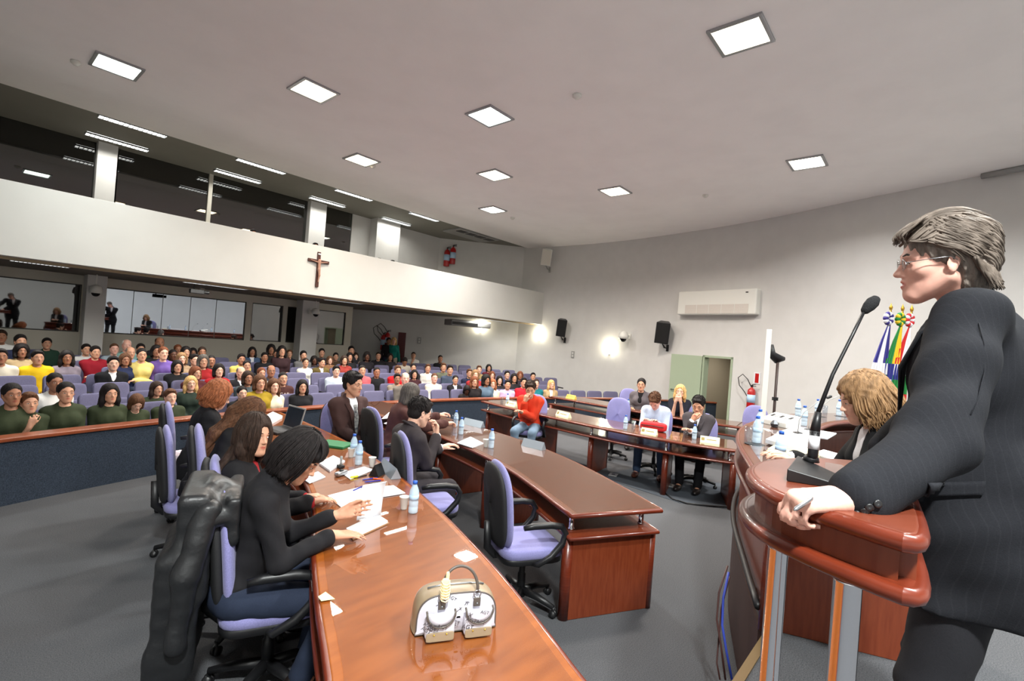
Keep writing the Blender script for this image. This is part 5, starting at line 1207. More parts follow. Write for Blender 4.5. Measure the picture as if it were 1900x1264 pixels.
AUD = [
 # front rows at left
 ('girl in olive t-shirt with dark hair tied up behind the young man resting his cheek', 22, 733, 'ft', 'n', 't', OL, 'black', 2),
 ('young man in olive t-shirt with tousled brown hair resting his cheek on his hand', 54, 748, 'ms', 'h', 't', OL, 'brown', 1),
 ('woman in white sleeveless top with dark hair pulled back, behind a girl in olive', 102, 710, 'ft', 'n', 't', WH, 'black', 2, 'people in the audience', None, 1),
 ('young woman in olive sweatshirt with a red and white print and black high collar', 122, 729, 'ft', 'n', 'w', OL, 'black', 1),
 ('girl in olive t-shirt with long straight dark hair and fringe', 204, 731, 'fl', 'n', 't', OL, 'black', 1),
 ('girl in olive t-shirt with pink collar looking down at her lap', 253, 748, 'fb', 'd', 't', OL, 'brown', 0),
 ('girl in olive top with long dark hair, behind a short-haired young man', 291, 722, 'fl', 'l', 't', OL, 'dark', 1),
 ('young man in olive t-shirt with short brown hair beside the first lilac chair', 316, 737, 'ms', 'n', 't', OL, 'brown', 0),
 ('young woman with long blonde hair in dark green top', 354, 712, 'fl', 'n', 'w', (40, 52, 44), 'blonde', 0),
 # left block
 ('man in bright yellow printed t-shirt and glasses', 70, 664, 'ms', 'n', 't', (232, 190, 30), 'black', 1),
 ('man in cream t-shirt at the left edge of the picture, front of the two', 1, 662, 'ms', 'n', 't', (206, 198, 182), 'black', 2),
 ('person in white top at the left edge of the picture, farther back', 2, 625, 'ms', 'n', 's', WH, 'dark', 2),
 ('woman in tan top with dark curly hair in front of a man in navy', 40, 652, 'fc', 'n', 't', (176, 152, 116), 'black', 2),
 ('man in navy jacket in the back row below the dark window', 38, 634, 'ms', 'n', 's', NV, 'black', 1),
 ('man in dark green jumper in the back row, left of the first pillar', 87, 638, 'ms', 'n', 'w', (36, 62, 50), 'black', 1),
 ('woman in grey cardigan with dark hair and a dark braid', 124, 664, 'fl', 'n', 'w', (128, 118, 130), 'black', 2),
 ('man in pale shirt sitting in front of the first pillar', 160, 649, 'ms', 'n', 's', (204, 204, 204), 'black', 1),
 ('man in dark red polo shirt with arms crossed', 177, 654, 'ms', 'x', 't', (142, 24, 40), 'black', 1),
 ('man in grey-blue shirt with receding reddish hair, right of the first pillar', 212, 648, 'mc', 'n', 's', (150, 164, 176), 'brown', 4),
 ('elderly man with thin white hair and pale teal shirt in the back row', 235, 641, 'mb', 'n', 's', (140, 184, 180), 'white', 4),
 ('bald man in light blue shirt behind the woman with sunglasses on her head', 242, 655, 'mb', 'n', 's', (140, 156, 200), 'grey', 1),
 ('young man in black suit, white shirt and red tie', 210, 675, 'ms', 'n', 'j', (24, 24, 28), 'black', 0),
 ('woman in navy top with sunglasses pushed up on brown hair', 232, 668, 'fb', 'n', 'w', (32, 40, 72), 'brown', 2),
 ('woman in pale yellow top with a dark shoulder strap', 263, 659, 'ft', 'x', 'w', (220, 200, 120), 'black', 1),
 ('person in dark green top with black hair behind the woman in yellow', 261, 648, 'ms', 'n', 'w', (30, 66, 50), 'black', 1),
 ('woman in black top with black hair over her forehead in front of a bald man', 290, 652, 'fb', 'n', 'w', BK, 'black', 2),
 ('bald man in dark clothes, highest in the back row under the reflecting window', 296, 637, 'mb', 'n', 's', (40, 40, 46), 'dark', 2),
 ('woman in purple top with tied reddish hair', 303, 656, 'ft', 'n', 'w', (104, 80, 150), 'auburn', 0),
 ('dark-skinned person in white top looking right', 321, 659, 'mc', 'l', 's', WH, 'black', 3),
 ('woman with reddish brown hair in the back row beside a black-haired one', 330, 649, 'ft', 'n', 'w', (90, 60, 50), 'auburn', 2),
 ('woman with black hair in the back row between two others', 345, 654, 'fb', 'n', 'w', (60, 56, 60), 'black', 1),
 ('woman with short light brown hair in tan top', 337, 666, 'fb', 'n', 'w', (150, 126, 100), 'dirtyblonde', 0),
 ('woman in black top with short black hair and glasses behind the blonde', 329, 681, 'fb', 'n', 't', BK, 'black', 1),
 ('man in black suit with short dark hair and fair face', 361, 668, 'ms', 'l', 'j', (28, 28, 32), 'black', 0),
 ('woman with long dark hair half hidden in the back row', 358, 655, 'fl', 'n', 'w', (60, 50, 40), 'black', 2),
 ('woman with hair tied back in olive brown top in the back row', 375, 654, 'ft', 'n', 'w', (88, 84, 50), 'dark', 2),
 ('woman with dark red-brown hair directly behind the blonde', 363, 693, 'fb', 'l', 'w', (80, 36, 40), 'auburn', 1),
 ('woman with greying hair and red top', 377, 671, 'fb', 'n', 'w', (150, 30, 34), 'darkgrey', 1),
 ('person with tanned face and dark jacket right of the woman with greying hair', 392, 670, 'mc', 'n', 's', (50, 46, 50), 'black', 2),
 ('woman with black bob and red top', 406, 688, 'fb', 'n', 'w', (176, 26, 36), 'black', 0),
 ('man in yellow shirt seen above the red-haired woman', 448, 667, 'ms', 'n', 's', (212, 186, 96), 'black', 2),
 ('woman in black jacket right of the man in yellow', 458, 679, 'ft', 'n', 'w', BK, 'black', 1),
 ('bald man in black jacket and pale shirt', 447, 692, 'mb', 'n', 'j', (36, 36, 40), 'grey', 0),
 ('person with dark hair in front of the bald man in black jacket', 460, 702, 'fb', 'n', 'w', (70, 80, 84), 'dark', 2),
 ('woman with long black hair and denim jacket over red', 468, 653, 'fl', 'n', 'j', (70, 90, 120), 'black', 2),
 ('woman in black with dark tied hair behind the bending woman', 449, 730, 'ft', 'n', 'w', BK, 'black', 0),
 ('woman in mustard top with brown hair smiling', 482, 711, 'fb', 'n', 'w', (158, 132, 36), 'brown', 1),
 ('woman in cream blouse with glasses and brown hair', 508, 717, 'fl', 'n', 's', (226, 212, 188), 'brown', 0),
 ('man in dark brown sweatshirt with white letters on the chest', 525, 703, 'mc', 'n', 'w', (70, 40, 38), 'black', 1),
 ('man with shaved head behind the one in dark brown sweatshirt', 503, 689, 'mb', 'n', 's', (70, 70, 80), 'dark', 2),
 ('woman with dark reddish hair and glasses behind the woman in mustard', 485, 693, 'ft', 'n', 'w', (190, 190, 180), 'auburn', 1),
 ('woman in black printed t-shirt with glasses and long dark hair', 561, 718, 'fl', 'n', 't', BK, 'black', 1),
 ('young man in black t-shirt with green print', 491, 663, 'ms', 'n', 't', BK, 'black', 2),
 ('person in black jacket over yellow shirt', 510, 657, 'fb', 'n', 'j', (26, 26, 30), 'black', 2),
 ('person with black hair and glasses partly hidden behind the black jacket', 503, 649, 'fc', 'n', 'w', (50, 46, 44), 'black', 2),
 ('woman with long black hair and pale neckline in the back row', 523, 652, 'fl', 'n', 't', (60, 40, 44), 'black', 1),
 ('woman in wide-necked navy top in the back row left of the second pillar', 537, 657, 'ft', 'n', 't', (30, 32, 46), 'brown', 1),
 # around and right of the second pillar
 ('woman in white blouse with hair tied back and glasses', 567, 673, 'ft', 'n', 's', (226, 224, 216), 'dark', 1),
 ('young man in grey shirt before the second pillar', 563, 660, 'ms', 'n', 's', (110, 110, 112), 'black', 1),
 ('woman with black curly hair right of the woman in white blouse', 583, 669, 'fc', 'n', 'w', (50, 44, 50), 'black', 3),
 ('man in olive jacket over red shirt leaning sideways', 597, 673, 'ms', 'l', 'j', (96, 82, 44), 'black', 1),
 ('man in dark shirt directly right of the second pillar', 597, 655, 'ms', 'n', 's', (60, 60, 70), 'black', 1),
 ('woman with light brown hair beside the man in olive jacket', 612, 669, 'fb', 'n', 'w', (140, 100, 70), 'brown', 0),
 ('man in brown shirt in the back row right of the second pillar', 623, 662, 'ms', 'n', 's', (84, 66, 50), 'black', 1),
 ('woman in floral red top with dark hair', 639, 669, 'fb', 'n', 'w', (140, 50, 44), 'dark', 1),
 ('man in white and blue striped polo shirt', 624, 689, 'ms', 'n', 't', (206, 216, 230), 'black', 0),
 ('woman with long dark hair, left of a pair in the back row', 649, 663, 'fl', 'n', 'w', (40, 40, 44), 'black', 1),
 ('woman with brown hair, right of a pair in the back row', 660, 662, 'fl', 'n', 'w', (150, 130, 120), 'dark', 0),
 ('person with dark hair sitting highest behind the pair of women', 652, 650, 'ms', 'n', 's', (50, 50, 56), 'black', 1),
 ('woman with black curly hair and dark top near the back wall', 681, 662, 'fc', 'n', 'w', (36, 34, 40), 'black', 3),
 ('man in black t-shirt with crossed arms near the back wall', 702, 661, 'mc', 'x', 't', (34, 34, 38), 'dark', 1),
 ('woman with long dark hair in front of the standing woman in teal', 724, 663, 'fl', 'n', 'w', (50, 46, 50), 'black', 2),
 ('man in pink-red polo shirt right of the suited man', 672, 688, 'mc', 'n', 't', (226, 96, 104), 'black', 1),
 ('person in black polo shirt with dark face and round cheeks', 699, 691, 'mc', 'n', 't', (28, 28, 32), 'black', 2),
 ('man in bright red top seen behind others', 738, 688, 'ms', 'n', 'w', (196, 24, 34), 'brown', 1),
 ('young man in beige shirt with his hand at his mouth', 737, 703, 'ms', 'h', 's', (150, 138, 124), 'black', 2),
 ('older bald man behind the grey-haired person', 752, 703, 'mb', 'n', 's', (120, 112, 104), 'grey', 4),
 ('person with dark hair bending forward near the back wall', 751, 671, 'ms', 'd', 's', (200, 192, 180), 'black', 2),
 ('man in white t-shirt holding his head near the back wall', 767, 660, 'mc', 'h', 't', (224, 222, 218), 'dark', 1),
 ('man in black jacket sitting alone high at the back right', 817, 666, 'mc', 'n', 's', (28, 30, 34), 'black', 2),
 ('woman with tied dark hair behind another woman in the right block', 767, 683, 'ft', 'n', 'w', (40, 36, 40), 'black', 1),
 ('woman with dark hair in front of another woman in the right block', 769, 695, 'fb', 'n', 'w', (60, 30, 36), 'black', 1),
 ('young man in white shirt with floppy brown hair', 794, 684, 'ms', 'n', 's', (234, 230, 224), 'brown', 1),
 ('older man in white shirt with thinning hair', 806, 702, 'mc', 'n', 's', (234, 226, 210), 'brown', 4),
 ('man in grey-green shirt with crossed arms', 823, 682, 'ms', 'x', 's', (104, 108, 92), 'brown', 1),
 ('young man with dark hair right of the crossed-arms man', 835, 687, 'ms', 'n', 's', (70, 80, 100), 'black', 1),
 ('woman in black cardigan over white top', 845, 705, 'ft', 'n', 'j', (30, 28, 34), 'black', 1),
 ('man in navy shirt with a brown beard in the right block', 871, 693, 'ms', 'n', 's', NV, 'brown', 1),
 ('young man with curly light brown hair high in the right block', 889, 686, 'ms', 'n', 's', (150, 130, 90), 'brown', 0),
 ('woman with light hair and red shirt behind the long-haired one', 882, 696, 'fb', 'n', 'w', (150, 40, 44), 'dirtyblonde', 0),
 ('woman with black hair in maroon top, highest of the right block', 907, 683, 'fb', 'n', 'w', (96, 32, 44), 'black', 1),
 ('person with black hair turned away in denim', 902, 706, 'fc', 'l', 'w', (90, 110, 130), 'black', 2),
 ('woman with auburn hair right of the maroon top', 913, 697, 'fb', 'n', 'w', (110, 50, 50), 'auburn', 0),
 ('woman in black top with orange print and long auburn hair', 880, 709, 'fl', 'n', 'w', (30, 26, 28), 'auburn', 1),
 ('person with dark hair leaning on the barrier', 866, 726, 'fb', 'd', 'w', (40, 34, 36), 'black', 3),
 ('red-haired woman in cream top behind the barrier', 914, 713, 'fl', 'n', 'w', (226, 210, 186), 'red', 0),
 ('woman with long black hair between the red-haired woman and the man in lilac', 927, 706, 'fl', 'n', 'w', (40, 36, 40), 'black', 0),
 ('young man in dark blue shirt with black hair in the right block', 941, 696, 'ms', 'n', 's', (50, 60, 96), 'black', 0),
 ('woman with long black hair and dark scarf', 954, 702, 'fl', 'n', 'w', (36, 34, 38), 'black', 1),
 ('man in pale lilac shirt beside the desk corner', 942, 714, 'ms', 'n', 's', (206, 180, 214), 'black', 1),
 ('person with maroon hair behind the man in red', 965, 697, 'fb', 'n', 'w', (50, 40, 50), 'auburn', 2),
 ('man in red shirt partly hidden behind the orange-red jumper', 972, 710, 'ms', 'n', 's', (214, 34, 50), 'black', 1),
 ('young man with black hair, last but one on the right', 989, 699, 'ms', 'n', 's', (70, 60, 60), 'black', 1),
 ('woman in teal top with pulled-back hair right of the orange-red jumper', 995, 712, 'ft', 'n', 'w', (24, 110, 120), 'dark', 0),
 ('woman with long blonde hair and tan jacket, rightmost in the audience', 1023, 714, 'fl', 'l', 'j', (170, 146, 110), 'blonde', 0),
]
AOBJ = {}
for a in AUD: AOBJ[a[0]] = seat_aud(*a)
# prints on shirts, glasses and small things worn
def textmesh(txt, size, ext=.001):
    cu = bpy.data.curves.new('t', 'FONT'); cu.body = txt; cu.size = size; cu.extrude = ext; cu.align_x = 'CENTER'; cu.align_y = 'CENTER'
    o = bpy.data.objects.new('t', cu); C.objects.link(o); bpy.context.view_layer.update(); me = bpy.data.meshes.new_from_object(o.evaluated_get(bpy.context.evaluated_depsgraph_get())); bpy.data.objects.remove(o); return me
def chest(key, txt, col, size=.05, z=.70, x=.118, tilt=.1):
    o = next(v[0] for k, v in AOBJ.items() if key in k); me = textmesh(txt, size); me.materials.append(mat('print_%d_%d_%d' % col, col, .7)); me.name = 'shirt_print'
    q = bpy.data.objects.new('shirt_print', me); C.objects.link(q); q.parent = o; q.matrix_local = Matrix.Translation((x, 0, z))@Matrix.Rotation(math.radians(90), 4, 'Z')@Matrix.Rotation(math.radians(90-8), 4, 'X')
chest('white letters on the chest', 'GAP', (230, 214, 206), .09, .78, .155); chest('black printed t-shirt', 'press', (236, 236, 236), .075, .72, .165)
# empty and occupied seats
sf = theatre_seat('theatre_seat', True); so = theatre_seat('theatre_seat', False); spf, spo = spec_of(sf), spec_of(so); used = {0: False, 1: False}
def inhall(x, y):
    if x < -3.4: return False
    for i in range(len(WALL)-1):
        a, b = WALL[i], WALL[i+1]; q = Vector((x, y)); ab = b-a; t = max(0, min(1, (q-a).dot(ab)/ab.length_squared))
        if (q-(a+ab*t)).length < .75: return False
    a, b = WALL[0], WALL[2]
    if (b-a).cross(Vector((x, y))-a) > 0: return False
    for (u, v) in PILS:
        if u-.35 < x < v+.35 and YPIL-.4 < y < YPIL+.8: return False
    return x < 14.0 and y < YW-.62
ORD = ['front', 'second', 'third', 'fourth', 'fifth', 'sixth', 'seventh', 'back']
STOPW = ('in', 'the', 'and', 'with', 'a', 'of', 'at', 'behind', 'over', 'left', 'his', 'her', 'on', 'to', 'or', 'right', 'beside', 'from', 'dark', 'pushed', 'short', 'black', 'between', 'long', 'white')
NTH = ['first', 'second', 'third', 'fourth', 'fifth', 'sixth', 'seventh', 'eighth', 'ninth', 'tenth', 'eleventh', 'last']
def put_seat(x, y, i, occ):
    k = 1 if occ else 0; L = spo if occ else spf
    N = copy_spec(L) if used[k] else [q for q, _ in L]; used[k] = True
    o = N[0]; o.location = (x, y, rowz(i)); o.rotation_euler.z = math.atan2(BC.y-y, BC.x-x); o['group'] = 'theatre seats with a person in them' if occ else 'empty lilac theatre seats'
    ORD = ['front', 'second', 'third', 'fourth', 'fifth', 'sixth', 'seventh', 'back']
    near = sorted(SEATED_AT[i], key=lambda q: math.hypot(q[0]-x, q[1]-y))
    w_ = ' '.join(near[0][2].replace(',', '').split()[:9]) if near else ''
    while w_.split() and w_.split()[-1] in ('in', 'the', 'and', 'with', 'a', 'of', 'at', 'behind', 'over', 'left', 'his', 'her', 'on', 'to', 'or', 'right', 'right of', 'beside', 'from', 'dark', 'pushed', 'short', 'black'): w_ = ' '.join(w_.split()[:-1])
    if occ: o['label'] = '%s-row lilac theatre seat under the %s' % (ORD[i], w_)
    else:
        if near: dd_ = near[0][0]-x; k_ = max(1, int(round(math.hypot(near[0][0]-x, near[0][1]-y)/.56))); w_ = ' '.join(w_.split()[:6]); o['label'] = 'empty %s-row lilac seat %d %s of the %s' % (ORD[i], k_, 'left' if dd_ > 0 else 'right', w_)
        else: o['label'] = 'empty lilac theatre seat in the %s row' % ORD[i]
    o['category'] = 'seat'
    return o
for i in range(8):
    r = RY[i]; P_ = sorted(math.asin(max(-1, min(1, (x-BC.x)/r))) for x, y, _ in SEATED_AT[i])
    for a in P_:
        put_seat(BC.x+(r+.03)*math.sin(a), BC.y+(r+.03)*math.cos(a), i, True)
    lo_, hi_ = math.asin(-8.4/r), math.asin(8.1/r); step = .56/r; prev = lo_-step; EM = {}
    for a in P_+[hi_+step]:
        n_ = int((a-prev)/step+.02)-1
        if n_ > 0:
            st = (a-prev)/(n_+1)
            for k in range(n_):
                b = prev+st*(k+1); x, y = BC.x+r*math.sin(b), BC.y+r*math.cos(b); px, py, dz_ = proj((x, y, .7))
                if inhall(x, y) and -30 < px < (1215 if i == 0 else 1040) and dz_ > 0:
                    o = put_seat(x, y, i, False); near = min(SEATED_AT[i], key=lambda q: math.hypot(q[0]-x, q[1]-y)) if SEATED_AT[i] else None
                    if near: EM.setdefault((near[2], near[0] > x), []).append((math.hypot(near[0]-x, near[1]-y), o))
        prev = a
    for (lab_, left_), L_q in EM.items():
        L_q.sort(key=lambda q: q[0]); w_ = lab_.replace(',', '').split()[:7]
        while w_[-1] in STOPW: w_.pop()
        for k, (d_q, o) in enumerate(L_q): o['label'] = '%s empty %s-row seat %s of the %s' % (NTH[min(k, 11)], ORD[i], 'left' if left_ else 'right', ' '.join(w_))
# people standing at the back
def stander(label, hx, hy, X_, face, **kw):
    kw.setdefault('s', 1.0)
    o, I = person(label, (0, 0, 0), math.radians(face), 'people in the audience', stand=True, lean=0.0, res=.018, fres=.009, cres=.016, hres=.012, **kw)
    h_ = rotz(math.radians(face))@I['hc']; p, n_ = wallhit(hx, hy); q = v3(p)+np.array([n_.x, n_.y, 0])*.6; z = rowz(7)
    o.location = (float(q[0]-h_[0]), float(q[1]-h_[1]), z); return o
stander('woman in teal top with long blonde hair standing by the dark red door', 733, 634, 0, -120, fem=True, s=.98, hair='blonde', style='long', top='sweater', collar=False, topcol=(20, 120, 110), legcol=(200, 190, 170), skin=0)
stander('person in dark clothes standing beside the extinguishers at the back', 724, 632, 0, -110, s=.97, hair='black', top='shirt', topcol=(30, 24, 28), skin=2)
# people seated on the mezzanine, only the tops of their heads showing
for hx, hy, nm in ((585, 459, 'beside the second upper pillar'), (703, 486, 'right of the second upper pillar'), (728, 490, 'rightmost'), (640, 473, 'behind the glass corner'), (470, 435, 'near the middle of the parapet')):
    pr = aud_proto('ms', 'n', 's'); N = copy_spec(pr[0]); o = N[0]; z0 = ZB+.3; hc = pr[1]; t = (YP+.75)/ray(hx, hy)[1]; p = O3+ray(hx, hy)*t; sc = float((p[2]-z0)/hc[2]); sc = max(.6, min(1.15, sc))
    o.location = (float(p[0]), float(p[1]), z0); o.rotation_euler.z = -PI/2-.2; o.scale = (sc,)*3; o['label'] = 'dark-haired person on the mezzanine, head just above the parapet, '+nm; o['category'] = 'person'; o['group'] = 'people on the mezzanine'
    for q in N:
        if q.name.startswith('hair') or q.name.startswith('eyebrow'): q.material_slots[0].material = hairmat('black')
        elif q.name.startswith('shirt'): q.material_slots[0].material = cloth('cloth_60_60_66', (60, 60, 66))
# ================================================================ things on the desks
DZ_ = .806; PZ_ = 1.356
M_bottle2 = mat('frosted_blue_bottle', (206, 228, 244), .18, spec=.5); M_bottle2.node_tree.nodes['Principled BSDF'].inputs['Alpha'].default_value = .62
M_cap = mat('blue_bottle_cap', (36, 92, 190), .4); M_lab = mat('pale_bottle_label', (178, 208, 236), .5)
def bottle(x, y, z, lab, h=.215):
    t = thing('water_bottle', lab, 'bottle', (x, y, z), 0, 'plastic water bottles with blue caps'); k = h/.215
    prof = [(.0, 0), (.028, 0), (.032, .006), (.032, .04), (.030, .045), (.032, .05), (.032, .075), (.030, .08), (.032, .085), (.0325, .125), (.030, .150), (.020, .175), (.0135, .190), (.0135, .200)]
    m = MB(); m.lathe([(r*k, q*k) for r, q in prof], (0, 0, 0), 18); m.build('bottle_body', M_bottle2, t, smooth=True)
    m = MB(); m.lathe([(.0, .193*k), (.0160*k, .193*k), (.0160*k, .213*k), (.0, .215*k)], (0, 0, 0), 14); m.build('cap', M_cap, t, smooth=True)
    m = MB(); m.lathe([(.0326*k, .088*k), (.0330*k, .122*k)], (0, 0, 0), 18); m.build('label', M_lab, t, smooth=True)
    return t
def on(px, py, z=DZ_): p = atz(px, py, z); return float(p[0]), float(p[1]), z
for px, py, lab in [(665, 862, 'water bottle with blue cap, front of the two beside the white cups'), (655, 847, 'water bottle with blue cap, rear of the two beside the white cups'), (766, 951, 'water bottle with blue cap standing alone near the open book, right of a white cup'),
                    (855, 806, 'water bottle beside the outstretched hand over the middle desk'), (845, 791, 'water bottle farther back, behind the outstretched hands'), (911, 831, 'water bottle beside papers and a white cup on the middle desk'),
                    (941, 751, 'water bottle at the far left corner of the desk across the aisle'), (1160, 796, 'water bottle left of the man in the pale blue shirt'), (1288, 815, 'water bottle before the man with his hand over his mouth')]:
    bottle(*on(px, py), lab)
bottle(*on(1165, 760), 'water bottle before the dark-haired woman at the farthest desk')
for px, py, lab in [(1403, 822, 'water bottle at the left edge of the presiding table, front of the pair'), (1408, 803, 'water bottle at the left edge of the presiding table, rear of the pair'), (1446, 862, 'water bottle nearest the lectern on the presiding table'),
                    (1480, 772, 'water bottle on the far side of the presiding table, leftmost of four'), (1491, 790, 'small water bottle on the presiding table behind the desk microphone'), (1516, 771, 'water bottle on the far side of the presiding table, third from the left'), (1556, 771, 'water bottle on the far side of the presiding table, nearest the curly-haired woman')]:
    bottle(*on(px, py, PZ_), lab)
def cup(x, y, z, lab):
    t = thing('plastic_cup', lab, 'cup', (x, y, z), 0, 'white disposable cups'); m = MB(); m.lathe([(.021, 0), (.022, .001), (.033, .080), (.0345, .081), (.0345, .084), (.032, .084), (.0205, .004), (.0, .004)], (0, 0, 0), 20); m.build('cup_body', M_wplast, t, smooth=True)
for px, py, lab in [(651, 848, 'white plastic cup left of the two bottles'), (690, 866, 'white plastic cup right of the two bottles'), (749, 944, 'white plastic cup beside the lone water bottle'), (901, 829, 'white plastic cup beside the papers on the middle desk')]: cup(*on(px, py), lab)
def glass(x, y, z, lab, h=.13):
    t = thing('drinking_glass', lab, 'glass', (x, y, z), 0, 'drinking glasses'); m = MB(); m.lathe([(.0, 0), (.026, 0), (.030, .004), (.033, h), (.031, h), (.027, .012), (.0, .012)], (0, 0, 0), 18); m.build('glass_body', M_clear, t, smooth=True)
for px, py, z, lab in [(931, 750, DZ_, 'low glass at the corner of the desk across the aisle'), (1175, 797, DZ_, 'glass beside the bottle and the red bag'), (1272, 812, DZ_, 'glass left of the bottle of the man in grey'), (1388, 822, PZ_, 'glass left of the pair of bottles on the presiding table'), (1530, 771, PZ_, 'glass between two bottles on the far side of the presiding table'), (1571, 771, PZ_, 'glass right of the last bottle on the presiding table'), (1508, 862, PZ_, 'glass behind the lectern microphone')]: glass(*on(px, py, z), lab)
glass(*on(842, 792), 'tall glass under the outstretched hand over the middle desk', .17)
# saucer-like black coasters under the bottles
for px, py, z, lab in [(1480, 773, PZ_, 'black coaster under the leftmost far bottle'), (1520, 773, PZ_, 'black coaster under the third far bottle'), (1560, 773, PZ_, 'black coaster under the bottle nearest the curly-haired woman'), (1400, 824, PZ_, 'black coaster under the pair of bottles')]:
    x, y, _ = on(px, py, z); m = MB(); m.lathe([(0, -.003), (.07, -.003), (.075, .001), (0, .001)], (x, y, z), 20); tag(m.build('coaster', M_black, None), lab, 'coaster', 'black coasters')
# name plates
def plate(px0, py0, px1, py1, z, lab, m_, h=.085, ink=None, name='name_plate', leg=False):
    a, b = Vector(on(px0, py0, z)), Vector(on(px1, py1, z)); c = (a+b)/2; L_ = (b-a).length; ang = math.atan2(b.y-a.y, b.x-a.x)
    t = thing(name, lab, 'name plate', c, ang, 'name plates on the desks')
    m = MB(); d = .045; vs = [(-L_/2, -d, 0), (L_/2, -d, 0), (L_/2, d, 0), (-L_/2, d, 0), (-L_/2, 0, h), (L_/2, 0, h)]; m.add(vs, [(0, 3, 2, 1), (0, 1, 5, 4), (2, 3, 4, 5), (0, 4, 3), (1, 2, 5)]); m.build('plate', m_, t)
    if ink:
        m = MB(); n_ = Vector((0, -h, d)).normalized(); R = Matrix.Rotation(math.atan2(h, d), 3, 'X')
        for side_ in (-1,):
            m.box((L_*.08, -d*.5-.001, h*.5), (L_*.5, h*.13, .001), R=R); m.box((-L_*.36, -d*.5-.001, h*.52), (h*.5, h*.5, .001), R=R)
        m.build('lettering', mat('plate_ink', (150, 132, 70), .6), t)
for q in [(971, 826, 1009, 835, 'aluminium name plate in the middle of the long middle desk'), (862, 786, 896, 794, 'aluminium name plate behind the water bottles on the middle desk'), (789, 767, 801, 769, 'aluminium name plate at the far end of the middle desk, behind the glasses man'), (711, 867, 735, 889, 'aluminium name plate at the right edge of the near desk, by the black one')]:
    plate(*q[:4], DZ_, q[4], M_alu)
for q in [(941, 751, 958, 755, 'ivory name plate beside the bottle at the far left of the desk across the aisle'), (1034, 770, 1057, 776, 'ivory name plate between the orange jumper and the empty chair'), (1190, 803, 1219, 808, 'ivory name plate in front of the red bag'), (1299, 819, 1335, 824, 'ivory name plate before the man with his hand over his mouth')]:
    plate(*q[:4], DZ_, q[4], M_ivory, ink=True)
for q in [(1052, 738, 1068, 741, 'ivory name plate at the far left of the farthest desk'), (1143, 757, 1160, 760, 'ivory name plate beside the bottle at the farthest desk')]: plate(*q[:4], DZ_, q[4], mat('amber_plate', (222, 186, 84), .4), ink=True)
plate(693, 884, 706, 878, DZ_, 'small black name plate on the near desk left of the aluminium one', M_black, h=.09)
# papers
def sheet(corners, z, lab, m_=M_paper, th=.002, name='paper_sheet', grp='loose papers on the desks', cat='paper', curl=0):
    P_ = [Vector(on(x, y, z)) for x, y in corners]; c = sum(P_, Vector())/len(P_); m = MB(); m.prism([(p.x-c.x, p.y-c.y) for p in P_], 0, th); o = m.build(name, m_, None); o.location = c; tag(o, lab, cat, grp); return o
sheet([(608, 920), (668, 904), (690, 930), (640, 948)], DZ_, 'white sheet left of the open book')
sheet([(668, 908), (730, 902), (752, 916), (690, 926)], DZ_+.003, 'white sheets spread behind the open book', th=.006)
sheet([(634, 878), (676, 866), (695, 872), (650, 890)], DZ_, 'blank sheet beside the stamp and black name plate')
sheet([(592, 862), (618, 848), (640, 858), (612, 876)], DZ_, 'paper bundle before the woman looking up', th=.015)
sheet([(560, 888), (590, 876), (604, 886), (574, 898)], DZ_, 'white pages under the hand of the woman looking up', th=.006)
sheet([(484, 780), (506, 768), (524, 776), (500, 790)], DZ_, 'crumpled papers left of the laptop', th=.03)
sheet([(848, 823), (873, 812), (897, 824), (876, 832)], DZ_, 'stack of white papers on the middle desk', th=.010)
sheet([(708, 778), (722, 766), (733, 772), (728, 776)], DZ_, 'folded white paper at the far end of the middle desk', th=.008)
sheet([(712, 786), (728, 779), (733, 784), (724, 790)], DZ_, 'white sheet lying below the folded paper at the far end')
sheet([(979, 752), (1000, 750), (1018, 760), (992, 762)], DZ_, 'open papers before the person in orange-red', th=.012)
sheet([(1350, 835), (1371, 838), (1371, 846), (1352, 843)], .64, 'white papers on the lower shelf beside the presiding table', th=.05)
# scattered cards
for c4, lab, m_ in [([(590, 1108), (604, 1099), (621, 1112), (596, 1116)], 'pale yellow paper scrap on the near desk edge', mat('yellow_note', (236, 226, 170), .7))]: sheet(c4, DZ_+.001, lab, m_, grp='paper scraps')
# book held open by the woman in black
t = thing('open_book', 'open book with white pages and brown cover held on the desk edge', 'book', on(672, 975), math.radians(-20))
c = Vector(on(672, 975)); L2 = lambda x, y: Vector(on(x, y))-c; Ri = Matrix.Rotation(math.radians(20), 3, 'Z')
q = [Ri@L2(*w_) for w_ in ((640, 987), (655, 1003), (722, 972), (700, 958))]
m = MB(); m.prism([(a.x, a.y) for a in q], 0, .006); m.build('cover', mat('brown_book_cover', (150, 110, 76), .6), t)
m = MB(); m.prism([(a.x*.94, a.y*.94) for a in q], .006, .020); m.build('page_block', M_paper, t)
h0, h1 = Ri@L2(661, 972), Ri@L2(706, 962); m = MB(); rows = []
for i in range(9):
    f = i/8; lift = .21*math.sin(f*1.45); back = -.10*f*f+.02*f; rows.append([(h0.x*(1-g)+h1.x*g+.03*f, h0.y*(1-g)+h1.y*g+.06*f+back*.4, .02+lift) for g in (0, .5, 1)])
m.grid(rows); m.build('raised_page', M_paper, t, smooth=True, solid=.002)
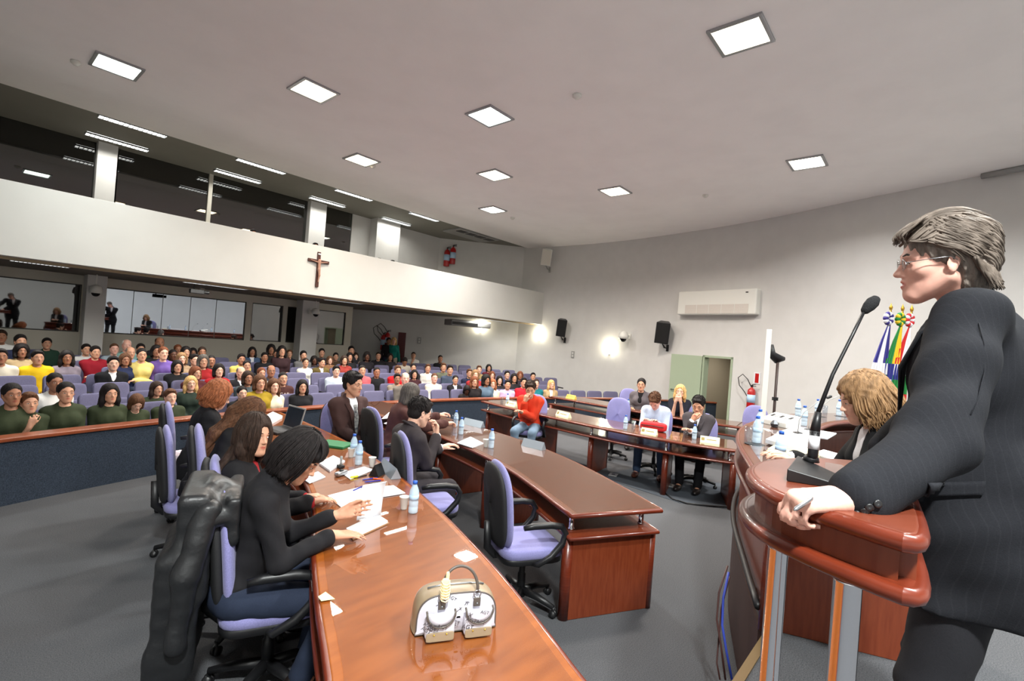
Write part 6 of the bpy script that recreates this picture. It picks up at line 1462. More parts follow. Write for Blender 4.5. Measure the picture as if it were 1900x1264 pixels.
# laptop
lx, ly, _ = on(519, 800); t = thing('laptop', 'open black laptop on the near desk beyond the women', 'laptop', (lx, ly, DZ_), math.radians(4))
m = MB(); m.box((0, 0, .012), (.26, .36, .022)); m.build('laptop_base', M_black, t, bevel=.004)
m = MB(); m.box((-.01, 0, .0235), (.12, .31, .002)); m.build('keyboard', mat('keyboard_grey', (60, 60, 64), .5), t)
m = MB(); R = Matrix.Rotation(math.radians(14), 3, 'Y'); m.box(Vector((.13, 0, .022))+R@Vector((0, 0, .125)), (.012, .36, .25), R=R); sc_l = m.build('screen_lid', M_gplast, t, bevel=.004)
m = MB(); m.box(Vector((.123, 0, .022))+R@Vector((0, 0, .125)), (.004, .33, .22), R=R); m.build('screen', mat('laptop_screen_off', (40, 48, 58), .2), t)
# small office things
def onT(px, py, name, lab, cat, rz=0, grp=None, z=DZ_): return thing(name, lab, cat, on(px, py, z), rz, grp)
t = onT(632, 868, 'hand_stamp', 'upright black and clear hand stamp on the near desk', 'stamp'); m = MB(); m.box((0, 0, .012), (.045, .06, .024)); m.build('stamp_base', M_black, t, bevel=.004); m = MB(); m.lathe([(.012, .024), (.008, .05), (.013, .08), (.010, .10), (0, .102)], (0, 0, 0), 12); m.build('stamp_handle', M_gplast, t, smooth=True)
t = onT(633, 882, 'paper_punch', 'small chrome desk stamp lying before the upright stamp', 'stamp', .4); m = MB(); sbox(m, (0, 0, .018), (.13, .05, .036), .4); m.build('punch_body', M_steel, t, smooth=True); m = MB(); m.lathe([(.02, .03), (.016, .045), (0, .05)], (0, 0, 0), 12); m.build('knob', M_black, t, smooth=True)
for k, (x0, y0, x1, y1, cn, cc_, lab) in enumerate([(672, 892, 700, 888, 'blue_pen', (30, 44, 150), 'blue pen, upper of the two blue ones in the pen pile'), (676, 896, 706, 893, 'blue_pen', (34, 52, 160), 'blue pen, lower of the two blue ones in the pen pile'), (690, 889, 712, 891, 'orange_pen', (230, 90, 30), 'orange pen in the pen pile'), (650, 888, 664, 886, 'highlighter', (220, 230, 60), 'yellow highlighter left of the pens'), (664, 887, 680, 883, 'black_pen', (24, 24, 26), 'black pen touching the highlighter'), (684, 899, 710, 896, 'grey_pen', (80, 84, 80), 'grey-green pen nearest the sheets'), (655, 912, 672, 904, 'blue_pen', (60, 50, 150), 'blue pen half under the white sheets')]):
    a, b = Vector(on(x0, y0)), Vector(on(x1, y1)); m = MB(); r = .0055 if k != 3 else .009; m.tube([a+Vector((0, 0, r)), a.lerp(b, .1)+Vector((0, 0, r)), b+Vector((0, 0, r))], [r*.4, r, r], n=8); tag(m.build('pen', mat(cn, cc_, .35), None, smooth=True), lab, 'pen', 'pens on the near desk')
t = onT(622, 826, 'document_folder', 'green document folder on the near desk behind the cups', 'folder', .5); m = MB(); m.box((0, 0, .01), (.24, .32, .02)); m.build('folder_cover', mat('green_folder', (24, 110, 64), .5), t, bevel=.003)
# red bag
t = onT(1212, 799, 'shoulder_bag', 'red fabric bag with a black zip in the hands of the man in pale blue', 'bag', math.radians(12)); m = MB(); sbox(m, (0, 0, .065), (.16, .40, .13), .45); m.build('bag_body', mat('red_bag_fabric', (196, 26, 34), .7, bump=.2, bscale=60), t, smooth=True)
m = MB(); m.tube([(-.085, -.17, .075), (-.092, 0, .085), (-.085, .17, .075)], .006); m.build('zip', M_black, t, smooth=True)
# ---------------------------------------------------------------- handbag
hb = Vector(on(846, 1172)); a = Vector(on(778, 1176)); b = Vector(on(915, 1160)); ang = math.atan2(b.y-a.y, b.x-a.x)
t = thing('handbag', 'white printed handbag with bronze trim, two pockets and a dark handle', 'handbag', (hb.x, hb.y, DZ_), ang)
M_hb = mat('handbag_canvas', (196, 194, 204), .5); M_br = mat('bronze_leather', (142, 124, 100), .38, spec=.6); M_dk = mat('dark_bag_trim', (84, 76, 70), .4)
def arch(x, w=.165, h=.135):   # half outline height of the bag at x
    return h
Wb, Hb, Db = .345, .165, .115
prof = []
for i in range(25):
    a_q = PI*i/24; prof.append((-Wb/2*math.copysign(abs(math.cos(a_q))**.55, math.cos(a_q)), .02+(Hb-.02)*abs(math.sin(a_q))**.55))
prof = [(-Wb/2-.004, .004)]+prof+[(Wb/2+.004, .004)]
def side_sheet(y0, y1, grow=0, dome=.0, n=5):
    rows = []
    for k in range(n+1):
        f = k/n; s_ = 1-.055*(abs(2*f-1))**2.5; rows.append([(x*(s_+grow), y0+(y1-y0)*f, .003+max(0, z-.003)*(s_+grow)) for x, z in prof])
    return rows
m = MB(); R_ = side_sheet(0, Db, 0, n=8); m.grid(R_); m.build('bronze_gusset', M_br, t, smooth=True)
m = MB()
for y, s_ in ((.0005, 1), (Db-.0005, -1)):
    pr2 = [(x*.952, .003+max(0, z-.003)*.952) for x, z in prof]; cz = [(0, .06)]; n_ = len(pr2)
    rings = [[(x*f, y-s_*.022*(1-f*f)*(1), .07*(1-f)+z*f) for x, z in pr2] for f in (1, .8, .55, .3, .05)]
    for r_q in rings: r_q.append(r_q[0])
    m.grid(rings)
m.build('canvas_panel', M_hb, t, smooth=True)
m = MB(); pr2 = [(x*.955, -.0, .003+max(0, z-.003)*.955) for x, z in prof]; m.tube(pr2+[pr2[0]], .0032, n=6, cap=False); m.build('piping', M_dk, t, smooth=True)
m = MB(); m.prism([(-Wb/2*.9, .004), (Wb/2*.9, .004), (Wb/2*.9, Db-.004), (-Wb/2*.9, Db-.004)], .0, .006); m.build('bag_base', M_br, t)
for s_ in (-1, 1):
    cx = s_*.078
    m = MB(); sbox(m, (cx, -.034, .048), (.118, .045, .088), .35); pk = m.build('pocket', M_hb, t, smooth=True)
    m = MB(); sbox(m, (cx, -.058, .022), (.112, .006, .036), .3); m.build('pocket_band', M_br, pk, smooth=True)
    m = MB()
    for q_ in (-.025, .025): m.lathe([(0, -.001), (.0035, -.001), (.0035, .001), (0, .002)], (cx+q_, -.062, .032), 10, axis=(0, -1, 0))
    m.build('rivets', M_gold, pk, smooth=True)
    m = MB(); fl = [(cx+.056*math.cos(w_), -.058-.006*abs(math.sin(w_)), .112-.052*math.sin(w_)) for w_ in [PI*i/16 for i in range(17)]]
    m.tube([(cx+.056, -.045, .118)]+fl+[(cx-.056, -.045, .118)], .0042, n=8); m.build('flap_piping', M_dk, pk, smooth=True)
    m = MB(); rows = [[(cx+.055*math.cos(w_)*f, -.056-.006*abs(math.sin(w_)), .114-.050*math.sin(w_)*f) for w_ in [PI*i/12 for i in range(13)]] for f in (.05, .4, .7, 1)]; m.grid(rows); m.build('pocket_flap', M_hb, pk, smooth=True, solid=.002)
    m = MB(); m.box((s_*.072, -.026, .128), (.030, .006, .036)); tb = m.build('handle_tab', M_dk, t, bevel=.003); m = MB(); m.lathe([(0, 0), (.004, 0), (.003, .002), (0, .002)], (s_*.072, -.030, .124), 10, axis=(0, -1, 0)); m.build('stud', M_steel, tb, smooth=True)
    m = MB(); m.tube([(s_*.072+.015*math.cos(w_), -.022, .158+.015*math.sin(w_)) for w_ in [2*PI*i/16 for i in range(17)]], .0026, n=6, cap=False); m.build('ring', M_steel, t, smooth=True)
m = MB(); m.tube([(-.074*math.cos(PI*i/20)*(1 if i else 1), -.02+.03*math.sin(PI*i/20), .165+.098*math.sin(PI*i/20)**.8) for i in range(21)], .0062, n=10); m.build('handle', M_dk, t, smooth=True)
m = MB(); m.tube([(-.12, Db*.5, .158), (-.06, Db*.5, .167), (.06, Db*.5, .167), (.12, Db*.5, .158)], .004, n=6); m.build('zip', M_steel, t, smooth=True)
# printed letters on canvas
rn = random.Random(11); lt_ = []
me_all = MB()
for k in range(22):
    x = rn.uniform(-.135, .135); z = rn.uniform(.03, .145)
    if abs(x) > .11 and z > .11: continue
    ov = any(abs(x-s_*.078) < .058 and z < .115 for s_ in (-1, 1)); ff = min(1, math.hypot(x/(Wb/2*.95), (z-.07)/.09)); y = -.0655 if ov and z > .062 else (-.0585 if ov else -.022*(1-ff*ff)-.002)
    if ov and z < .045: continue
    tm_ = textmesh(rn.choice(['AGT', 'AGT', 'T', 'X']), rn.uniform(.018, .026), .0002); R3 = Matrix.Rotation(rn.uniform(.2, .6), 3, 'Y')@Matrix.Rotation(math.radians(90), 3, 'X')
    base = len(me_all.v); me_all.add([R3@Vector(v.co)+Vector((x, y-.001, z)) for v in tm_.vertices], [tuple(p_.vertices) for p_ in tm_.polygons]); bpy.data.meshes.remove(tm_)
me_all.build('printed_letters', mat('bag_print', (54, 50, 56), .6), t)
# hair claw clipped to the handle
tc_ = thing('hair_claw', 'cream hair claw clip hanging on the handle of the handbag', 'hair clip', t.matrix_world@Vector((0, 0, 0)), ang); tc_.location = Vector((hb.x, hb.y, DZ_))+Matrix.Rotation(ang, 3, 'Z')@Vector((-.066, -.030, .150))
M_claw = mat('cream_claw_plastic', (238, 218, 168), .35); m = MB()
for i in range(7):
    z = .012+.011*i; w_ = .020-.0012*abs(i-3); m.tube([(-w_, .0, z), (-w_*.8, -.016, z-.006), (0, -.023, z-.008), (w_*.8, -.016, z-.006), (w_, 0, z)], .0026, n=6)
m.build('claw_teeth', M_claw, tc_, smooth=True); m = MB(); sbox(m, (0, .0, .045), (.034, .012, .085), .5); sbox(m, (.008, .004, .095), (.014, .010, .032), .5); m.build('claw_back', M_claw, tc_, smooth=True)
# ---------------------------------------------------------------- black jacket over the chair of the woman with the book
cA = CHAIRS['cA']; t = thing('hanging_jacket', 'black quilted jacket hung over the back of the nearest lilac chair', 'jacket', cA.location, cA.rotation_euler.z)
M_jk = mat('black_quilted_nylon', (26, 27, 29), .42, spec=.5, bump=.3, bscale=30); Q = SDF()
Q.cone((-.29, 0, 1.10), (-.30, .22, 1.03), .060, .050, .05); Q.cone((-.29, 0, 1.10), (-.30, -.22, 1.03), .060, .050, .05); Q.cone((-.32, -.07, 1.14), (-.32, .07, 1.14), .028, .028, .04); Q.box((-.385, 0, .90), (.035, .215, .22), None, .035, .06); Q.box((-.43, 0, .58), (.055, .225, .26), None, .035, .08); Q.box((-.45, .0, .28), (.062, .22, .12), None, .03, .06)
Q.box((-.215, 0, 1.0), (.010, .215, .10), None, .022, .05)
quilt = lambda x, y, z: .0035*np.abs(np.sin(z*34))-.002+.007*np.sin(15*y+5*z+2*np.sin(6*z))*np.clip((1.1-z)*2, 0, 1)
V, Fq = Q.mesh(axes_for(*Q.bounds(.05), .012), disp=quilt); me = np_mesh('jacket_body', V, Fq, 2); me.materials.append(M_jk); o = bpy.data.objects.new('jacket_body', me); C.objects.link(o); o.parent = t
for s_ in (-1, 1):
    Q = SDF(); Q.cone((-.33, s_*.22, 1.06), (-.39, s_*.285, .80), .066, .056, .06); Q.cone((-.39, s_*.285, .80), (-.41, s_*.30, .50), .056, .044, .05); Q.cone((-.41, s_*.30, .50), (-.41, s_*.30, .47), .046, .048, .02)
    V, Fq = Q.mesh(axes_for(*Q.bounds(.04), .012), disp=lambda x, y, z: .003*np.abs(np.sin(z*40))+.003*np.sin(z*23+x*30)); me = np_mesh('sleeve', V, Fq, 2); me.materials.append(M_jk); o = bpy.data.objects.new('sleeve', me); C.objects.link(o); o.parent = t
m = MB(); m.tube([(-.165, -.03, 1.06), (-.16, -.06, .90), (-.165, -.10, .80)], .005); m.build('zip', M_steel, t, smooth=True)
# white cloth on the seat of the farthest-left chair
c1 = CHAIRS['c1']; Q = SDF(); Q.ell((-.12, .02, .575), (.10, .16, .05), None, .05); Q.ell((-.17, -.08, .60), (.06, .10, .05), None, .05)
V, Fq = Q.mesh(axes_for(*Q.bounds(.04), .012), disp=lambda x, y, z: .012*np.sin(50*x+20*y)*np.sin(44*y+30*z)); me = np_mesh('cloth_bundle', V, Fq); me.materials.append(mat('pinkish_white_cloth', (214, 200, 204), .8)); o = bpy.data.objects.new('cloth_bundle', me); C.objects.link(o); o.location = c1.location; o.rotation_euler.z = c1.rotation_euler.z
tag(o, 'crumpled pinkish white cloth lying on the seat of the leftmost office chair', 'cloth')
# ---------------------------------------------------------------- lectern microphone, pen
LZt = 1.7205
mb_ = Vector(on(1502, 878, LZt)); ca_, cb_ = Vector(on(1470, 880, LZt)), Vector(on(1545, 905, LZt)); ang = math.atan2(cb_.y-ca_.y, cb_.x-ca_.x)
t = thing('gooseneck_microphone', 'black gooseneck microphone on a wedge base standing on the lectern', 'microphone', ((mb_.x+cb_.x)/2, (mb_.y+cb_.y)/2, LZt), ang)
o3 = lambda v: Matrix.Rotation(-ang, 3, 'Z')@(Vector(v)-t.location)
L4 = [o3(on(1459, 893, LZt)), o3(on(1478, 868, LZt)), o3(on(1556, 893, LZt)), o3(on(1543, 906, LZt))]
m = MB(); hh = [.030, .034, .016, .014]; m.add([(p.x, p.y, 0) for p in L4]+[(p.x, p.y, h_) for p, h_ in zip(L4, hh)], [(0, 1, 2, 3), (7, 6, 5, 4), (0, 4, 5, 1), (1, 5, 6, 2), (2, 6, 7, 3), (3, 7, 4, 0)]); m.build('microphone_base', M_black, t, bevel=.003)
s0_ = o3(on(1503, 876, LZt)); s0_.z = .028; D0 = 1.28
st_ = [s0_]+[o3(atd(x, y, d_)) for x, y, d_ in ((1508, 845, 1.28), (1512, 800, 1.285), (1518, 765, 1.29), (1545, 695, 1.30), (1580, 625, 1.315), (1602, 580, 1.325))]
m = MB(); m.tube([st_[0], st_[0].lerp(st_[1], .45)], .0095, n=12); m.build('steel_coupling', M_steel, t, smooth=True)
m = MB(); m.lathe([(.02, .0), (.018, .01), (.012, .018)], st_[0], 14); m.tube([st_[0].lerp(st_[1], .42), st_[1], st_[2]], [.0105, .0125, .0125], n=12); m.build('microphone_grip', M_black, t, smooth=True)
m = MB(); m.tube([st_[1].lerp(st_[2], .25), st_[1].lerp(st_[2], .8)], .0132, n=12); m.build('white_sticker', M_paper, t, smooth=True)
m = MB(); m.tube([st_[2].lerp(st_[1], .1), st_[3]], [.0125, .008], n=12); m.tube(st_[3:], [.0055, .0048, .0045, .0045], n=10); m.build('gooseneck', M_black, t, smooth=True)
e0 = st_[-1]; e1 = o3(atd(1624, 556, 1.335)); m = MB(); dr = (e1-e0); m.tube([e0, e0+dr*.12, e0+dr*.45, e0+dr*.8, e0+dr*1.08, e0+dr*1.14], [.006, .0105, .0150, .0160, .011, .003], n=14); m.build('foam_windshield', mat('black_foam', (20, 20, 22), .95, bump=.6, bscale=400), t, smooth=True)
# pen in the speaker's hand
a_p, b_p = atd(1473, 947, .925), atd(1508, 924, .955); m = MB(); A_, B_p = Vector(a_p.tolist()), Vector(b_p.tolist()); m.tube([A_, A_.lerp(B_p, .12), A_.lerp(B_p, .9), B_p], [.0012, .0042, .0045, .002], n=10); tag(m.build('pen', M_steel, None, smooth=True), 'silver pen held in the hand of the man at the lectern', 'pen')
# ---------------------------------------------------------------- presiding table: papers, console, desk microphones
for c4, lab, m_, th in [([(1420, 822), (1452, 806), (1520, 820), (1492, 842)], 'stack of white papers with yellow tabs on the presiding table', M_paper, .03), ([(1424, 836), (1440, 826), (1530, 842), (1512, 852)], 'yellow-edged folder under the stack on the presiding table', mat('yellow_note', (236, 226, 170), .7), .012),
                      ([(1450, 802), (1475, 793), (1552, 806), (1535, 816)], 'white open pages beside the writing hands on the presiding table', M_paper, .012), ([(1508, 843), (1528, 836), (1560, 845), (1545, 855)], 'white booklet with dark pen near the lectern', M_paper, .008)]:
    sheet(c4, PZ_+(.0 if th != .03 else .012), lab, m_, th=th, grp='papers on the presiding table', name='paper_stack')
t = onT(1447, 790, 'mixing_console', 'white control console with dark buttons on the presiding table', 'console', math.radians(-30), z=PZ_)
m = MB(); m.add([(-.10, -.16, 0), (.10, -.16, 0), (.10, .16, 0), (-.10, .16, 0), (-.10, -.16, .05), (.10, -.16, .12), (.10, .16, .12), (-.10, .16, .05)], [(3, 2, 1, 0), (4, 5, 6, 7), (0, 1, 5, 4), (1, 2, 6, 5), (2, 3, 7, 6), (3, 0, 4, 7)]); m.build('console_body', M_wplast, t, bevel=.005)
R5 = Matrix.Rotation(-math.atan2(.07, .2), 3, 'Y')
for i in range(5): m = MB(); m.box((.02, -.11+.055*i, .094), (.05, .028, .006), R=R5); m.build('button', M_gplast if i % 2 else M_black, t)
for (bx, by, pts_, lab) in [(1480, 806, ((1483, 780, 3.6), (1492, 765, 3.62), (1520, 744, 3.66), (1533, 739, 3.68)), 'gooseneck desk microphone, left of two on the presiding table'), (1500, 800, ((1503, 780, 3.85), (1515, 762, 3.87), (1540, 742, 3.9), (1563, 732, 3.92)), 'gooseneck desk microphone reaching toward the curly-haired woman')]:
    p = Vector(on(bx, by, PZ_)); t = thing('desk_microphone', lab, 'microphone', p, 0, 'desk microphones'); m = MB(); m.lathe([(0, 0), (.045, 0), (.04, .018), (.012, .026), (0, .026)], (0, 0, 0), 18); m.build('microphone_base', M_black, t, smooth=True)
    W_ = [Vector((0, 0, .02))]+[Vector(atd(x, y, proj(p)[2]+(k_*.01)).tolist())-p for k_, (x, y, d_) in enumerate(pts_)]; m = MB(); m.tube(W_, .004, n=8); m.build('gooseneck', M_gplast, t, smooth=True)
    m = MB(); dr = (W_[-1]-W_[-2]).normalized(); m.tube([W_[-1], W_[-1]+dr*.012, W_[-1]+dr*.05, W_[-1]+dr*.062], [.006, .013, .013, .004], n=10); m.build('foam_windshield', M_black, t, smooth=True)
t = onT(1437, 792, 'paperweight', 'small dark faceted ornament beside the white console', 'ornament', z=PZ_); m = MB(); m.lathe([(.03, 0), (.042, .03), (.02, .065), (0, .068)], (0, 0, 0), 6); m.build('ornament_body', mat('dark_pewter', (60, 62, 66), .3, metal=.6), t)
# ================================================================ things on walls, ceiling and floor
def wthing(name, lab, cat, px, py, off=0.0, grp=None):
    p, n, r = onwall(px, py, off); return thing(name, lab, cat, p, r, grp), p, n
# local frame: +x out of the wall, y along it
def wallspan(x0, x1, y): a, _ = wallhit(x0, y); b, _ = wallhit(x1, y); return (a-b).length
# big split air conditioner
t, p, n = wthing('air_conditioner', 'large white split air conditioner on the curved wall above the door', 'air conditioner', 1335, 563, .0)
w_ = wallspan(1264, 1407, 563); h_ = abs(wallhit(1335, 541)[0].z-wallhit(1335, 586)[0].z)
m = MB(); m.box((.13, 0, 0), (.26, w_, h_)); b = m.build('housing', M_wplast, t, bevel=.04, seg=4)
m = MB(); m.box((.262, .04, -h_*.27), (.01, w_*.80, h_*.36))
b2 = m.build('intake_grille', mat('pinkish_grille', (206, 198, 190), .5), t)
m = MB()
for i in range(4): m.box((.268, .04-w_*.40+w_*.16*(i+1), -h_*.27), (.008, .012, h_*.36))
for i in range(9): m.box((.266, .04, -h_*.43+h_*.04*i), (.006, w_*.8, .004))
m.build('grille_bars', M_wplast, b2)
m = MB(); m.box((.262, w_*.39, h_*.36), (.006, .07, .03)); m.build('brand_badge', M_black, t)
# loudspeakers
def spk_box(px, py, lab, col, hpx, wratio=.62, yaw=.5, pitch=.25):
    d_ = wallhit(px, py)[0]; H_ = hpx*proj(d_)[2]/910*.98; t, p, n = wthing('loudspeaker', lab, 'loudspeaker', px, py, .30, 'wall loudspeakers'); R = Matrix.Rotation(yaw, 3, 'Z')@Matrix.Rotation(pitch, 3, 'Y')@Matrix.Rotation(-.08, 3, 'X')
    Wd = H_*wratio; m = MB(); dp = Wd*.8
    m.add([R@Vector(v) for v in [(dp/2, -Wd/2, -H_/2), (dp/2, Wd/2, -H_/2), (dp/2, Wd/2, H_/2), (dp/2, -Wd/2, H_/2), (-dp/2, -Wd*.3, -H_/2), (-dp/2, Wd*.3, -H_/2), (-dp/2, Wd*.3, H_/2), (-dp/2, -Wd*.3, H_/2)]], [(0, 1, 2, 3), (7, 6, 5, 4), (0, 4, 5, 1), (2, 6, 7, 3), (1, 5, 6, 2), (4, 0, 3, 7)])
    m.build('cabinet', col, t, bevel=.012)
    m = MB(); m.box(R@Vector((dp/2+.004, 0, 0)), (.008, Wd*.88, H_*.92), R=R); m.build('speaker_grille', mat('speaker_mesh_'+col.name, (16, 16, 18) if col is M_black else (214, 210, 200), .8, bump=.5, bscale=500), t, bevel=.004)
    m = MB(); m.tube([R@Vector((-.02, 0, -H_*.48)), (-.12, 0, -H_*.72), (-.29, 0, -H_*.72)], .018); m.box((-.285, 0, -H_*.72), (.02, .08, .20)); m.tube([R@Vector((.08, 0, -H_*.46)), (-.27, 0, -H_*.80)], .010); m.build('wall_bracket', M_black if col is M_black else M_gplast, t)
spk_box(1050, 609, 'black loudspeaker on a wall bracket right of the parapet end', M_black, 32, .56)
spk_box(1241, 618, 'black loudspeaker on a wall bracket left of the open door, nearer one', M_black, 40, .64)
spk_box(1022, 480, 'white loudspeaker high on the wall near the ceiling', M_wplast, 30, .62)
# dome cameras
def dome(loc, rz, lab, s=1.0, pole=False):
    t = thing('dome_camera', lab, 'security camera', loc, rz, 'dome cameras'); m = MB(); m.tube([(-.30, 0, .05), (-.12, 0, .12), (0, 0, .13)], .022*s); m.box((-.31, 0, .04), (.03, .12, .16)); m.build('arm', M_wplast, t, smooth=False)
    m = MB(); m.lathe([(.03*s, .16*s), (.10*s, .12*s), (.125*s, .02*s), (.12*s, -.04*s), (.0, -.04*s)], (0, 0, 0), 20); m.build('housing', M_wplast, t, smooth=True)
    m = MB(); m.ell((0, 0, -.04*s), (.085*s, .085*s, .085*s), n=16, m=8); m.build('dark_dome', mat('dark_dome_glass', (16, 16, 18), .15), t, smooth=True)
    if pole: m = MB(); m.tube([(-.02, 0, .13), (-.02, 0, .62)], .012); m.build('conduit', M_wplast, t)
p, n, r = onwall(1168, 627, .34); dome(p, r, 'white dome camera on the curved wall between lamp and loudspeaker', 1.25)
for (px, py), nm in (((178, 541), 'on the left pillar below the parapet'), ((586, 581), 'on the right pillar below the parapet')):
    q = atY(px, py, YPIL-.34); dome((float(q[0]), float(q[1]), float(q[2])), -PI/2, 'white dome camera '+nm, .9, True)
# fire extinguishers
def extinguisher(px, py, lab, off=.12, H_=.50, loc=None, rz=None, hose=True):
    if loc is None: p, n, rz = onwall(px, py, off); loc = p
    t = thing('fire_extinguisher', lab, 'fire extinguisher', loc, rz, 'fire extinguishers'); k = H_/.5
    m = MB(); m.lathe([(0, -.25*k), (.072*k, -.25*k), (.078*k, -.23*k), (.078*k, .12*k), (.06*k, .17*k), (.02*k, .20*k), (.02*k, .215*k)], (0, 0, 0), 20); m.build('cylinder', M_red, t, smooth=True)
    m = MB(); m.lathe([(.0786*k, -.10*k), (.0790*k, .06*k)], (0, 0, 0), 20); m.build('label', M_lab, t, smooth=True)
    m = MB(); m.box((0, 0, .235*k), (.03*k, .04*k, .04*k)); m.tube([(0, .0, .26*k), (.0, .09*k, .285*k)], .008*k); m.tube([(0, 0, .24*k), (0, .09*k, .245*k)], .008*k); m.build('valve_handle', M_black, t)
    if hose: m = MB(); m.tube([(0, -.03*k, .24*k), (.0, -.10*k, .36*k), (.01, -.22*k, .46*k), (.01, -.32*k, .38*k), (.01, -.28*k, .22*k), (.01, -.15*k, .10*k), (.01, -.09*k, .02*k)], .009*k, n=8); m.build('hose', M_black, t, smooth=True)
extinguisher(1399, 738, 'red fire extinguisher with looped hose on the wall right of the door', H_=.62)
t, p, n = wthing('safety_sign', 'red and white fire extinguisher sign above the extinguisher by the door', 'sign', 1405, 702, .01); m = MB(); m.box((0, 0, 0), (.01, .18, .30)); m.build('sign_plate', M_paper, t); m = MB(); m.box((.006, 0, 0), (.004, .10, .24)); m.build('red_panel', M_red, t)
for px, py, nm in ((719, 630, 'at the back left of the dark red door'), (712, 634, 'leftmost at the back wall')): extinguisher(px, py, 'fire extinguisher hanging '+nm, H_=.62)
for px, py, nm in ((829, 478, 'left one on the mezzanine wall'), (840, 474, 'right one on the mezzanine wall')): extinguisher(px, py, 'red fire extinguisher, '+nm, H_=.70, hose=False)
# dark red door on the side wall at the back
a, _ = wallhit(738, 640); b, _ = wallhit(752, 640); p, n, r = onwall(745, 640, .03); zt_ = wallhit(745, 617)[0].z; t = thing('door_2', None, None, (p.x, p.y, 0), r); t['kind'] = 'structure'
m = MB(); m.box((0, 0, zt_/2+.1), (.05, (a-b).length, zt_-.2)); m.build('door_leaf', mat('dark_red_door', (84, 18, 22), .5), t, bevel=.005); m = MB(); m.tube([(.03, -.12, 1.2), (.09, -.12, 1.2), (.09, -.02, 1.2)], .012); m.build('door_handle', M_steel, t)
# switch plates
for px, py, nm in ((778, 632, 'on the back side wall right of the dark red door'), (1063, 658, 'below the left black loudspeaker')):
    t, p, n = wthing('switch_plate', 'small pale switch plate '+nm, 'switch', px, py, .01, 'wall switch plates'); m = MB(); m.box((0, 0, 0), (.02, .13, .24)); m.build('plate', M_gplast, t, bevel=.003); m = MB(); m.box((.012, 0, .05), (.008, .06, .07)); m.box((.012, 0, -.05), (.008, .06, .07)); m.build('switches', M_white, t)
# ceiling things
for px, py, nm in ((141, 114, 'left of the leftmost square light'), (1071, 176, 'in the middle of the ceiling'), (692, 307, 'beside the small orange square light'), (951, 404, 'near the mezzanine corner'), (1309, 362, 'between the orange and the right white light'), (736, 480, None)):
    if nm is None: continue
    x, y, z = atz(px, py, 5.66); t = thing('smoke_detector', 'round smoke detector on the ceiling '+nm, 'smoke detector', (x, y, 5.66), 0, 'smoke detectors'); m = MB(); m.lathe([(.0, -.06), (.03, -.06), (.05, -.035), (.065, -.03), (.065, 0), (0, 0)], (0, 0, 0), 18); m.build('detector_body', M_wplast, t, smooth=True)
# cassette vent on the mezzanine ceiling
q = atz(875, 436, 5.69); t = thing('ceiling_cassette', 'ceiling air vent with four dark slots at the mezzanine corner', 'air vent', (float(q[0]), float(q[1]), 5.70), 0); m = MB(); m.box((0, 0, -.03), (1.9, .9, .06)); m.build('panel', M_gplast, t, bevel=.01)
for i in range(4): m = MB(); m.box((-.66+.44*i, -.22, -.065), (.34, .26, .012)); m.build('slot', M_black, t)
# under-mezzanine air conditioner
q = atY(868, 601, YP+1.0); t = thing('air_conditioner', 'long air conditioner hanging under the mezzanine beside a wall lamp', 'air conditioner', (float(q[0]), float(q[1]), float(q[2])), -.3); m = MB(); m.box((0, 0, 0), (1.5, .6, .20)); m.build('housing', M_gplast, t, bevel=.03); m = MB(); m.box((-.25, -.31, -.02), (.95, .01, .09)); m.build('outlet_slot', M_black, t)
# hanging black camera under the slab
q = atY(365, 541, YP+.9); t = thing('video_camera', 'small black video camera hanging under the mezzanine edge', 'camera', (float(q[0]), float(q[1]), float(q[2])), 0); m = MB(); m.box((0, 0, 0), (.26, .12, .09)); m.build('camera_body', M_black, t, bevel=.01); m = MB(); m.lathe([(.035, 0), (.04, .10), (0, .10)], (.13, 0, 0), 12, axis=(1, 0, 0)); m.build('lens_barrel', M_black, t); m = MB(); m.tube([(-.05, 0, .04), (-.05, 0, float(ZB-q[2])+.02)], .014); m.build('mount', M_black, t)
# tube housing at upper right
p, n, r = onwall(1875, 320, .10); t = thing('wall_tube_light', 'grey tube-shaped fixture high on the wall at the right edge', 'fixture', p, r); m = MB(); m.tube([(0, -.35, .0), (0, .22, 0)], .05, n=14); m.build('tube_body', M_gplast, t, smooth=True); m = MB(); m.box((-.06, -.2, 0), (.08, .04, .05)); m.build('wall_mount', M_gplast, t)
# crucifix on the parapet
q = atY(590, 500, YP-.02); zt_, zb_ = float(atY(592, 468, YP)[2]), float(atY(588, 533, YP)[2]); t = thing('crucifix', 'dark wooden crucifix with a pale figure mounted on the white parapet', 'crucifix', (float(q[0]), float(YP)-.02, 0), 0)
M_cw = mat('dark_crucifix_wood', (72, 34, 24), .5); cxz = zt_-.30*(zt_-zb_); Hc = zt_-zb_; m = MB(); m.box((0, 0, (zt_+zb_)/2), (.075, .04, Hc)); m.box((0, 0, cxz+.03), (.52, .042, .07)); m.build('cross', M_cw, t, bevel=.006)
Q = SDF(); zc_ = cxz; Q.ball((.0, -.05, zc_+.045), .034, .01); Q.cone((0, -.045, zc_+.01), (0, -.05, zc_-.16), .036, .030, .02); Q.cone((0, -.05, zc_-.17), (.015, -.06, zc_-.30), .033, .022, .02); Q.cone((.015, -.06, zc_-.30), (0, -.045, zc_-.46), .021, .013, .02)
for s_ in (-1, 1): Q.cone((.02*s_, -.045, zc_-.005), (.21*s_, -.04, zc_+.035), .016, .009, .01)
V, Fq = Q.mesh(axes_for(*Q.bounds(.02), .009)); me = np_mesh('figure', V, Fq); me.materials.append(mat('corpus_paint', (176, 132, 112), .5)); o = bpy.data.objects.new('figure', me); C.objects.link(o); o.parent = t
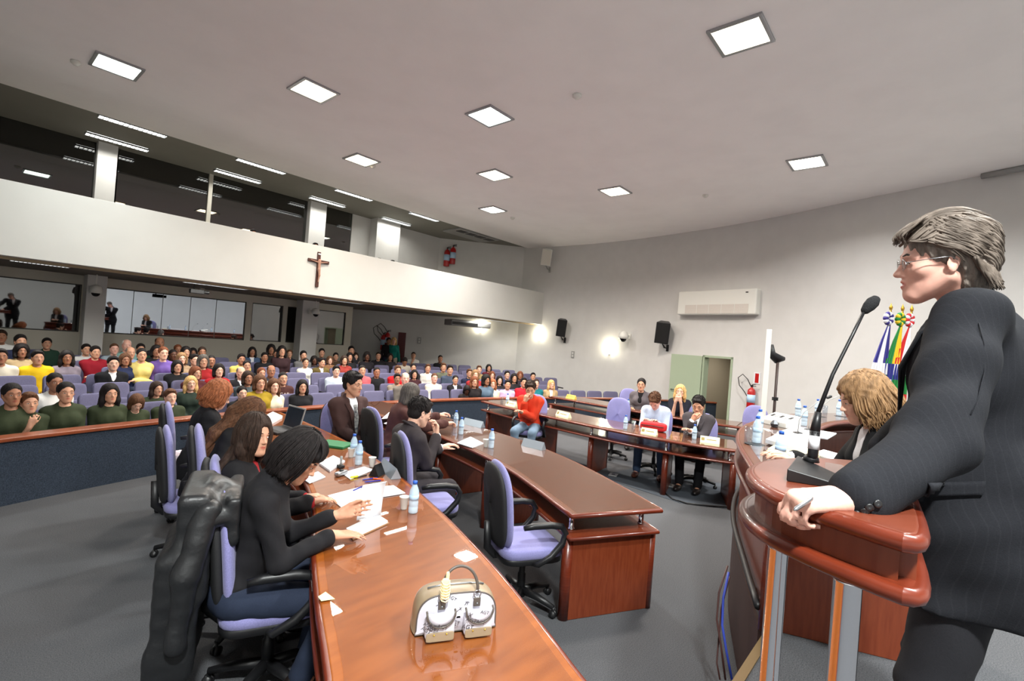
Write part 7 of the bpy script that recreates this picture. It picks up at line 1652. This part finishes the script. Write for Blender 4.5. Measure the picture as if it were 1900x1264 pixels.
m = MB(); m.box((0, -.03, zt_-.05), (.07, .01, .03)); m.build('scroll', M_paper, t)
# ---------------------------------------------------------------- flags
def flag(px, dep, lab, bands, lower, ros):
    b = atd(px, 600, dep); zt_ = 3.02; t = thing('flag_on_pole', lab, 'flag', (float(b[0]), float(b[1]), 0), 0, 'flags behind the presiding table')
    m = MB(); m.tube([(0, 0, 0.04), (0, 0, zt_)], .016, n=10); m.build('pole', M_gold, t, smooth=True); m = MB(); m.lathe([(.0, zt_), (.02, zt_+.01), (.028, zt_+.05), (.008, zt_+.10), (.0, zt_+.13)], (0, 0, 0), 10); m.build('finial', M_gold, t, smooth=True)
    m = MB(); m.lathe([(0, 0), (.16, 0), (.15, .03), (.03, .05), (0, .05)], (0, 0, 0), 20); m.build('pole_base', M_gold, t, smooth=True)
    lt_ = Vector((-rg[0], -rg[1], 0)).normalized(); ot = Vector((-fw[0], -fw[1], 0)).normalized()
    m = MB()
    for k in range(10): a_q = 2*PI*k/10; c = Vector((0, 0, zt_-.14))+lt_*(.05+.045*math.cos(a_q))+Vector((0, 0, .075*math.sin(a_q)))+ot*.03; m.cur = k % 2; m.ell(c, (.042, .042, .042), n=8, m=6)
    m.build('rosette', ros, t, smooth=True)
    zs_ = [zt_-.22, zt_-.5, zt_-.85, zt_-1.0, zt_-1.3, zt_-1.62, zt_-1.9]; ws = [.04, .14, .24, .27, .30, .30, .22]; rows = []; nc = 25
    for z, w_ in zip(zs_, ws): rows.append([tuple(Vector((0, 0, z))+lt_*(w_*(1-c_/(nc-1)))+ot*(.02+.028*math.sin(c_*1.5)*w_/.25)) for c_ in range(nc)])
    rf = []
    for i in range(len(rows)-1):
        for j in range(4): rf.append([tuple(Vector(rows[i][c_]).lerp(Vector(rows[i+1][c_]), j/4)) for c_ in range(nc)])
    rf.append(rows[-1]); m = MB(); m.grid(rf); mats_ = []; idx_ = []
    for r_i in range(len(rf)-1):
        for c_ in range(nc-1):
            f = c_/(nc-1); col = bands(f) if r_i < 9 else lower(f, (r_i-9)/(len(rf)-10)); M_ = mat('flag_%d_%d_%d' % col, col, .8, sheen=.2)
            if M_ not in mats_: mats_.append(M_)
            idx_.append(mats_.index(M_))
    m.m = idx_; m.build('flag_cloth', mats_, t, smooth=True, solid=.004)
WHT, BLU, GRN, YEL, RED = (230, 228, 232), (50, 46, 130), (30, 130, 60), (236, 200, 40), (206, 34, 36)
flag(1651, 8.2, 'blue and white state flag with an emblem, leftmost of the flags behind the table', lambda f: BLU if f < .22 else (WHT if f < .62 else BLU), lambda f, g: WHT if g < .25 else ((40, 70, 140) if g < .5 and f < .7 else ((40, 90, 60) if g < .55 else ((200, 50, 36) if g < .8 and .15 < f < .8 else WHT))), [mat('ros_blue', (50, 40, 120), .7), mat('ros_white', (220, 220, 226), .7)])
flag(1673, 8.2, 'green and yellow national flag with a blue globe, middle of the flags', lambda f: GRN if f < .5 else YEL, lambda f, g: (40, 44, 130) if g < .3 else ((230, 230, 236) if .34 < g+.2*f < .44 else ((40, 44, 130) if g < .72 and f < .55 else (GRN if g < .75 else YEL))), [mat('ros_green', (20, 120, 50), .7), mat('ros_yellow', (220, 190, 40), .7)])
flag(1690, 8.2, 'red and white flag, rightmost of the flags and half hidden by the speaker', lambda f: RED if f < .35 else WHT, lambda f, g: WHT if g < .25 else (GRN if g < .5 else RED), [mat('ros_red', (200, 30, 40), .7), mat('ros_white', (220, 220, 226), .7)])
# ---------------------------------------------------------------- edge-on white board and black stand
q = atd(1421, 700, 7.45); d_ = ray(1421, 700); L_ = math.hypot(d_[0], d_[1]); ux, uy = d_[0]/L_, d_[1]/L_; t = thing('projection_board', 'tall white projection board seen edge-on beyond the presiding table', 'board', (float(q[0])+ux*.4, float(q[1])+uy*.4, 0), math.atan2(uy, ux)); ztb = float(2+(672-611)/910*7.45)
m = MB(); m.box((0, 0, (ztb+.5)/2), (.8, .075, ztb-.5)); m.build('board_panel', M_wplast, t, bevel=.006); m = MB()
for s_ in (-1, 1): m.tube([(s_*.35, 0, 0), (s_*.35, 0, .52)], .02); m.box((s_*.35, 0, .015), (.05, .5, .03))
m.build('board_feet', M_gplast, t)
q = atd(1441, 700, 7.5); t = thing('lamp_stand', 'black stand with an angled black head beside the white projection board', 'stand', (float(q[0]), float(q[1]), 0), math.atan2(-rg[1], -rg[0])); zb2 = float(2+(674-665)/910*7.5)
m = MB(); m.tube([(0, 0, .03), (0, 0, zb2)], .020, n=10); m.build('pole', mat('dark_brown_pole', (48, 30, 26), .5), t, smooth=True); m = MB(); m.tube([(.12, 0, zb2+.20), (.11, 0, zb2+.06), (0, 0, zb2-.02), (-.10, 0, zb2-.005)], [.02, .04, .05, .02], n=8, sx=1.6); m.build('stand_head', M_black, t, smooth=True); m = MB()
for k in range(3): a_q = 2*PI*k/3; m.tube([(0, 0, .25), (.3*math.cos(a_q), .3*math.sin(a_q), .015)], .012)
m.build('tripod_legs', M_black, t); m = MB(); m.box((0, 0, 1.45), (.07, .05, .05)); m.box((0, 0, .95), (.07, .05, .05)); m.build('clamps', M_black, t)
# ---------------------------------------------------------------- floor: dark mat, sockets, cables
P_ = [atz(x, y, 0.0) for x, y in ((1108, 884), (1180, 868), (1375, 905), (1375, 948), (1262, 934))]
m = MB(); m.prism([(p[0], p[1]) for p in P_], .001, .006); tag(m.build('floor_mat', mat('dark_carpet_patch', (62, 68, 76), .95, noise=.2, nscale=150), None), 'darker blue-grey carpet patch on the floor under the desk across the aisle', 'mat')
for px, py, nm in ((1138, 882, 'left of the men behind the desk'), (1243, 902, 'under the desk post'), (1357, 921, 'beside the presiding table')):
    x, y, _ = on(px, py, .006); t = thing('floor_socket', 'small pale floor socket '+nm, 'socket', (x, y, .006), .3, 'floor sockets'); m = MB(); m.box((0, 0, .008), (.16, .13, .016)); m.build('socket_lid', M_gplast, t, bevel=.003); m = MB(); m.box((0, 0, .018), (.06, .05, .004)); m.build('outlet', M_black, t)
m = MB(); m.tube([on(x, y, .018) for x, y in ((1240, 898), (1234, 905), (1234, 915), (1248, 926), (1275, 934), (1310, 938), (1350, 941), (1380, 944))], .010, n=8); tag(m.build('floor_cable', M_black, None, smooth=True), 'black cable looping over the floor to the presiding table', 'cable')
for k, (cn, cc_, xs, nm) in enumerate((('blue_cable', (50, 70, 170), ((1352, 1062), (1342, 1110), (1340, 1160), (1348, 1210), (1358, 1262)), 'blue'), ('brown_cable', (70, 40, 36), ((1350, 1050), (1334, 1100), (1330, 1150), (1338, 1200), (1346, 1262)), 'brown'), ('brown_cable', (70, 40, 36), ((1354, 1070), (1338, 1130), (1334, 1180), (1330, 1230), (1336, 1262)), 'thin brown'))):
    m = MB(); PP = [atd(x, y, 3.0-.05*i) for i, (x, y) in enumerate(xs)]; m.tube([(float(p[0]), float(p[1]), float(p[2])) for p in PP], .007-.001*k, n=8); tag(m.build('hanging_cable', mat(cn, cc_, .5), None, smooth=True), '%s cable hanging down the side of the dais below the presiding table' % nm, 'cable', 'cables beside the dais')
# tripod camera in the booth
q = atY(557, 634, YW+.75); t = thing('video_camera', 'video camera on a tripod behind the glass left of the right pillar', 'camera', (float(q[0]), float(q[1]), 0), 0); m = MB(); m.box((0, 0, float(q[2])), (.16, .3, .16)); m.build('camera_body', M_black, t, bevel=.01); m = MB()
for k in range(3): a_q = 2*PI*k/3+.5; m.tube([(0, 0, float(q[2])-.08), (.32*math.cos(a_q), .32*math.sin(a_q), .0)], .014)
m.build('tripod', M_black, t)
